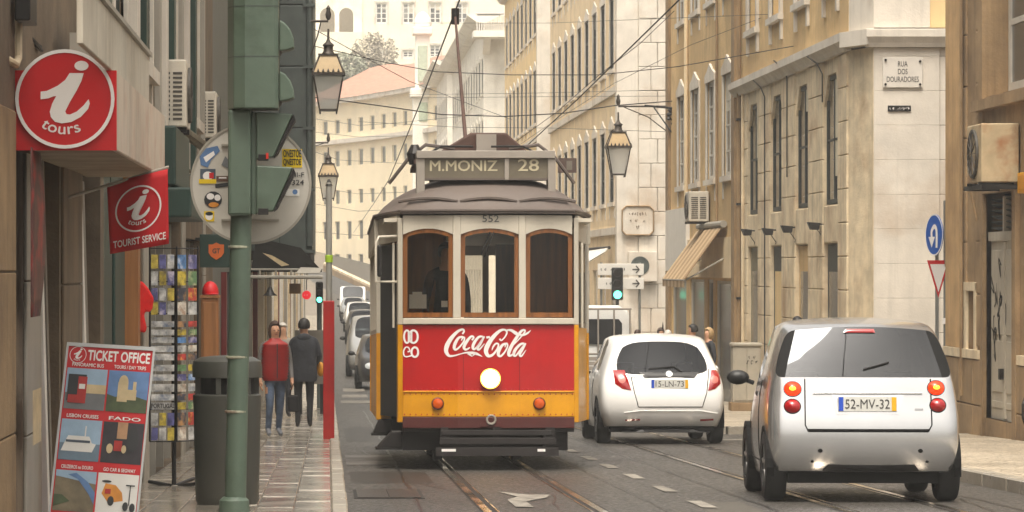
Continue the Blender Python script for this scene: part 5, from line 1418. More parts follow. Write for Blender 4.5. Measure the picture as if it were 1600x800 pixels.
# bolts, coupler, lamps
MB().lathe([(.11, 0), (.115, -.03), (.10, -.06), (.09, -.05)], (tx(766), -.002, tzz(592)), 28, 'y').build('headlamp_ring', mat('chrome_ring', (190, 180, 160), .2, metal=1, var=0), TR, smooth=True)
MB().lathe([(.097, -.052), (.09, -.07), (.06, -.085), (.01, -.09)], (tx(766), -.002, tzz(592)), 28, 'y').build('headlamp', mat('headlamp_lit', (255, 228, 176), .3, emit=3.2, var=0), TR, smooth=True)
MB().lathe([(.108, -.05), (.104, -.066), (.094, -.062), (.094, -.05)], (tx(766), -.002, tzz(592)), 28, 'y', closed=True).build('headlamp_rim_glow', mat('lamp_halo_glow', (255, 176, 70), .3, emit=1.6, var=0), TR, smooth=True)  # glowing ring added to imitate the warm halo round the lamp
for px_ in (684, 843):
    MB().lathe([(.062, 0), (.066, -.02), (.056, -.03)], (tx(px_), yf(tx(px_)) - .005, tzz(631)), 20, 'y').build('indicator_ring', m_tmar, TR, smooth=True)
    MB().lathe([(.055, -.028), (.045, -.045), (.01, -.055)], (tx(px_), yf(tx(px_)) - .005, tzz(631)), 20, 'y').build('indicator', mat('amber_lens', (190, 76, 8), .25, var=.1, emit=.1), TR, smooth=True)
m = MB(); n = 16
for k in range(n):
    q0, q1 = 2 * math.pi * k / n, 2 * math.pi * (k + 1) / n
    m.tube([(tx(767) + .045 * math.cos(q0), -.07, tzz(656) + .045 * math.sin(q0)), (tx(767) + .045 * math.cos(q1), -.07, tzz(656) + .045 * math.sin(q1))], .012, 6)
m.build('coupler_ring', m_tgrey, TR)
MB().box(-.09, .12, -.06, 0, .46, .5).build('coupler_block', m_tmar, TR)
# sheet seams and rivet heads on the apron
for px_ in (724, 812): MB().prism([(tx(px_) - .0025, .835), (tx(px_) + .0025, .835), (tx(px_) + .0025, 1.525), (tx(px_) - .0025, 1.525)], fT, 0, .0015).build('sheet_seam', m_tmar, TR)
rv = MB()
for zz in (.85, 1.515, .585, .80):
    for k in range(31):
        u = -.885 + 1.77 * k / 30; rv.lathe([(.008, 0), (.006, -.004), (.001, -.006)], (u, yf(u) - (.004 if zz in (.585, .80) else 0), zz), 6, 'y')
tag(rv.build('rivets', m_tred, TR), kind='stuff')
# script lettering of the advertisement
cc = lambda x, y, d=0.0: fTp(680 + x / 10, 500 + y / 10, .002 + d)
LG = MB()
for pts, ws in (
    ([(425, 222), (452, 178), (425, 150), (345, 188), (250, 290), (188, 400), (172, 490), (215, 560), (290, 562), (400, 532)], [26, 30, 32, 44, 62, 72, 64, 42, 26, 16]),
    ([(390, 536), (480, 514), (575, 518), (650, 532), (738, 576)], [14, 22, 44, 40, 6]), ([(520, 520), (575, 575)], [50, 6]), ([(640, 520), (575, 572)], [30, 6]),
    ([(445, 265), (370, 280), (312, 370), (298, 440), (325, 466), (385, 420), (448, 335), (456, 275), (425, 290), (412, 325)], [22, 38, 52, 46, 32, 26, 24, 24, 22, 14]),
    ([(575, 318), (602, 275), (560, 262), (485, 350), (450, 430), (480, 466), (545, 432)], [26, 28, 34, 50, 46, 34, 16]),
    ([(745, 262), (680, 270), (612, 355), (588, 430), (612, 460), (672, 400), (745, 285)], [26, 36, 48, 44, 30, 24, 20]),
    ([(768, 258), (705, 370), (662, 440), (690, 464), (772, 372)], [26, 46, 44, 30, 10]),
    ([(800, 278), (855, 268)], [34, 34]),
    ([(1008, 295), (1035, 322), (1095, 262), (1122, 190), (1080, 155), (1000, 180), (890, 290), (812, 420), (795, 500), (832, 564), (900, 545), (968, 460), (990, 385), (950, 372), (905, 425), (888, 478)], [28, 24, 22, 28, 30, 46, 64, 74, 66, 50, 36, 28, 26, 28, 26, 8]),
    ([(1120, 160), (1190, 165), (1260, 208), (1310, 230), (1380, 238), (1450, 205), (1498, 160)], [18, 40, 54, 30, 30, 30, 6]),
    ([(1125, 368), (1055, 392), (998, 480), (988, 548), (1028, 566), (1090, 500), (1132, 415), (1122, 368), (1100, 395), (1092, 430)], [24, 42, 52, 46, 32, 26, 24, 24, 20, 12]),
    ([(1232, 388), (1330, 280), (1402, 190), (1392, 158), (1335, 190), (1240, 330), (1165, 470), (1150, 548), (1190, 556), (1245, 498)], [12, 20, 26, 28, 42, 52, 56, 46, 30, 12]),
    ([(1395, 368), (1330, 385), (1252, 470), (1228, 545), (1262, 560), (1322, 480), (1395, 385)], [26, 38, 48, 44, 28, 22, 20]),
    ([(1418, 366), (1362, 460), (1322, 538), (1350, 566), (1422, 470)], [24, 46, 42, 28, 8])):
    stroke(LG, pts, ws, cc, 0, .004)
LG.build('advert_lettering', m_print, TR)
EM = MB(); ce = lambda x, y, d=0.0: fTp(620 + x / 11.43, 500 + y / 11.43, .002 + d)
for (cx, cy, rx, ry, w) in ((185, 300, 52, 112, 34), (300, 300, 78, 112, 36), (325, 578, 60, 86, 36)):
    stroke(EM, [(cx + rx * math.cos(2 * math.pi * k / 12), cy + ry * math.sin(2 * math.pi * k / 12)) for k in range(13)], [w] * 13, ce, 0, .004)
for bx_ in (212, 268): stroke(EM, [(bx_, 200), (bx_, 300), (bx_, 400)], [26] * 3, ce, 0, .005)
stroke(EM, [(195, 570), (235, 560), (215, 500), (165, 490), (125, 560), (135, 640), (180, 660), (265, 640)], [24] * 8, ce, 0, .004)
tag(EM.build('emblem', m_print, TR), kind='stuff')

# platform sides: closed with door on the right, open doorway on the left
def side_wall(s, y0, y1, x0, x1, z0, z1, mm, name, d=.04):
    return MB().hexa([(s * x0, y0, z0), (s * x1, y1, z0), (s * (x1 - d), y1, z0), (s * (x0 - d), y0, z0), (s * x0, y0, z1), (s * x1, y1, z1), (s * (x1 - d), y1, z1), (s * (x0 - d), y0, z1)]).build(name, mm, TR)
for s in (-1, 1):
    for y0, y1, x0, x1 in ((.26, 1.40, .965, 1.14), (8.14, 7.0, .965, 1.14)):
        side_wall(s, y0, y1, x0, x1, 2.42, 2.69, m_twhite, 'platform_letterboard')
        if s == 1:
            side_wall(s, y0, y1, x0, x1, .5, 1.5, m_tyel, 'platform_gate')
            dw = side_wall(s, y0, y1, x0, x1, 1.55, 2.4, g_tram, 'platform_window', .02)
        else:
            side_wall(s, y0, y1, x0 - .05, x1 - .02, .55, 2.4, m_dark, 'doorway_dark_sheet', .01)  # dark sheet standing in for the shade of the open doorway
    # bulkhead pillar where the saloon begins
    for z0, z1, mm in ((.5, 1.45, m_tyel), (1.45, 2.69, m_twhite)):
        for y0 in (1.42, 6.86): MB().box(*sorted((s * 1.0, s * 1.165)), y0, y0 + .12, z0, z1).build('body_pillar', mm, TR, bevel=.008)
    PS = lambda u, z, d=0.0, s=s: (s * (1.155 + d), u, z)
    wins = [(1.7 + .86 * k, 2.42 + .86 * k, 1.5, 2.4) for k in range(6)]
    wall(PS, 1.54, 6.86, 1.45, 2.69, wins, .05).build('saloon_upper_wall', m_twhite, TR)
    wall(PS, 1.54, 6.86, .5, 1.45, [], .05).build('saloon_lower_wall', m_tyel, TR)
    for w_ in wins:
        f = MB()
        for a, b, c, e in ((w_[0], w_[0] + .05, w_[2], w_[3]), (w_[1] - .05, w_[1], w_[2], w_[3]), (w_[0] + .05, w_[1] - .05, w_[2], w_[2] + .05), (w_[0] + .05, w_[1] - .05, w_[3] - .05, w_[3])): f.pbox(PS, a, b, c, e, -.045, -.01)
        fo = f.build('saloon_window', m_twood, TR); g = MB(); g.pbox(PS, w_[0] + .04, w_[1] - .04, w_[2] + .04, w_[3] - .04, -.03, -.024); g.build('pane', g_tram, fo)
# floor, ceiling, rear front, seats
MB().box(-.9, .9, .2, 8.2, .62, .70).build('floor', m_tdark, TR)
for s in (-1, 1): MB().box(*sorted((s * .42, s * 1.05)), 6.9, 6.95, .7, 2.6).build('rear_bulkhead', m_twood, TR)
MB().box(-1.1, 1.1, .2, 8.2, 2.62, 2.66).build('ceiling', m_twhite, TR)
for (x0, x1, z0, z1) in ((-.95, .95, .5, 1.6), (-.95, -.86, 1.6, 2.66), (-.4, -.32, 1.6, 2.66), (.32, .4, 1.6, 2.66), (.86, .95, 1.6, 2.66), (-.86, .86, 2.5, 2.66)): MB().box(x0, x1, 8.3, 8.36, z0, z1).build('rear_front', m_twhite, TR)
for k in range(5):
    for s in (-1, 1): MB().box(*sorted((s * .35, s * 1.05)), 2.2 + .9 * k, 2.3 + .9 * k, .7, 1.6).build('seat', m_twood, TR, bevel=.02)
for s in (-1, 1): MB().box(*sorted((s * .4, s * 1.05)), 1.46, 1.5, .7, 2.6).build('bulkhead', m_twood, TR)
MB().box(-.25, .1, .25, .5, .7, 1.62).build('controller', m_tdark, TR, bevel=.03)
for a, b, c, e in ((640, 667, 460, 482), (645, 660, 456, 462), (690, 700, 470, 480)): MB().prism([(tx(a), tzz(e)), (tx(b), tzz(e)), (tx(b), tzz(c)), (tx(a), tzz(c))], fT, -.05, -.045).build('paper_notice', m_print, TR)
m = MB(); m.tube([fTp(766, 362, .02), fTp(752, 398, .02)], .008, 5); m.tube([fTp(772, 362, .02), fTp(757, 402, .02)], .006, 5); m.build('wiper', m_iron, TR)

# roof: bonnet that follows the plan, with gutter and ribs
def ring_pts(inset, z):
    hw, y0, y1 = 1.175 - inset, -.035 + inset * .95, 8.46 - inset * .95
    fr = [(-.80, .10), (-.52, .02), (0, -.015), (.52, .02), (.80, .10)]
    k = hw / 1.175; pts = []
    for x, dy in fr: pts.append((x * k * 1.13, y0 + dy, z))
    for yy in (.75, 1.5, 2.4, 4.2, 6.0, 6.9, 7.65): pts.append(((1.06 if yy in (.75, 7.65) else 1.175) * k, max(y0 + .2, min(y1 - .2, yy)), z))
    for x, dy in reversed(fr): pts.append((x * k * 1.13, y1 - dy, z))
    for yy in (7.65, 6.9, 6.0, 4.2, 2.4, 1.5, .75): pts.append((-(1.06 if yy in (.75, 7.65) else 1.175) * k, max(y0 + .2, min(y1 - .2, yy)), z))
    return pts
rf = MB(); prof = [(.03, 2.70), (-.01, 2.70), (-.01, 2.745), (.02, 2.75), (.09, 2.83), (.2, 2.92), (.34, 3.0), (.52, 3.07), (.74, 3.115), (1.0, 3.135), (1.2, 3.14)]
rings = [ring_pts(i_, z_) for i_, z_ in prof]
n = len(rings[0])
for r_ in rings: rf.v += r_
for a in range(len(rings) - 1):
    for k in range(n): rf.f.append((a * n + k, a * n + (k + 1) % n, (a + 1) * n + (k + 1) % n, (a + 1) * n + k))
rf.f.append(tuple((len(rings) - 1) * n + k for k in range(n))); rf.f.append(tuple(reversed(range(n))))
rf.build('roof', m_troof, TR, smooth=True, sharp=50)
gt = MB(); gt.tube([(p[0], p[1], 2.735) for p in ring_pts(-.012, 0)] + [(ring_pts(-.012, 0)[0][0], ring_pts(-.012, 0)[0][1], 2.735)], .016, 6); gt.build('gutter', m_troof, TR, smooth=True)
for a, b in ((612, 712), (716, 812), (816, 912)):
    m = MB(); m.tube([(tx(a + (b - a) * t / 6) * .93, -.035 + .085 + .09 * abs(tx(a + (b - a) * t / 6)) ** 2, 2.835 + .035 * math.sin(math.pi * t / 6)) for t in range(7)], .02, 6); m.build('roof_rib', m_troof, TR, smooth=True)
for s in (-1, 1): MB().box(*sorted((s * 1.0, s * 1.185)), 1.44, 6.95, 2.42, 2.7).build('eave_board', m_twhite, TR, bevel=.01)

# destination box
by = .30
def bxp(x0, x1, y0, y1, d0, d1, nm, mm, parent=TR, bev=.006):
    s = 147.3; o_ = lambda px_: (px_ - 513) / s - 1.69
    zz = lambda py: (549 + 6500 / 35.3 - py) / s + .0074
    return MB().box(o_(x0), o_(x1), by + d0, by + d1, zz(y1), zz(y0)).build(nm, mm, parent, bevel=bev)
DB = bxp(651, 868, 236, 248, -.02, .34, 'destination_box', m_tgrey)
bxp(664, 857, 248, 281, .02, .3, 'blind_panel', mat('blind_olive', (104, 96, 80), .5, var=.1, scale=5), DB, 0)
bxp(651, 664, 248, 304, 0, .3, 'side_frame', m_tgrey, DB); bxp(857, 869, 248, 306, 0, .3, 'side_frame', m_tgrey, DB); bxp(789, 796, 248, 282, -.005, .3, 'divider', m_tgrey, DB)
bxp(664, 857, 279, 282, -.003, .02, 'bottom_rail', m_troof, DB, 0)
m_dest = mat('blind_lettering', (190, 180, 150), .5, var=.05)
def blet(t, x0, x1, y0, y1, bold):
    s = 147.3; letters('lettering', t, m_dest, DB, (((x0 + x1) / 2 - 513) / s - 1.69, by + .016, (549 + 6500 / 35.3 - (y0 + y1) / 2) / s + .0074), (x1 - x0) / s, (y1 - y0) / s, bold)
blet('M.MONIZ', 672, 778, 251, 268, .014); blet('28', 810, 843, 249, 268, .01)
# trolley base and pole
m = MB(); m.prism([(-.52, 3.42), (-.12, 3.66), (.27, 3.66), (.55, 3.42), (.45, 3.40), (-.45, 3.40)], lambda u, v, d: (u, 1.6 + d, v), 0, .5); m.build('trolley_shield', m_trust, TR, bevel=.02)
MB().box(-.75, .75, 1.3, 3.2, 3.30, 3.345).build('trolley_deck', m_trust, TR)
for x in (-.5, .5): MB().box(x - .03, x + .03, 1.3, 3.2, 3.12, 3.3).build('deck_leg', m_tdark, TR)
MB().box(-.06, .16, 1.55, 1.6, 3.42, 3.64).build('trolley_bracket', m_tgrey, TR)
for s in (-1, 1):
    MB().tube([(s * .3, 1.55, 3.48), (s * .62, 1.5, 3.52), (s * .8, 1.5, 3.38), (s * 1.02, 1.6, 3.1)], .02, 6).build('roof_conduit', m_troof, TR, smooth=True)
    MB().tube([(s * .1, 1.5, 3.5), (s * .45, 1.45, 3.5), (s * .7, 1.4, 3.36)], .012, 6).build('roof_cable', m_iron, TR, smooth=True)
MB().lathe([(.06, -.12), (.09, 0), (.04, .1)], (-.74, 1.5, 3.42), 10).build('insulator', m_iron, TR)
s38 = 37.2 / FPX; pA = pt(728, 212, 37.0); pB = pt(712, 4, 41.5); o35 = Vector((1.69, 35, gz(35)))
MB().tube([pA - o35, pB - o35], [.024, .016], 8).build('trolley_pole', m_trust, TR, smooth=True)
MB().lathe([(.05, -.1), (.05, .1)], pB - o35, 10).build('trolley_head', m_iron, TR)
# underneath: lifeguard, steps, wheels
dk = m_tdark
for k, (y0, y1, x0, x1) in enumerate(((672, 680, 690, 862), (684, 694, 686, 866), (699, 712, 680, 871))):
    MB().box(tx(x0), tx(x1), -.1 - .05 * k, -.07 - .05 * k, tzz(y1), tzz(y0)).build('lifeguard_slat', dk, TR, bevel=.004)
for x0, x1 in ((688, 700), (852, 866), (770, 780)): MB().box(tx(x0), tx(x1), -.09, -.06, tzz(712), tzz(668)).build('lifeguard_stay', dk, TR)
for a, b in ((689, 711), (838, 850)): MB().box(tx(a), tx(b), -.204, -.2, tzz(705), tzz(701)).build('maker_mark', m_print, TR)
for x0, x1, y0, y1, dd in ((590, 650, 676, 699, .5), (583, 612, 655, 677, 1.3)):
    s = FPX / (35 + dd); gy = 549 + 6500 / (35 + dd)
    X0, X1 = (x0 - 513) / s - 1.69, (x1 - 513) / s - 1.69; Z0, Z1 = (gy - y1) / s, (gy - y0) / s
    m = MB(); m.prism([(X0, Z0), (X1, Z0), (X1, Z1), (X0 + (X1 - X0) * .35, Z1)], lambda u, v, d: (u, dd + d, v), 0, .5); m.build('boarding_step', dk, TR, bevel=.008)
    MB().box(X0 - .02, X1, dd - .02, dd + .5, Z0 - .025, Z0).build('step_tread', m_iron, TR)
MB().box(.58, .72, .1, .6, .25, .42).build('sand_box', dk, TR); MB().box(-.9, .85, .3, .5, .2, .45).build('headstock', dk, TR)
MB().box(-.8, .8, 2.6, 5.8, .2, .62).build('truck_frame', dk, TR); MB().box(-1.0, 1.0, 1.4, 7.0, .38, .62).build('underframe', dk, TR)
for yy in (3.0, 5.4):
    for s in (-1, 1): MB().lathe([(.36, -.05), (.39, -.05), (.39, -.03), (.35, .06), (.1, .06)], (s * .45, yy, .375), 24, 'x').build('wheel', m_iron, TR, smooth=True)
# mirror on the left with pale arms
M_ = MB(); M_.tube([(-.97, .2, tzz(368)), (-1.16, .05, tzz(370)), (-1.19, .02, tzz(380)), (-1.19, .02, tzz(440)), (-.97, .2, tzz(440))], .014, 8); mo = M_.build('mirror_arm', m_twhite, TR, smooth=True)
MB().box(-1.175, -1.125, .0, .06, tzz(433), tzz(382)).build('mirror', m_iron, mo, bevel=.02)
for s in (-1, 1): MB().tube([(s * 1.0, .22, 1.5), (s * 1.0, .22, 2.4)], .014, 6).build('grab_rail', m_twhite, TR)

# ================================================================== CARS
from mathutils.bvhtree import BVHTree
m_tyre = mat('tyre_rubber', (26, 26, 26), .75, var=.15, scale=10)
m_rim = mat('alloy_rim', (150, 150, 150), .35, metal=.8, var=.05)
m_black = mat('black_plastic', (24, 24, 25), .5, var=.05)
m_seam = mat('panel_gap', (18, 18, 18), .7, var=0, spec=.15)
m_redlens = mat('red_lens_car', (150, 14, 18), .15, var=.05, coat=.5)
m_redlit = mat('red_lens_lit', (255, 40, 8), .2, emit=1.5, var=0)
m_amberlit = mat('amber_glow', (255, 130, 30), .2, emit=3.5, var=0)
m_plate = mat('plate_white', (206, 206, 200), .4, var=0); m_plb = mat('plate_blue', (40, 80, 190), .4, var=0); m_ply = mat('plate_yellow', (224, 170, 30), .4, var=0)
m_hl = mat('headlamp_glass', (200, 206, 210), .1, var=.1, scale=20, coat=.6)
FX = [-1, -.87, -.35, .35, .87, 1]

class Car:
    def __init__(s, name, label, paint, ST, loc, rotz, glass_rear=(1, 2, 3), glass_side=(1, 3), wsh=4, crown=.05, rb=.06, fb=.12, group=None, tags=None, cat='car', gmat=None):
        s.o = thing(name, label, cat, loc, group, local=True, rotz=rotz)
        s.o.rotation_euler = (-0.0248 if loc[1] < 90 else 0, 0, rotz) if abs(rotz) < 1 else (0.0248 if loc[1] < 90 else 0, 0, rotz)
        J, K, I = len(ST) - 1, len(ST[0]) - 1, len(FX) - 1
        bm = bmesh.new(); V = {}
        def v(i, j, k):
            if (i, j, k) not in V:
                y, z, w = ST[j][k]; f = FX[i]
                if k == K: z += crown * (1 - f * f)
                if j == 0: y -= rb * (1 - f * f)
                if j == J: y += fb * (1 - f * f)
                V[(i, j, k)] = bm.verts.new((w * f, y, z))
            return V[(i, j, k)]
        T = []
        def face(vs, t):
            f = bm.faces.new(vs)
            if t not in T: T.append(t)
            f.material_index = T.index(t)
        tg = tags or (lambda side, a, b: None)
        T.append('body')
        for i in range(I):
            for k in range(K):
                face([v(i, 0, k), v(i + 1, 0, k), v(i + 1, 0, k + 1), v(i, 0, k + 1)], tg('rear', i, k) or ('rear_window' if k == K - 1 and i in glass_rear else 'body'))
                face([v(i, J, k + 1), v(i + 1, J, k + 1), v(i + 1, J, k), v(i, J, k)], tg('front', i, k) or 'body')
        for j in range(J):
            for k in range(K):
                t = 'side_window' if k == K - 1 and j in glass_side else 'body'
                face([v(0, j, k + 1), v(0, j + 1, k + 1), v(0, j + 1, k), v(0, j, k)], tg('side', j, k) or t)
                face([v(I, j, k), v(I, j + 1, k), v(I, j + 1, k + 1), v(I, j, k + 1)], tg('side', j, k) or t)
            for i in range(I):
                face([v(i, j, K), v(i + 1, j, K), v(i + 1, j + 1, K), v(i, j + 1, K)], tg('top', i, j) or ('windscreen' if j == wsh and i in (1, 2, 3) else 'body'))
                face([v(i, j + 1, 0), v(i + 1, j + 1, 0), v(i + 1, j, 0), v(i, j, 0)], 'underbody')
        cl = bm.edges.layers.float.new('crease_edge')
        for e in bm.edges:
            ts = {f.material_index for f in e.link_faces}
            if len(ts) > 1: e[cl] = .75
        bmesh.ops.recalc_face_normals(bm, faces=bm.faces)
        me = bpy.data.meshes.new('cage'); bm.to_mesh(me); bm.free()
        tmp = bpy.data.objects.new('tmp', me); COL.objects.link(tmp)
        md = tmp.modifiers.new('s', 'SUBSURF'); md.levels = 2; md.render_levels = 2
        dg = bpy.context.evaluated_depsgraph_get(); dg.update()
        ev = bpy.data.meshes.new_from_object(tmp.evaluated_get(dg))
        bpy.data.objects.remove(tmp)
        bmx = bmesh.new(); bmx.from_mesh(ev); s.bvh = BVHTree.FromBMesh(bmx); bmx.free()
        mats_ = {'body': paint, 'underbody': m_black, 'trim': m_seam}
        s.parts = {}
        for ti, t in enumerate(T):
            m = MB(); mp = {}
            for p in ev.polygons:
                if p.material_index != ti: continue
                ids = []
                for vi in p.vertices:
                    if vi not in mp: mp[vi] = len(m.v); m.v.append(tuple(ev.vertices[vi].co))
                    ids.append(mp[vi])
                m.f.append(tuple(ids))
            if t in ('side_window', 'trim'):      # left and right panes are parts of their own
                for sg in (-1, 1):
                    q = MB(); mp2 = {}
                    for f in m.f:
                        if sum(m.v[i][0] for i in f) * sg > 0:
                            ids = []
                            for i in f:
                                if i not in mp2: mp2[i] = len(q.v); q.v.append(m.v[i])
                                ids.append(mp2[i])
                            q.f.append(tuple(ids))
                    s.parts[t] = q.build('side_window' if t != 'trim' else 'pillar_trim', mats_.get(t, gmat or g_car), s.o, smooth=True)
                continue
            s.parts[t] = m.build(t, mats_.get(t, gmat or g_car), s.o, smooth=True, sharp=60)
    def hit(s, x, z, side='rear'):
        if side == 'rear': r = s.bvh.ray_cast(Vector((x, -2, z)), Vector((0, 1, 0)))
        elif side == 'front': r = s.bvh.ray_cast(Vector((x, 9, z)), Vector((0, -1, 0)))
        elif side == 'left': r = s.bvh.ray_cast(Vector((-3, x, z)), Vector((1, 0, 0)))
        else: r = s.bvh.ray_cast(Vector((3, x, z)), Vector((-1, 0, 0)))
        return r[0], r[1]
    def patch(s, name, pts, mm, off=.006, dome=.0, side='rear', parent=None, rings=4):
        """a lens, panel or gap laid on the body surface"""
        cx = sum(p[0] for p in pts) / len(pts); cz = sum(p[1] for p in pts) / len(pts)
        m = MB(); n = len(pts)
        def P(x, z, o):
            h, nn = s.hit(x, z, side)
            if h is None:
                h, nn = s.hit(cx + (x - cx) * .85, cz + (z - cz) * .85, side)
                if h is None: return (x, 0, z)
            return tuple(h + nn * o)
        for r in range(1, rings + 1):
            t = r / rings
            for p in pts: m.v.append(P(cx + (p[0] - cx) * t, cz + (p[1] - cz) * t, off + dome * (1 - t * t)))
        m.v.append(P(cx, cz, off + dome)); c = len(m.v) - 1
        for k in range(n): m.f.append((c, k, (k + 1) % n))
        for r in range(rings - 1):
            for k in range(n): m.f.append((r * n + k, (r + 1) * n + k, (r + 1) * n + (k + 1) % n, r * n + (k + 1) % n))
        return m.build(name, mm, parent or s.o, smooth=True)
    def line(s, name, pts, r=.004, mm=None, side='rear', off=.001, sub=6):
        P = []
        for a, b in zip(pts, pts[1:]):
            for k in range(sub):
                t = k / sub; P.append((a[0] + (b[0] - a[0]) * t, a[1] + (b[1] - a[1]) * t))
        P.append(pts[-1]); Q = []
        for x, z in P:
            h, nn = s.hit(x, z, side)
            if h is not None: Q.append(h + nn * off)
        return MB().tube(Q, r, 5).build(name, mm or m_seam, s.o, smooth=True)
    def wheels(s, axles, tr, r, wd, arch, aw):
        for y in axles:
            for sg in (-1, 1):
                x = sg * (aw - wd / 2 + .004)
                o = MB().lathe([(r * .62, -wd / 2), (r * .9, -wd / 2), (r * .98, -wd * .38), (r, -wd * .2), (r, wd * .2), (r * .98, wd * .38), (r * .9, wd / 2), (r * .62, wd / 2)], (x, y, r), 28, 'x', closed=True).build('wheel', m_tyre, s.o, smooth=True)
                MB().lathe([(r * .64, sg * -.02), (r * .64, sg * wd * .42), (r * .58, sg * wd * .38), (r * .5, sg * wd * .2), (.06, sg * wd * .3), (.01, sg * wd * .32)], (x, y, r), 24, 'x').build('rim', m_rim, o, smooth=True)
                for k in range(5):
                    q = 2 * math.pi * k / 5 + .3
                    MB().tube([(x + sg * wd * .36, y + .05 * math.cos(q), r + .05 * math.sin(q)), (x + sg * wd * .36, y + r * .57 * math.cos(q), r + r * .57 * math.sin(q))], .022, 5).build('spoke', m_rim, o)
                n = 16; m = MB()
                for k in range(n):
                    q0, q1 = R(-14) + R(208) * k / n, R(-14) + R(208) * (k + 1) / n
                    m.hexa([(xx, y + rr * math.cos(q), r + rr * math.sin(q)) for xx in (sg * (aw - .06), sg * (aw + .003)) for rr, q in ((r * .98, q0), (arch, q0), (arch, q1), (r * .98, q1))])
                m.build('wheel_arch', m_seam, s.o)
    def plate(s, text, x, z, w, h, side='rear', tilt=0):
        hh, nn = s.hit(x, z, side); sg = -1 if side == 'rear' else 1
        y = hh.y + sg * .012
        o = MB().box(x - w / 2, x + w / 2, min(y, y + sg * .012), max(y, y + sg * .012), z - h / 2, z + h / 2).build('number_plate', m_plate, s.o, bevel=.004)
        yy = y + sg * .0135
        MB().box(x - w / 2 + .004, x - w / 2 + .042, yy - .001, yy + .001, z - h / 2 + .006, z + h / 2 - .006).build('plate_band', m_plb if side == 'rear' else m_ply, o)
        MB().box(x + w / 2 - .042, x + w / 2 - .004, yy - .001, yy + .001, z - h / 2 + .006, z + h / 2 - .006).build('plate_band', m_ply if side == 'rear' else m_plb, o)
        if side == 'rear': letters('lettering', text, m_ink, o, (x, yy - .001, z), w * .76, h * .62, .0)
        return o
    def mirrors(s, y, z, w, mm):
        for sg in (-1, 1):
            m = MB(); m.ell((sg * (w + .11), y, z), (.10, .07, .065), 12, 8); mo = m.build('mirror', mm, s.o, smooth=True)
            MB().tube([(sg * (w - .03), y + .02, z - .05), (sg * (w + .05), y + .01, z - .02)], .02, 6).build('mirror_stalk', m_black, mo)
    def seats(s, ys, z, w):
        for y in ys:
            for sg in (-1, 1):
                o = MB().box(*sorted((sg * .14, sg * (w - .16))), y, y + .14, z, z + .5).build('seat', m_black, s.o, bevel=.05, seg=3)
                MB().box(*sorted((sg * (w * .5 - .11), sg * (w * .5 + .13))), y - .02, y + .08, z + .53, z + .7).build('headrest', m_black, o, bevel=.04, seg=3)
        MB().box(-w + .12, w - .12, .5, s_front(s), .25, .62).build('interior', m_black, s.o)
def s_front(c): return 2.1
def ELL(cx, cz, rx, rz, n=18): return [(cx + rx * math.cos(2 * math.pi * k / n), cz + rz * math.sin(2 * math.pi * k / n)) for k in range(n)]

# ---------------- silver two-seater, nearest on the right
m_silver = mat('silver_paint', (196, 196, 196), .24, metal=.8, var=.03, scale=3, coat=.6)
m_white_p = mat('white_car_paint', (232, 231, 228), .25, var=.02, coat=.6)
def row(y, zs, ws): return [(y if not isinstance(y, (list, tuple)) else y[k], z, w) for k, (z, w) in enumerate(zip(zs, ws))]
ST = [row([.10, .02, .0, .06, .11, .34], [.26, .36, .60, .80, 1.03, 1.42], [.73, .785, .795, .785, .755, .625]),
      row([.42] * 4 + [.46, .54], [.2, .36, .60, .80, 1.02, 1.47], [.75, .79, .80, .795, .77, .655]),
      row([.95] * 5 + [1.0], [.2, .36, .60, .80, 1.0, 1.50], [.75, .785, .795, .79, .765, .625]),
      row([1.08] * 5 + [1.1], [.2, .36, .60, .80, 1.0, 1.50], [.75, .785, .79, .785, .76, .62]),
      row([1.8] * 5 + [1.62], [.2, .36, .60, .80, .98, 1.48], [.75, .785, .79, .78, .745, .60]),
      row([2.2] * 6, [.2, .36, .58, .74, .87, .97], [.72, .765, .77, .755, .725, .68]),
      row([2.58, 2.67, 2.69, 2.66, 2.6, 2.5], [.25, .36, .52, .65, .74, .82], [.6, .66, .68, .66, .62, .56])]
SM = Car('silver_car', 'small silver two-seater car with glowing tail lamps driving away at lower right', m_silver, ST, (4.42, 27.4, gz(27.4)), R(-2.6), glass_rear=(1, 2, 3), glass_side=(3,), wsh=4, rb=.05, tags=lambda sd, i, k: 'trim' if sd == 'rear' and k == 4 and i in (0, 4) else None, gmat=glass('dark_car_glass', (.55, .6, .6), .3))
lx = lambda p: (p - 1350) / 190; lz = lambda p: (782 - p) / 190
SM.wheels((.42, 2.29), .675, .295, .175, .335, .797)
SM.mirrors(1.95, 1.02, .78, m_black)
SM.seats((.95,), .38, .78)
for px_, py_, r_, lit in ((1237, 604, .066, 1), (1236, 631, .064, 0), (1464, 602, .066, 1), (1466, 629, .063, 0)):
    x, z = lx(px_) * .985, lz(py_)
    o_ = SM.patch('tail_lamp', ELL(x, z, r_, r_ * .86), m_redlit if lit else m_redlens, .006, .03)
    SM.patch('lamp_rim', ELL(x, z, r_ * 1.12, r_ * .98), m_seam, .004, .004, parent=o_)
    if lit: SM.patch('bulb_glow', ELL(x, z, r_ * .42, r_ * .3), m_amberlit, .03, .02, parent=o_)
SM.plate('52-MV-32', lx(1354), lz(627), .48, .125)
tg = [(lx(1258), lz(588)), (lx(1257), lz(660)), (lx(1262), lz(670)), (lx(1448), lz(670)), (lx(1454), lz(660)), (lx(1454), lz(588))]
SM.line('tailgate_gap', tg, .006)
SM.line('tailgate_gap', [(lx(1260), lz(668)), (lx(1450), lz(668))], .012)
SM.line('tailgate_crease', [(lx(1270), lz(611)), (lx(1440), lz(611))], .009, m_silver, off=.004)
SM.patch('plate_recess', [(lx(1298), lz(612)), (lx(1412), lz(612)), (lx(1404), lz(644)), (lx(1306), lz(644))], m_silver, .004)
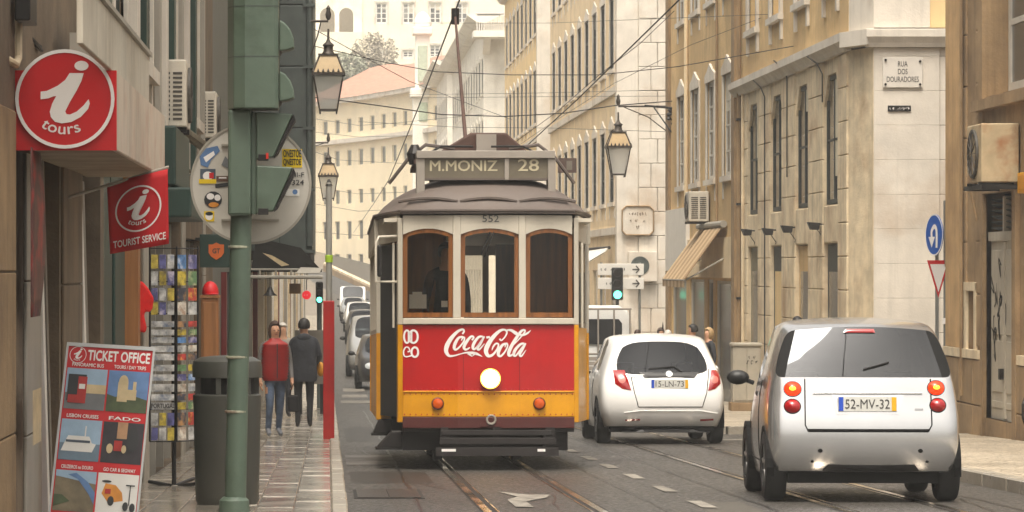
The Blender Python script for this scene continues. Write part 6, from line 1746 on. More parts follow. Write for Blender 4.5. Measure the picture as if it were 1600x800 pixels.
SM.patch('lower_grille', [(lx(1284), lz(731)), (lx(1292), lz(722)), (lx(1428), lz(722)), (lx(1436), lz(731))], m_black, .008)
for px_ in (1280, 1436): SM.patch('bumper_plug', ELL(lx(px_), lz(700), .02, .016), m_seam, .004)
for px_ in (1268, 1447): SM.patch('bumper_plug', ELL(lx(px_), lz(717), .014, .01), m_seam, .004)
SM.patch('brake_light', [(lx(1322), lz(516)), (lx(1372), lz(516)), (lx(1370), lz(510)), (lx(1326), lz(510))], m_redlens, .01, .006)
SM.patch('badge', [(lx(1428), lz(634)), (lx(1441), lz(634)), (lx(1441), lz(637)), (lx(1428), lz(637))], m_rim, .004)
SM.line('door_gap', [(.98, .3), (1.0, 1.0)], .005, side='left'); SM.line('door_gap', [(2.1, .35), (2.12, .9)], .005, side='left')
SM.line('panel_gap', [(.98, .32), (2.1, .34)], .005, side='left')
SM.patch('door_handle', [(1.12, .86), (1.34, .87), (1.34, .91), (1.12, .9)], m_black, .012, .01, side='left')
MB().box(-.62, .62, .12, 2.4, .16, .3).build('floor_pan', m_seam, SM.o)
MB().tube([SM.hit(lx(1350), 1.1)[0] + Vector((0, -.01, 0)), SM.hit(lx(1390), 1.16)[0] + Vector((0, -.015, 0))], .008, 6).build('wiper', m_black, SM.o)

# ---------------- white hatchback
def hatch_stations(L=3.9, w=.845, h=1.45, bz_=.96):
    return [row([.14, .02, .0, .05, .10, .56], [.24, .38, .62, .80, bz_ - .03, h - .10], [w * .86, w * .97, w, w * .985, w * .945, w * .72]),
            row([.62] * 4 + [.68, .84], [.2, .38, .62, .80, bz_, h - .015], [w * .95, w, w * 1.01, w, w * .965, w * .755]),
            row([1.36] * 5 + [1.38], [.2, .38, .62, .80, bz_ - .02, h + .01], [w * .95, w, w * 1.01, w, w * .965, w * .765]),
            row([1.5] * 6, [.2, .38, .62, .80, bz_ - .03, h + .01], [w * .95, w, w * 1.01, w, w * .965, w * .765]),
            row([L * .67] * 5 + [L * .56], [.2, .38, .62, .80, bz_ - .06, h - .02], [w * .95, w, w, w * .985, w * .945, w * .74]),
            row([L * .78] * 6, [.2, .38, .60, .76, bz_ - .1, bz_ + .0], [w * .94, w * .99, w * .985, w * .97, w * .93, w * .88]),
            row([L * .92] * 6, [.22, .38, .58, .70, .80, .88], [w * .85, w * .93, w * .93, w * .9, w * .86, w * .78]),
            row([L - .06, L, L, L - .03, L - .08, L - .16], [.26, .38, .52, .63, .70, .77], [w * .7, w * .78, w * .78, w * .75, w * .7, w * .62])]
JZ = Car('white_hatchback', 'white hatchback with red tail lamps driving beside the tram', m_white_p, hatch_stations(), (4.50, 44.7, gz(44.7)), R(-.3), wsh=4, glass_rear=(1, 2, 3))
jx = lambda p: (p - 1027) / 116.4; jz = lambda p: (692.5 - p) / 116.4
JZ.wheels((.66, 3.16), .745, .30, .19, .35, .853)
JZ.mirrors(2.55, 1.0, .82, m_white_p); JZ.seats((1.2, 2.0), .4, .8)
for sg, pts in ((-1, [(950, 577), (968, 577), (977, 608), (964, 606), (952, 598)]), (1, [(1118, 577), (1104, 577), (1097, 609), (1108, 606), (1117, 598)])):
    P2 = [(jx(a), jz(b)) for a, b in pts]; P3 = []
    for q in range(len(P2)):
        a, b = P2[q], P2[(q + 1) % len(P2)]
        P3 += [a, ((a[0] + b[0]) / 2, (a[1] + b[1]) / 2)]
    o_ = JZ.patch('tail_lamp', P3, m_redlens, .008, .015)
    JZ.patch('lamp_band', [(a * .985, b - .02) for a, b in ELL(sum(p[0] for p in P2) / 5, sum(p[1] for p in P2) / 5 + .03, .05, .05)], mat('clear_red_lens', (200, 120, 110), .2), .022, .004, parent=o_)
JZ.plate('15-LN-73', jx(1037), jz(598), .5, .125)
JZ.patch('plate_surround', [(jx(1000), jz(590)), (jx(1075), jz(590)), (jx(1070), jz(610)), (jx(1005), jz(610))], m_white_p, .004)
JZ.patch('tailgate_garnish', [(jx(990), jz(580)), (jx(1085), jz(580)), (jx(1076), jz(589)), (jx(998), jz(589))], m_black, .006, .004)
JZ.patch('badge', ELL(jx(1037), jz(583), .045, .04, 12), m_rim, .014)
JZ.line('tailgate_gap', [(jx(975), jz(575)), (jx(982), jz(612)), (jx(988), jz(634)), (jx(1088), jz(634)), (jx(1095), jz(612)), (jx(1100), jz(575))], .006)
JZ.line('bumper_crease', [(jx(966), jz(643)), (jx(990), jz(640)), (jx(1085), jz(640)), (jx(1112), jz(644))], .008, m_white_p, off=.003)
for a, b in ((968, 991), (1085, 1106)): JZ.patch('reflector', [(jx(a), jz(656)), (jx(b), jz(655)), (jx(b), jz(652)), (jx(a), jz(653))], m_redlens, .006)
JZ.line('wiper', [(jx(1006), jz(575)), (jx(1045), jz(572)), (jx(1058), jz(580))], .008, m_black, off=.012)
JZ.patch('lower_valance', [(jx(955), jz(668)), (jx(1110), jz(668)), (jx(1100), jz(674)), (jx(965), jz(674))], m_black, .006)
letters('lettering', 'Jazz', m_rim, JZ.o, Vector((jx(984), 0, jz(588))) + Vector((0, JZ.hit(jx(984), jz(588))[0].y - .006, 0)), .13, .04, 0, shear=.3)
JZ.line('door_gap', [(.95, .5), (1.4, .35), (1.42, .96)], .005, side='left'); JZ.line('door_gap', [(2.55, .35), (2.6, .9)], .005, side='left')
for y in (1.25, 2.2): JZ.patch('door_handle', [(y, .86), (y + .2, .87), (y + .2, .9), (y, .89)], m_white_p, .014, .01, side='left')
MB().box(-.7, .7, .2, 3.6, .16, .3).build('floor_pan', m_seam, JZ.o)
MB().lathe([(.012, 0), (.008, .06), (.002, .1)], (jx(1035), .75, 1.555), 8).build('aerial', m_black, JZ.o)

# ---------------- cars parked along the left kerb, facing us
def parked(name, label, paint, X, Yf, L, w, h, belt, group='cars parked along the left kerb'):
    c = Car(name, label, paint, hatch_stations(L, w, h, belt), (X, Yf + L, gz(Yf + 1)), math.pi, group=group)
    c.wheels((.68, L - .78), w - .1, .31, .19, .36, w + .006)
    c.mirrors(L * .64, belt + .03, w, m_black)
    for sg in (-1, 1):
        o_ = c.patch('headlamp', ELL(sg * w * .55, .66, .13, .085), m_hl, .01, .03, side='front')
    c.patch('grille', [(-.3, .52), (.3, .52), (.34, .62), (-.34, .62)], m_black, .008, side='front')
    c.patch('lower_grille', [(-.5, .3), (.5, .3), (.55, .42), (-.55, .42)], m_black, .008, side='front')
    c.plate('', 0, .47, .5, .11, side='front')
    c.seats((1.3,), .4, w - .04)
    return c
m_dkcar = mat('dark_grey_paint', (54, 56, 60), .3, metal=.3, var=.04, coat=.6)
m_slv2 = mat('light_silver_paint', (178, 180, 180), .3, metal=.4, var=.03, coat=.5)
parked('dark_parked_car', 'dark grey parked car nearest on the left, half hidden behind the tram', m_dkcar, 1.62, 92, 4.0, .86, 1.47, .95)
parked('silver_parked_car', 'tall silver parked car just behind the dark grey one', m_slv2, 1.45, 104, 4.2, .88, 1.85, 1.15)
parked('black_parked_car', 'black parked car in the middle of the left row', mat('black_paint', (34, 36, 38), .3, var=.03, coat=.5), 1.62, 148, 4.0, .86, 1.5, .95)
parked('white_parked_car', 'white parked car near the far end of the left row', m_white_p, 1.7, 178, 4.0, .88, 1.55, .97)
parked('pale_far_car', 'small pale car with lit lamp in front of the far van', m_slv2, 1.62, 214, 4.0, .86, 1.5, .95)

# ---------------- vans: far white van and the flatbed truck right of the tram
def van_stations(L, w, h):
    return [row([.06, 0, 0, 0, .02, .1], [.3, .45, .8, 1.1, 1.25, h], [w * .95, w, w, w, w, w * .9])] + \
           [row([y] * 6, [.25, .45, .8, 1.1, 1.25, h + .03], [w * .97, w, w, w, w, w * .92]) for y in (.9, L * .5, L * .55, L * .66)] + \
           [row([L * .84] * 5 + [L * .83], [.25, .45, .75, .95, 1.08, 1.2], [w * .96, w, w, w * .98, w * .95, w * .9]),
            row([L - .05, L, L, L - .03, L - .08, L - .15], [.3, .45, .62, .75, .85, .95], [w * .8, w * .85, w * .85, w * .83, w * .8, w * .72])]
VN = Car('far_van', 'white van at the far end of the left row of parked cars', m_white_p, van_stations(4.8, .95, 2.1), (1.72, 232 + 4.8, gz(232)), math.pi, glass_side=(3,), group='cars parked along the left kerb', cat='van')
VN.wheels((.9, 3.9), .82, .33, .2, .38, .956); VN.mirrors(3.3, 1.25, .93, m_black)
for sg in (-1, 1): VN.patch('headlamp', ELL(sg * .62, .78, .13, .09), m_hl, .01, .03, side='front')
VN.patch('grille', [(-.4, .55), (.4, .55), (.45, .68), (-.45, .68)], m_black, .008, side='front')

FB = thing('flatbed_truck', 'white flatbed truck with barred rack behind its cab window right of the tram', 'truck', (4.8, 60, gz(60)), local=True)
FB.rotation_euler = (-.0248, 0, 0)
MB().prism([(-.95, .75), (.95, .75), (.95, 1.75), (.88, 2.02), (.7, 2.12), (-.7, 2.12), (-.88, 2.02), (-.95, 1.75)], lambda u, v, d: (u, 3.0 + d, v), 0, 1.5).build('cab', m_white_p, FB, bevel=.04)
MB().prism([(-.78, 1.38), (.72, 1.38), (.76, 1.45), (.76, 1.78), (.70, 1.86), (-.70, 1.86), (-.78, 1.78)], lambda u, v, d: (u, 2.99 - d, v), 0, .015).build('rear_window', m_wglass, FB)
MB().box(-.95, .95, 0, 2.9, .72, .8).build('bed', m_slate, FB)
for k in range(5): MB().box(-.95, .95, -.03, .0, .74 + .085 * k, .81 + .085 * k).build('tailgate_slat', m_tgrey, FB)
for k in range(7): MB().tube([(-.9 + .3 * k, 2.85, .8), (-.9 + .3 * k, 2.85, 2.05)], .018, 6).build('rack_bar', m_tgrey, FB)
for z in (1.2, 2.05): MB().tube([(-.93, 2.85, z), (.93, 2.85, z)], .02, 6).build('rack_rail', m_tgrey, FB)
for s in (-1, 1):
    MB().box(*sorted((s * .93, s * .97)), 0, 2.9, .8, 1.15).build('side_board', m_tgrey, FB)
    for y in (.8, 3.9): MB().lathe([(.02, -.1), (.33, -.1), (.35, -.06), (.35, .06), (.33, .1), (.02, .1)], (s * .8, y, .35), 22, 'x').build('wheel', m_tyre, FB, smooth=True)
    MB().box(*sorted((s * .7, s * .9)), -.05, -.03, .58, .7).build('tail_lamp', m_redlens, FB)
MB().box(-.7, .7, .1, 4.4, .45, .72).build('chassis', m_black, FB)

# ================================================================== RIGHT SIDE FURNITURE
a, b = PR(77, 2.32, .5), PR(77, 3.03, .02)
aircon('white air conditioner on the ochre wall above the striped awning', XR - .5, XR - .04, 76.6, 77.4, 2.34, 3.03, -1)
m_acr = mat('rusty_casing', (186, 166, 132), .7, var=.15, scale=3, streak=.3, stain=(150, 84, 34), stain_amt=.8, stain_scale=2.5)
aircon('rusty air conditioner with round fan jutting from the grimy wall at the right edge', XR - .5, XR - .02, 42.3, 43.25, 2.35, 3.1, -1, m_acr, slots=False)
BR = thing('wall_bracket', 'rusty bracket below the rusty air conditioner at the right edge', 'bracket', (XR, 42.8, 2.3))
m = MB(); m.box(XR - .5, XR, 42.2, 42.25, 2.26, 2.32); m.box(XR - .5, XR, 43.3, 43.35, 2.26, 2.32); m.box(XR - .52, XR - .48, 42.2, 43.35, 2.262, 2.318); m.build('frame', m_iron, BR)
# striped awning
m_aw = mat('tan_awning_cloth', (190, 164, 128), .85, var=.1, scale=3); m_aw2 = mat('brown_awning_stripe', (156, 128, 94), .85, var=.1, scale=3)
A = thing('shop_awning', 'brown and tan striped awning sloping out over the right pavement', 'awning', (XR, 76, 2.2))
nS = 12
for k in range(nS):
    y0, y1 = 73.5 + 4.7 * k / nS, 73.5 + 4.7 * (k + 1) / nS
    q = MB(); q.hexa([(8.72, y0, 2.2), (8.72, y1, 2.2), (8.72, y1, 2.22), (8.72, y0, 2.22), (7.86, y0, 1.0), (7.86, y1, 1.0), (7.85, y1, 1.02), (7.85, y0, 1.02)]); q.build('cloth_stripe', m_aw if k % 2 else m_aw2, A)
    q = MB(); q.hexa([(7.85, y0, .84), (7.85, y1, .84), (7.862, y1, .84), (7.862, y0, .84), (7.85, y0, 1.0), (7.85, y1, 1.0), (7.862, y1, 1.0), (7.862, y0, 1.0)]); q.build('valance', m_aw2 if k % 2 else m_aw, A)
MB().tube([(8.72, 73.4, 2.24), (8.72, 78.3, 2.24)], .08, 10).build('roller', m_greyp, A)
for y in (73.6, 78.1): MB().tube([(8.78, y, 1.5), (7.9, y, 1.0)], .02, 6).build('arm', m_greyp, A)
MB().tube([(7.86, 73.45, 1.0), (7.86, 78.25, 1.0)], .02, 6).build('front_bar', m_greyp, A)
# floodlights on short arms
for n_, (x, y) in enumerate(((1167, 362), (1200, 361), (1230, 357), (1272, 352))):
    Yw = Yx(x + 14); c = pt(x, y, Yw)
    F = thing('floodlight', 'small black floodlight on a wall arm, ' + ['farthest from', 'third from', 'second from', 'nearest to'][n_] + ' the street corner', 'floodlight', c, 'floodlights over the corner shop openings')
    MB().tube([(XR - .02, Yw, c.z + .02), (c.x + .1, Yw, c.z + .02)], .015, 6).build('arm', m_iron, F)
    MB().prism([(c.x - .12, c.z + .06), (c.x + .1, c.z + .04), (c.x + .08, c.z - .08), (c.x - .06, c.z - .08)], lambda u, v, d_: (u, Yw - .1 + d_, v), 0, .22).build('housing', m_iron, F, bevel=.01)
    MB().tube([(c.x + .06, Yw, c.z - .08), (c.x + .16, Yw, c.z - .22), (XR - .03, Yw, c.z - .26)], .008, 5).build('cable', m_cable, F, smooth=True)
# utility cabinet
m_cab = mat('cabinet_grey', (172, 164, 148), .6, var=.07, scale=3, streak=.2)
U = thing('utility_cabinet', 'grey roadside utility cabinet on the right pavement between the two cars', 'cabinet', (7.92, 63.2, gz(63)))
uz = gz(63) + .12
MB().box(7.62, 8.23, 62.96, 63.4, uz, uz + .16).build('plinth', m_stone2, U, bevel=.01)
MB().box(7.66, 8.19, 63.0, 63.36, uz + .16, uz + 1.22).build('body', m_cab, U, bevel=.01)
MB().box(7.64, 8.21, 62.97, 63.38, uz + 1.222, uz + 1.29).build('lid', m_cab, U, bevel=.02)
for x0, x1 in ((7.69, 7.915), (7.935, 8.16)): MB().box(x0, x1, 62.985, 62.999, uz + .2, uz + 1.18).build('door', m_cab, U, bevel=.004)
MB().box(7.72, 7.735, 62.975, 62.984, uz + .5, uz + .75).build('hinge_slot', m_iron, U)
scrawl('lettering', m_ink, U, (8.04, 62.982, uz + 1.02), .2, .07, 4); scrawl('lettering', m_ink, U, (8.03, 62.982, uz + .92), .24, .08, 3, 4)

# road signs in the side street
m_blue = mat('sign_blue', (26, 84, 170), .4, var=.04); m_gal = mat('galvanised_post', (136, 138, 134), .4, metal=.5, var=.08)
def post(o, x, y, z1): MB().tube([(x, y, gz(y) - .02), (x, y, z1)], .03, 8).build('post', m_gal, o, smooth=True)
SB = thing('blue_arrow_sign', 'blue round sign with white arrow turned sideways beside the right corner wall', 'road sign', pt(1464, 560, 52))
c = pt(1460, 367, 52); ang = R(-76); nx, ny = math.sin(ang), -math.cos(ang); tx_, ty_ = math.cos(ang), math.sin(ang)
fS = lambda u, v, d_: (c.x + u * tx_ + nx * d_, c.y + u * ty_ + ny * d_, c.z + v)
MB().prism(el(0, 0, .325, .325, 36), fS, -.006, .006).build('disc', m_blue, SB)
m = MB(); stroke(m, [(.1, -.2), (.1, .06), (.02, .13), (-.08, .06), (-.08, -.04)], [.07] * 5, lambda u, v, d_=0: fS(u, v, .008 + d_), 0, .002); m.poly([fS(-.2, -.03, .01), fS(.04, -.03, .01), fS(-.08, -.2, .01)]); m.build('arrow', m_print, SB)
m = MB()
for k in range(36):
    q0, q1 = 2 * math.pi * k / 36, 2 * math.pi * (k + 1) / 36; m.poly([fS(.325 * math.cos(q0), .325 * math.sin(q0), .007), fS(.325 * math.cos(q1), .325 * math.sin(q1), .007), fS(.305 * math.cos(q1), .305 * math.sin(q1), .007), fS(.305 * math.cos(q0), .305 * math.sin(q0), .007)])
m.build('border', m_print, SB)
post(SB, c.x + .05, c.y + .05, c.z + .3)
SY = thing('yield_sign', 'red bordered give way triangle below the blue round sign', 'road sign', pt(1466, 560, 51.2))
c2 = pt(1466, 430, 51.2); tri = lambda s_: [(-.2 * s_, .17 * s_ + .0), (.2 * s_, .17 * s_), (0, -.26 * s_)]
f2_ = lambda u, v, d_: (c2.x + u * .93, c2.y + u * .35 - d_, c2.z + v * 1.35)
MB().prism(tri(1.0), f2_, 0, .01).build('panel', m_red, SY); MB().poly([f2_(u, v, .013) for u, v in tri(.74)]).build('white_field', m_print, SY)
post(SY, c2.x + .12, c2.y + .06, c2.z + 1.15)
MB().prism(el(0, 0, .3, .5, 24), lambda u, v, d_: (c2.x + .10 + u * .22, c2.y + u * .9 - .02 - d_, c2.z + .62 + v), 0, .012).build('turned_sign', m_board, SY)
MB().box(c2.x + .07, c2.x + .17, c2.y + .02, c2.y + .028, c2.z - .75, c2.z - .66).build('post_label', m_print, SY)

# arrow boards, green signal and wall vent at the next crossing
DA = thing('direction_boards', 'two white direction boards with black arrows pointing right behind the white hatchback', 'road sign', pt(970, 470, 93))
for y0, y1, t in ((412, 430, 'upper'), (434, 452, 'lower')):
    a, b = pt(934, y1, 93), pt(1006, y0, 93)
    o_ = MB().box(a.x, b.x, 93, 93.04, a.z, b.z).build('board', m_white, DA, bevel=.01)
    h = (a.z + b.z) / 2; x = b.x - .22
    m = MB(); q = lambda u, v, d_=0: (u, 92.995 - d_, v)
    stroke(m, [(x - .1, h), (x + .09, h)], [.035, .035], q); stroke(m, [(x + .0, h + .1), (x + .09, h), (x + .0, h - .1)], [.035] * 3, q, sub=1); m.build('arrow', m_ink, o_)
    scrawl('lettering', m_ink, o_, (a.x + .42, 92.996, h), .7 if t == 'upper' else .4, .1, 12 if t == 'upper' else 7)
for x in (940, 1000): MB().tube([(pt(x, 0, 93).x, 93.1, gz(93)), (pt(x, 0, 93).x, 93.1, pt(0, 410, 93).z)], .035, 8).build('post', m_gal, DA)
signal('green-lit traffic light in front of the two white arrow boards', 965, 418, 469, 92.5, 560)
WV = thing('wall_vent', 'cream box with round dark vent on the end wall behind the arrow boards', 'vent', pt(1003, 415, 100.3))
a, b = pt(982, 440, 100.3), pt(1027, 393, 100.3)
MB().box(a.x, b.x, 100.3, 100.56, a.z, b.z).build('box', m_stone3, WV, bevel=.02)
MB().lathe([(.28, 0), (.28, -.02), (.24, -.025), (.24, -.012), (.02, -.012)], pt(1000, 415, 100.3) + Vector((0, -.001, 0)), 28, 'y').build('grille', m_slate, WV)
# insulator bracket beside the right lantern
IB = thing('wire_bracket', 'iron bracket with insulators where the cables meet the ochre wall', 'bracket', pt(1055, 180, 85))
m = MB(); m.tube([pt(1008, 165, 86), pt(1062, 170, 85)], .03, 8); m.tube([pt(1022, 168, 86), pt(1048, 205, 85.4), pt(1060, 215, 85)], .02, 6); m.tube([pt(1060, 130, 85), pt(1064, 228, 85)], .03, 6); m.build('bracket_arm', m_iron, IB)
for x, y in ((1045, 182), (1052, 190), (1047, 175), (1056, 178)): MB().lathe([(.02, -.1), (.07, -.06), (.03, 0), (.07, .05), (.02, .1)], pt(x, y, 85.3), 8).build('insulator', m_iron, IB)
BS = thing('brown_shop_sign', 'small brown projecting sign on the cream facade right of the tram roof', 'sign', pt(888, 258, 118))
a, b = pt(872, 270, 118), pt(906, 247, 118); MB().box(a.x, b.x, 118, 118.1, a.z, b.z).build('panel', MATS['rusty_trolley'], BS, bevel=.01); MB().box(a.x + .3, a.x + .5, 117.98, 117.999, a.z + .1, b.z - .1).build('mark', m_board, BS)
SA = thing('far_awning', 'cream and brown awning behind the tram on the right', 'awning', pt(935, 400, 104))
m = MB(); m.poly([pt(915, 392, 106), pt(950, 388, 103), pt(945, 394, 103), pt(915, 412, 104)]); m.build('cloth', m_white, SA, solid=.03)
MB().tube([pt(915, 390, 106), pt(952, 387, 103)], .05, 8).build('roller', m_iron, SA)

# ================================================================== OVERHEAD WIRES
def wire(label, pts, r=.012, mm=m_cable, sub=6):
    P = [pt(*p) for p in pts]; Q = []
    for a, b in zip(P, P[1:]):
        for k in range(sub): Q.append(a.lerp(b, k / sub))
    Q.append(P[-1])
    return tag(MB().tube(Q, r * .6, 5).build('overhead_wire', mm, None, smooth=True), label, 'wire', 'overhead wires')
wire('thick black cable sagging across the street above the tram to the right lantern', [(490, 152, 78), (540, 158, 79), (600, 166, 80), (690, 179, 82), (790, 182, 84), (880, 177, 85), (960, 165, 86), (1050, 158, 85)], .024)
wire('black cable slanting down right from the upper left lantern', [(490, 45, 66.5), (560, 84, 75), (640, 127, 85), (740, 165, 95), (800, 187, 105)], .014)
wire('cable from the left bay to the ochre wall below the cornice', [(491, 72, 67), (600, 97, 66), (680, 112, 65), (800, 117, 64), (935, 117, 64), (1060, 104, 63.5), (1240, 72, 62.9)], .014)
wire('steep black cable from the top edge down to the tram roof', [(1080, -8, 84), (1000, 68, 86), (935, 118, 88), (870, 175, 92), (780, 240, 98)], .016)
wire('thin wire slanting across the cream facade to the ochre building', [(1215, 18, 66), (1080, 70, 76), (960, 130, 85), (850, 200, 95), (760, 262, 104)], .010)
wire('pale twisted rope stretched along the ochre wall', [(1063, 158, 84), (1150, 118, 72.5), (1224, 80, 64.5)], .022, mat('pale_rope', (206, 200, 190), .8, var=.3, scale=30))
wire('fine wire crossing high in front of the cream facade', [(640, 36, 100), (860, 36, 96), (1210, 22, 66)], .009)
wire('double wire crossing behind the right lantern, upper strand', [(640, 148, 110), (860, 145, 100), (1056, 140, 86)], .010)
wire('double wire crossing behind the right lantern, lower strand', [(640, 153, 110), (860, 151, 100), (1056, 150, 86)], .010)
wire('wire passing just above the tram destination box', [(560, 190, 100), (720, 199, 100), (860, 200, 98), (1045, 206, 86)], .011)
wire('wire spanning the street before the curved building, topmost', [(488, 185, 140), (560, 196, 138), (620, 192, 136), (760, 178, 140)], .014)
wire('wire spanning the street before the curved building, second from top', [(488, 206, 130), (560, 214, 130), (640, 212, 130)], .013)
wire('wire spanning the street before the curved building, third from top', [(488, 236, 120), (530, 250, 120), (640, 256, 118)], .012)
wire('wire spanning the street before the curved building, fourth from top', [(488, 292, 115), (560, 303, 115), (640, 300, 112)], .011)
wire('wire spanning the street before the curved building, fifth from top', [(488, 318, 112), (560, 330, 112), (640, 326, 110)], .011)
wire('wire spanning the street before the curved building, lowest', [(488, 362, 108), (560, 368, 108), (600, 364, 106)], .011)
CWr = lambda X, z0, label: tag(MB().tube([(X, Y, z0 + (gz(Y) - gz(40)) * .9) for Y in (20, 41.5, 60, 90, 120, 150, 180, 215)], .011, 5).build('contact_wire', m_cable), label, 'wire', 'tram contact wires')
CWr(1.63, 4.62, 'tram contact wire running along the street above the tram'); CWr(4.49, 4.75, 'tram contact wire running along the street above the white hatchback')

# ================================================================== PEOPLE
m_skin = mat('skin', (198, 150, 120), .55, var=.05); m_shoe = mat('dark_shoe', (40, 36, 34), .6, var=.1)
def person(label, X, Y, h, rotz, top, legs, hair, pose=None, raised=.12, name='person', loc=None, shoe=m_shoe, sleeve=None, group=None, simple=False, hairlen=0.0):
    z = gz(Y) + raised
    o = thing(name, label, 'person', loc or (X, Y, z), group, local=True, rotz=rotz)
    s = h / 1.75
    J = dict(pelvis=(0, 0, .95), spine=(0, .01, 1.14), chest=(0, 0, 1.33), neck=(0, .015, 1.48), jaw=(0, -.005, 1.555), head=(0, 0, 1.63), crown=(0, .01, 1.70))
    for sg, n in ((-1, 'l'), (1, 'r')):
        J.update({'clav' + n: (sg * .09, .01, 1.41), 'sho' + n: (sg * .175, .01, 1.40), 'elb' + n: (sg * .225, .04, 1.12), 'wri' + n: (sg * .235, -.03, .89), 'pal' + n: (sg * .235, -.05, .82),
                  'hip' + n: (sg * .085, 0, .89), 'kne' + n: (sg * .10, -.02, .50), 'ank' + n: (sg * .10, .03, .09), 'toe' + n: (sg * .11, -.13, .035)})
    if pose: J.update(pose)
    Rd = dict(pelvis=(.155, .115), spine=(.135, .10), chest=(.16, .115), neck=(.055, .055), jaw=(.068, .078), head=(.08, .10), crown=(.055, .07), clav=(.08, .08), sho=(.068, .068), elb=(.048, .048), wri=(.032, .032), pal=(.042, .02), hip=(.095, .095), kne=(.062, .062), ank=(.042, .045), toe=(.042, .03))
    E = [('pelvis', 'spine', 'top'), ('spine', 'chest', 'top'), ('chest', 'neck', 'top'), ('neck', 'jaw', 'skin'), ('jaw', 'head', 'skin'), ('head', 'crown', 'skin')]
    for n in 'lr':
        E += [('chest', 'clav' + n, 'top'), ('clav' + n, 'sho' + n, 'top'), ('sho' + n, 'elb' + n, 'sleeve'), ('elb' + n, 'wri' + n, 'sleeve'), ('wri' + n, 'pal' + n, 'skin'), ('pelvis', 'hip' + n, 'legs'), ('hip' + n, 'kne' + n, 'legs'), ('kne' + n, 'ank' + n, 'legs'), ('ank' + n, 'toe' + n, 'shoe')]
    names = list(J); idx = {n: i for i, n in enumerate(names)}
    bm = bmesh.new(); lay = bm.verts.layers.skin.verify()
    vs = []
    for n in names:
        v = bm.verts.new(Vector(J[n]) * s); r = Rd.get(n, Rd.get(n[:-1])); v[lay].radius = (r[0] * s, r[1] * s); v[lay].use_root = n == 'pelvis'; vs.append(v)
    segs = []
    for a, b, t in E: bm.edges.new((vs[idx[a]], vs[idx[b]])); segs.append((Vector(J[a]) * s, Vector(J[b]) * s, t))
    if not simple:
        for sg, n in ((-1, 'l'), (1, 'r')):
            p = Vector(J['pal' + n])
            dn = (p - Vector(J['wri' + n])).normalized()
            for k, L_ in enumerate((.06, .075, .07, .055)):
                q1 = p + dn * .045 + Vector((0, -.03 + .02 * k, 0)); q2 = q1 + dn * L_ * .55 + Vector((-sg * .01, 0, 0)); q3 = q2 + dn * L_ * .4 + Vector((-sg * .022, 0, 0)); prev = vs[idx['pal' + n]]
                for q in (q1, q2, q3):
                    v = bm.verts.new(q * s); v[lay].radius = (.0095 * s, .0095 * s); bm.edges.new((prev, v)); segs.append((prev.co.copy(), v.co.copy(), 'skin')); prev = v
            t1 = p + Vector((-sg * .01, -.045, .01)); t2 = t1 + dn * .045 + Vector((0, -.015, 0)); prev = vs[idx['pal' + n]]
            for q in (t1, t2):
                v = bm.verts.new(q * s); v[lay].radius = (.011 * s, .011 * s); bm.edges.new((prev, v)); segs.append((prev.co.copy(), v.co.copy(), 'skin')); prev = v
    me = bpy.data.meshes.new('sk'); bm.to_mesh(me); bm.free()
    tmp = bpy.data.objects.new('tmp', me); COL.objects.link(tmp)
    tmp.modifiers.new('k', 'SKIN').use_smooth_shade = True; md = tmp.modifiers.new('s', 'SUBSURF'); md.levels = md.render_levels = 1 if simple else 2
    dg = bpy.context.evaluated_depsgraph_get(); dg.update()
    ev = bpy.data.meshes.new_from_object(tmp.evaluated_get(dg)); bpy.data.objects.remove(tmp)
    kinds = ['top', 'sleeve', 'legs', 'shoe', 'skin']
    ev.materials.clear()
    for m_ in (top, sleeve or top, legs, shoe, m_skin): ev.materials.append(m_)
    for p in ev.polygons:
        c = p.center; best = (9, 'top')
        for a, b, t in segs:
            d_ = b - a; u = max(0, min(1, (c - a).dot(d_) / max(d_.length_squared, 1e-9))); dist = (c - a - d_ * u).length
            if dist < best[0]: best = (dist, t)
        p.material_index = kinds.index(best[1]); p.use_smooth = True
    ev.name = 'body'; bo = bpy.data.objects.new('body', ev); _link(bo, o)
    hc = Vector(J['head']) * s; tilt = 0
    def cut(p):
        q = p.copy()
        if q.y < -.03 * s and q.z < (.05 + hairlen * .5) * s: q.y = -.03 * s + (q.y + .03 * s) * .1
        if q.z < -.05 * s and not hairlen: q.z = -.05 * s + (q.z + .05 * s) * .3
        return q
    MB().ell(hc + Vector((0, .015 * s, .015 * s - hairlen * .5 * s)), (.098 * s, .118 * s, (.115 + hairlen * .6) * s), 18, 12, cut).build('hair', hair, o, smooth=True)
    if not simple:
        for sg in (-1, 1):
            MB().ell(hc + Vector((sg * .032 * s, -.098 * s, -.01 * s)), (.012 * s, .008 * s, .007 * s), 8, 6).build('eye', m_ink, o, smooth=True)
            MB().ell(hc + Vector((sg * .085 * s, .01 * s, -.02 * s)), (.012 * s, .02 * s, .03 * s), 8, 6).build('ear', m_skin, o, smooth=True)
        MB().ell(hc + Vector((0, -.108 * s, -.035 * s)), (.013 * s, .018 * s, .022 * s), 8, 6).build('nose', m_skin, o, smooth=True)
        MB().ell(hc + Vector((0, -.09 * s, -.075 * s)), (.024 * s, .008 * s, .006 * s), 8, 6).build('mouth', mat('lips', (150, 84, 76), .5), o, smooth=True)
    return o, J, s
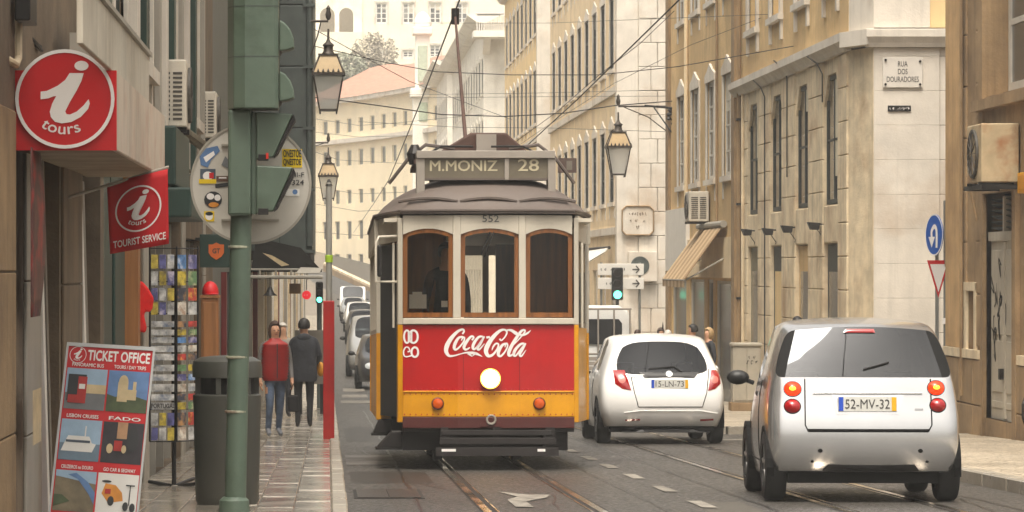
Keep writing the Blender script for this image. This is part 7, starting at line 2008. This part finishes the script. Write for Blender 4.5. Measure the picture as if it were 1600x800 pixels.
def shell(o, name, mm, s, rings, n=28, quilt=0.0):
    m = MB()
    for (z, rx, ry, cy) in rings:
        for k in range(n):
            q = 2 * math.pi * k / n; e = .78
            cx_, sy_ = math.copysign(abs(math.cos(q)) ** e, math.cos(q)), math.copysign(abs(math.sin(q)) ** e, math.sin(q))
            m.v.append((rx * s * cx_, (cy + ry * sy_) * s, z * s))
    for i in range(len(rings) - 1):
        for k in range(n): m.f.append((i * n + k, i * n + (k + 1) % n, (i + 1) * n + (k + 1) % n, (i + 1) * n + k))
    return m.build(name, mm, o, smooth=True, sharp=120)
m_denim = mat('faded_denim', (84, 100, 124), .8, var=.25, scale=8, bump=.9, bscale=9); m_charcoal = mat('charcoal_cloth', (40, 42, 48), .85, var=.2, scale=7, bump=.9, bscale=8); m_blk = mat('black_cloth', (24, 24, 26), .85, var=.2, scale=7, bump=.9, bscale=8)
m_rv = mat('red_quilted_nylon', (158, 26, 22), .55, var=.1, scale=8); m_gsl = mat('grey_sleeve', (120, 118, 116), .8, var=.12, scale=9)
m_brown = mat('brown_hair', (62, 40, 26), .6, var=.25, scale=20); m_dhair = mat('dark_hair', (26, 22, 20), .6, var=.2, scale=20); m_ghair = mat('white_hair', (206, 200, 190), .6, var=.1, scale=20); m_bhair = mat('blond_hair', (176, 146, 104), .6, var=.2, scale=20)
# woman in the red vest, walking towards us
w, J, s = person('woman in red quilted vest and jeans walking towards the camera past the bin', -.70, 43.6, 1.52, R(14), m_gsl, m_denim, m_brown, dict(knel=(-.10, -.10, .52), ankl=(-.11, -.02, .12), toel=(-.12, -.17, .05), kner=(.09, .03, .50), ankr=(.09, .14, .12), toer=(.10, .0, .035), elbr=(.245, .05, 1.12), wrir=(.26, -.01, .89), palr=(.262, -.03, .82)), shoe=mat('pale_shoe', (120, 124, 132), .6), hairlen=.09)
rings = [(.86, .175, .135, 0)]
for k in range(12):
    z = .88 + k * .045; wx = .185 + .02 * math.sin(k / 11 * math.pi) + (.01 if k > 7 else 0); rings += [(z, wx - .006, .136, 0), (z + .0225, wx + .012, .156, 0)]
rings += [(1.43, .17, .12, .005), (1.47, .10, .095, .01), (1.50, .07, .075, .012)]
shell(w, 'quilted_vest', m_rv, s, rings)
MB().box(-.006, .006, -.162 * s, -.15 * s, .9 * s, 1.42 * s).build('zip', m_ink, w)
bg_ = thing('handbag', 'black bag held by the woman in the red vest', 'bag', (-.47, 43.55, gz(43.6) + .12 + .3))
bx = -.47
MB().box(bx - .06, bx + .08, 43.5, 43.62, gz(43.6) + .46, gz(43.6) + .68).build('body', m_blk, bg_, bevel=.03, seg=3)
MB().tube([(bx - .04, 43.56, gz(43.6) + .68), (bx + .01, 43.56, gz(43.6) + .83), (bx + .06, 43.56, gz(43.6) + .68)], .01, 6).build('handle', m_blk, bg_, smooth=True)
# man in the dark coat seen from behind
mn, J, s = person('man in dark hooded coat and black trousers seen from behind on the left pavement', -.36, 49.4, 1.62, math.pi, m_charcoal, m_blk, m_dhair, dict(elbr=(.25, .02, 1.14), wrir=(.20, -.16, .98), palr=(.16, -.2, .95), elbl=(-.25, .0, 1.13), wril=(-.2, -.18, 1.02), pall=(-.16, -.23, 1.0), ankl=(-.09, .08, .10), toel=(-.1, -.06, .035), knel=(-.1, .0, .5)))
shell(mn, 'coat', m_charcoal, s, [(.74, .20, .15, .01), (.80, .215, .16, .01), (.95, .205, .155, .01), (1.10, .195, .15, .01), (1.25, .205, .155, .01), (1.36, .20, .145, .01), (1.43, .16, .12, .015), (1.48, .09, .09, .02)])
MB().ell((0, .085 * s, 1.44 * s), (.12 * s, .07 * s, .075 * s), 14, 8).build('hood', m_charcoal, mn, smooth=True)
yb_ = thing('yellow_parcel', 'orange yellow parcel held by the man in the dark coat', 'parcel', (-.13, 49.2, gz(49) + 1.0))
MB().ell((-.115, 49.55, gz(49.4) + .12 + .86), (.06, .07, .11), 12, 8).build('wrap', mat('orange_wrap', (206, 140, 36), .6, var=.15, scale=12, bump=.4), yb_, smooth=True)
person('white-haired person in pale coat behind the woman in red', -.78, 57, 1.62, R(10), m_greyp, m_charcoal, m_ghair, simple=True)
person('distant pedestrian in dark clothes near the hoarding on the left', -.52, 70, 1.66, 0, m_blk, m_blk, m_dhair, simple=True)
# people on the right
person('blond person in dark coat waiting by the shop door right of the white hatchback', 7.25, 63.5, 1.58, R(-70), m_charcoal, m_denim, m_bhair, simple=True, hairlen=.05)
person('dark-haired person in black leaning at the shop door under the awning', 7.38, 67.5, 1.68, R(-100), m_blk, m_blk, m_dhair, simple=True)
person('grey-haired pedestrian whose head shows above the white hatchback roof', 7.6, 74.5, 1.6, R(180), m_charcoal, m_charcoal, m_ghair, simple=True)
person('dark-haired pedestrian left of the awning valance, seen over the white hatchback', 8.0, 80, 1.66, R(20), m_board, m_blk, m_brown, simple=True)
person('brown-haired pedestrian crossing beyond the truck', 7.85, 84.5, 1.6, R(170), m_charcoal, m_blk, m_brown, simple=True)
person('pedestrian in maroon at the corner beyond the flatbed truck', 7.75, 86.5, 1.68, R(160), mat('maroon_cloth', (92, 36, 38), .8), m_blk, m_dhair, simple=True)
person('pedestrian whose dark hair shows over the roof of the silver car', 8.2, 58.2, 1.74, R(180), m_charcoal, m_blk, m_dhair, simple=True)
person('tram driver in dark uniform standing behind the left windscreen', 0, 0, 1.72, 0, m_blk, m_blk, m_dhair, simple=True, loc=(1.69 - .42, 35.75, gz(35.7) + .70), raised=0)
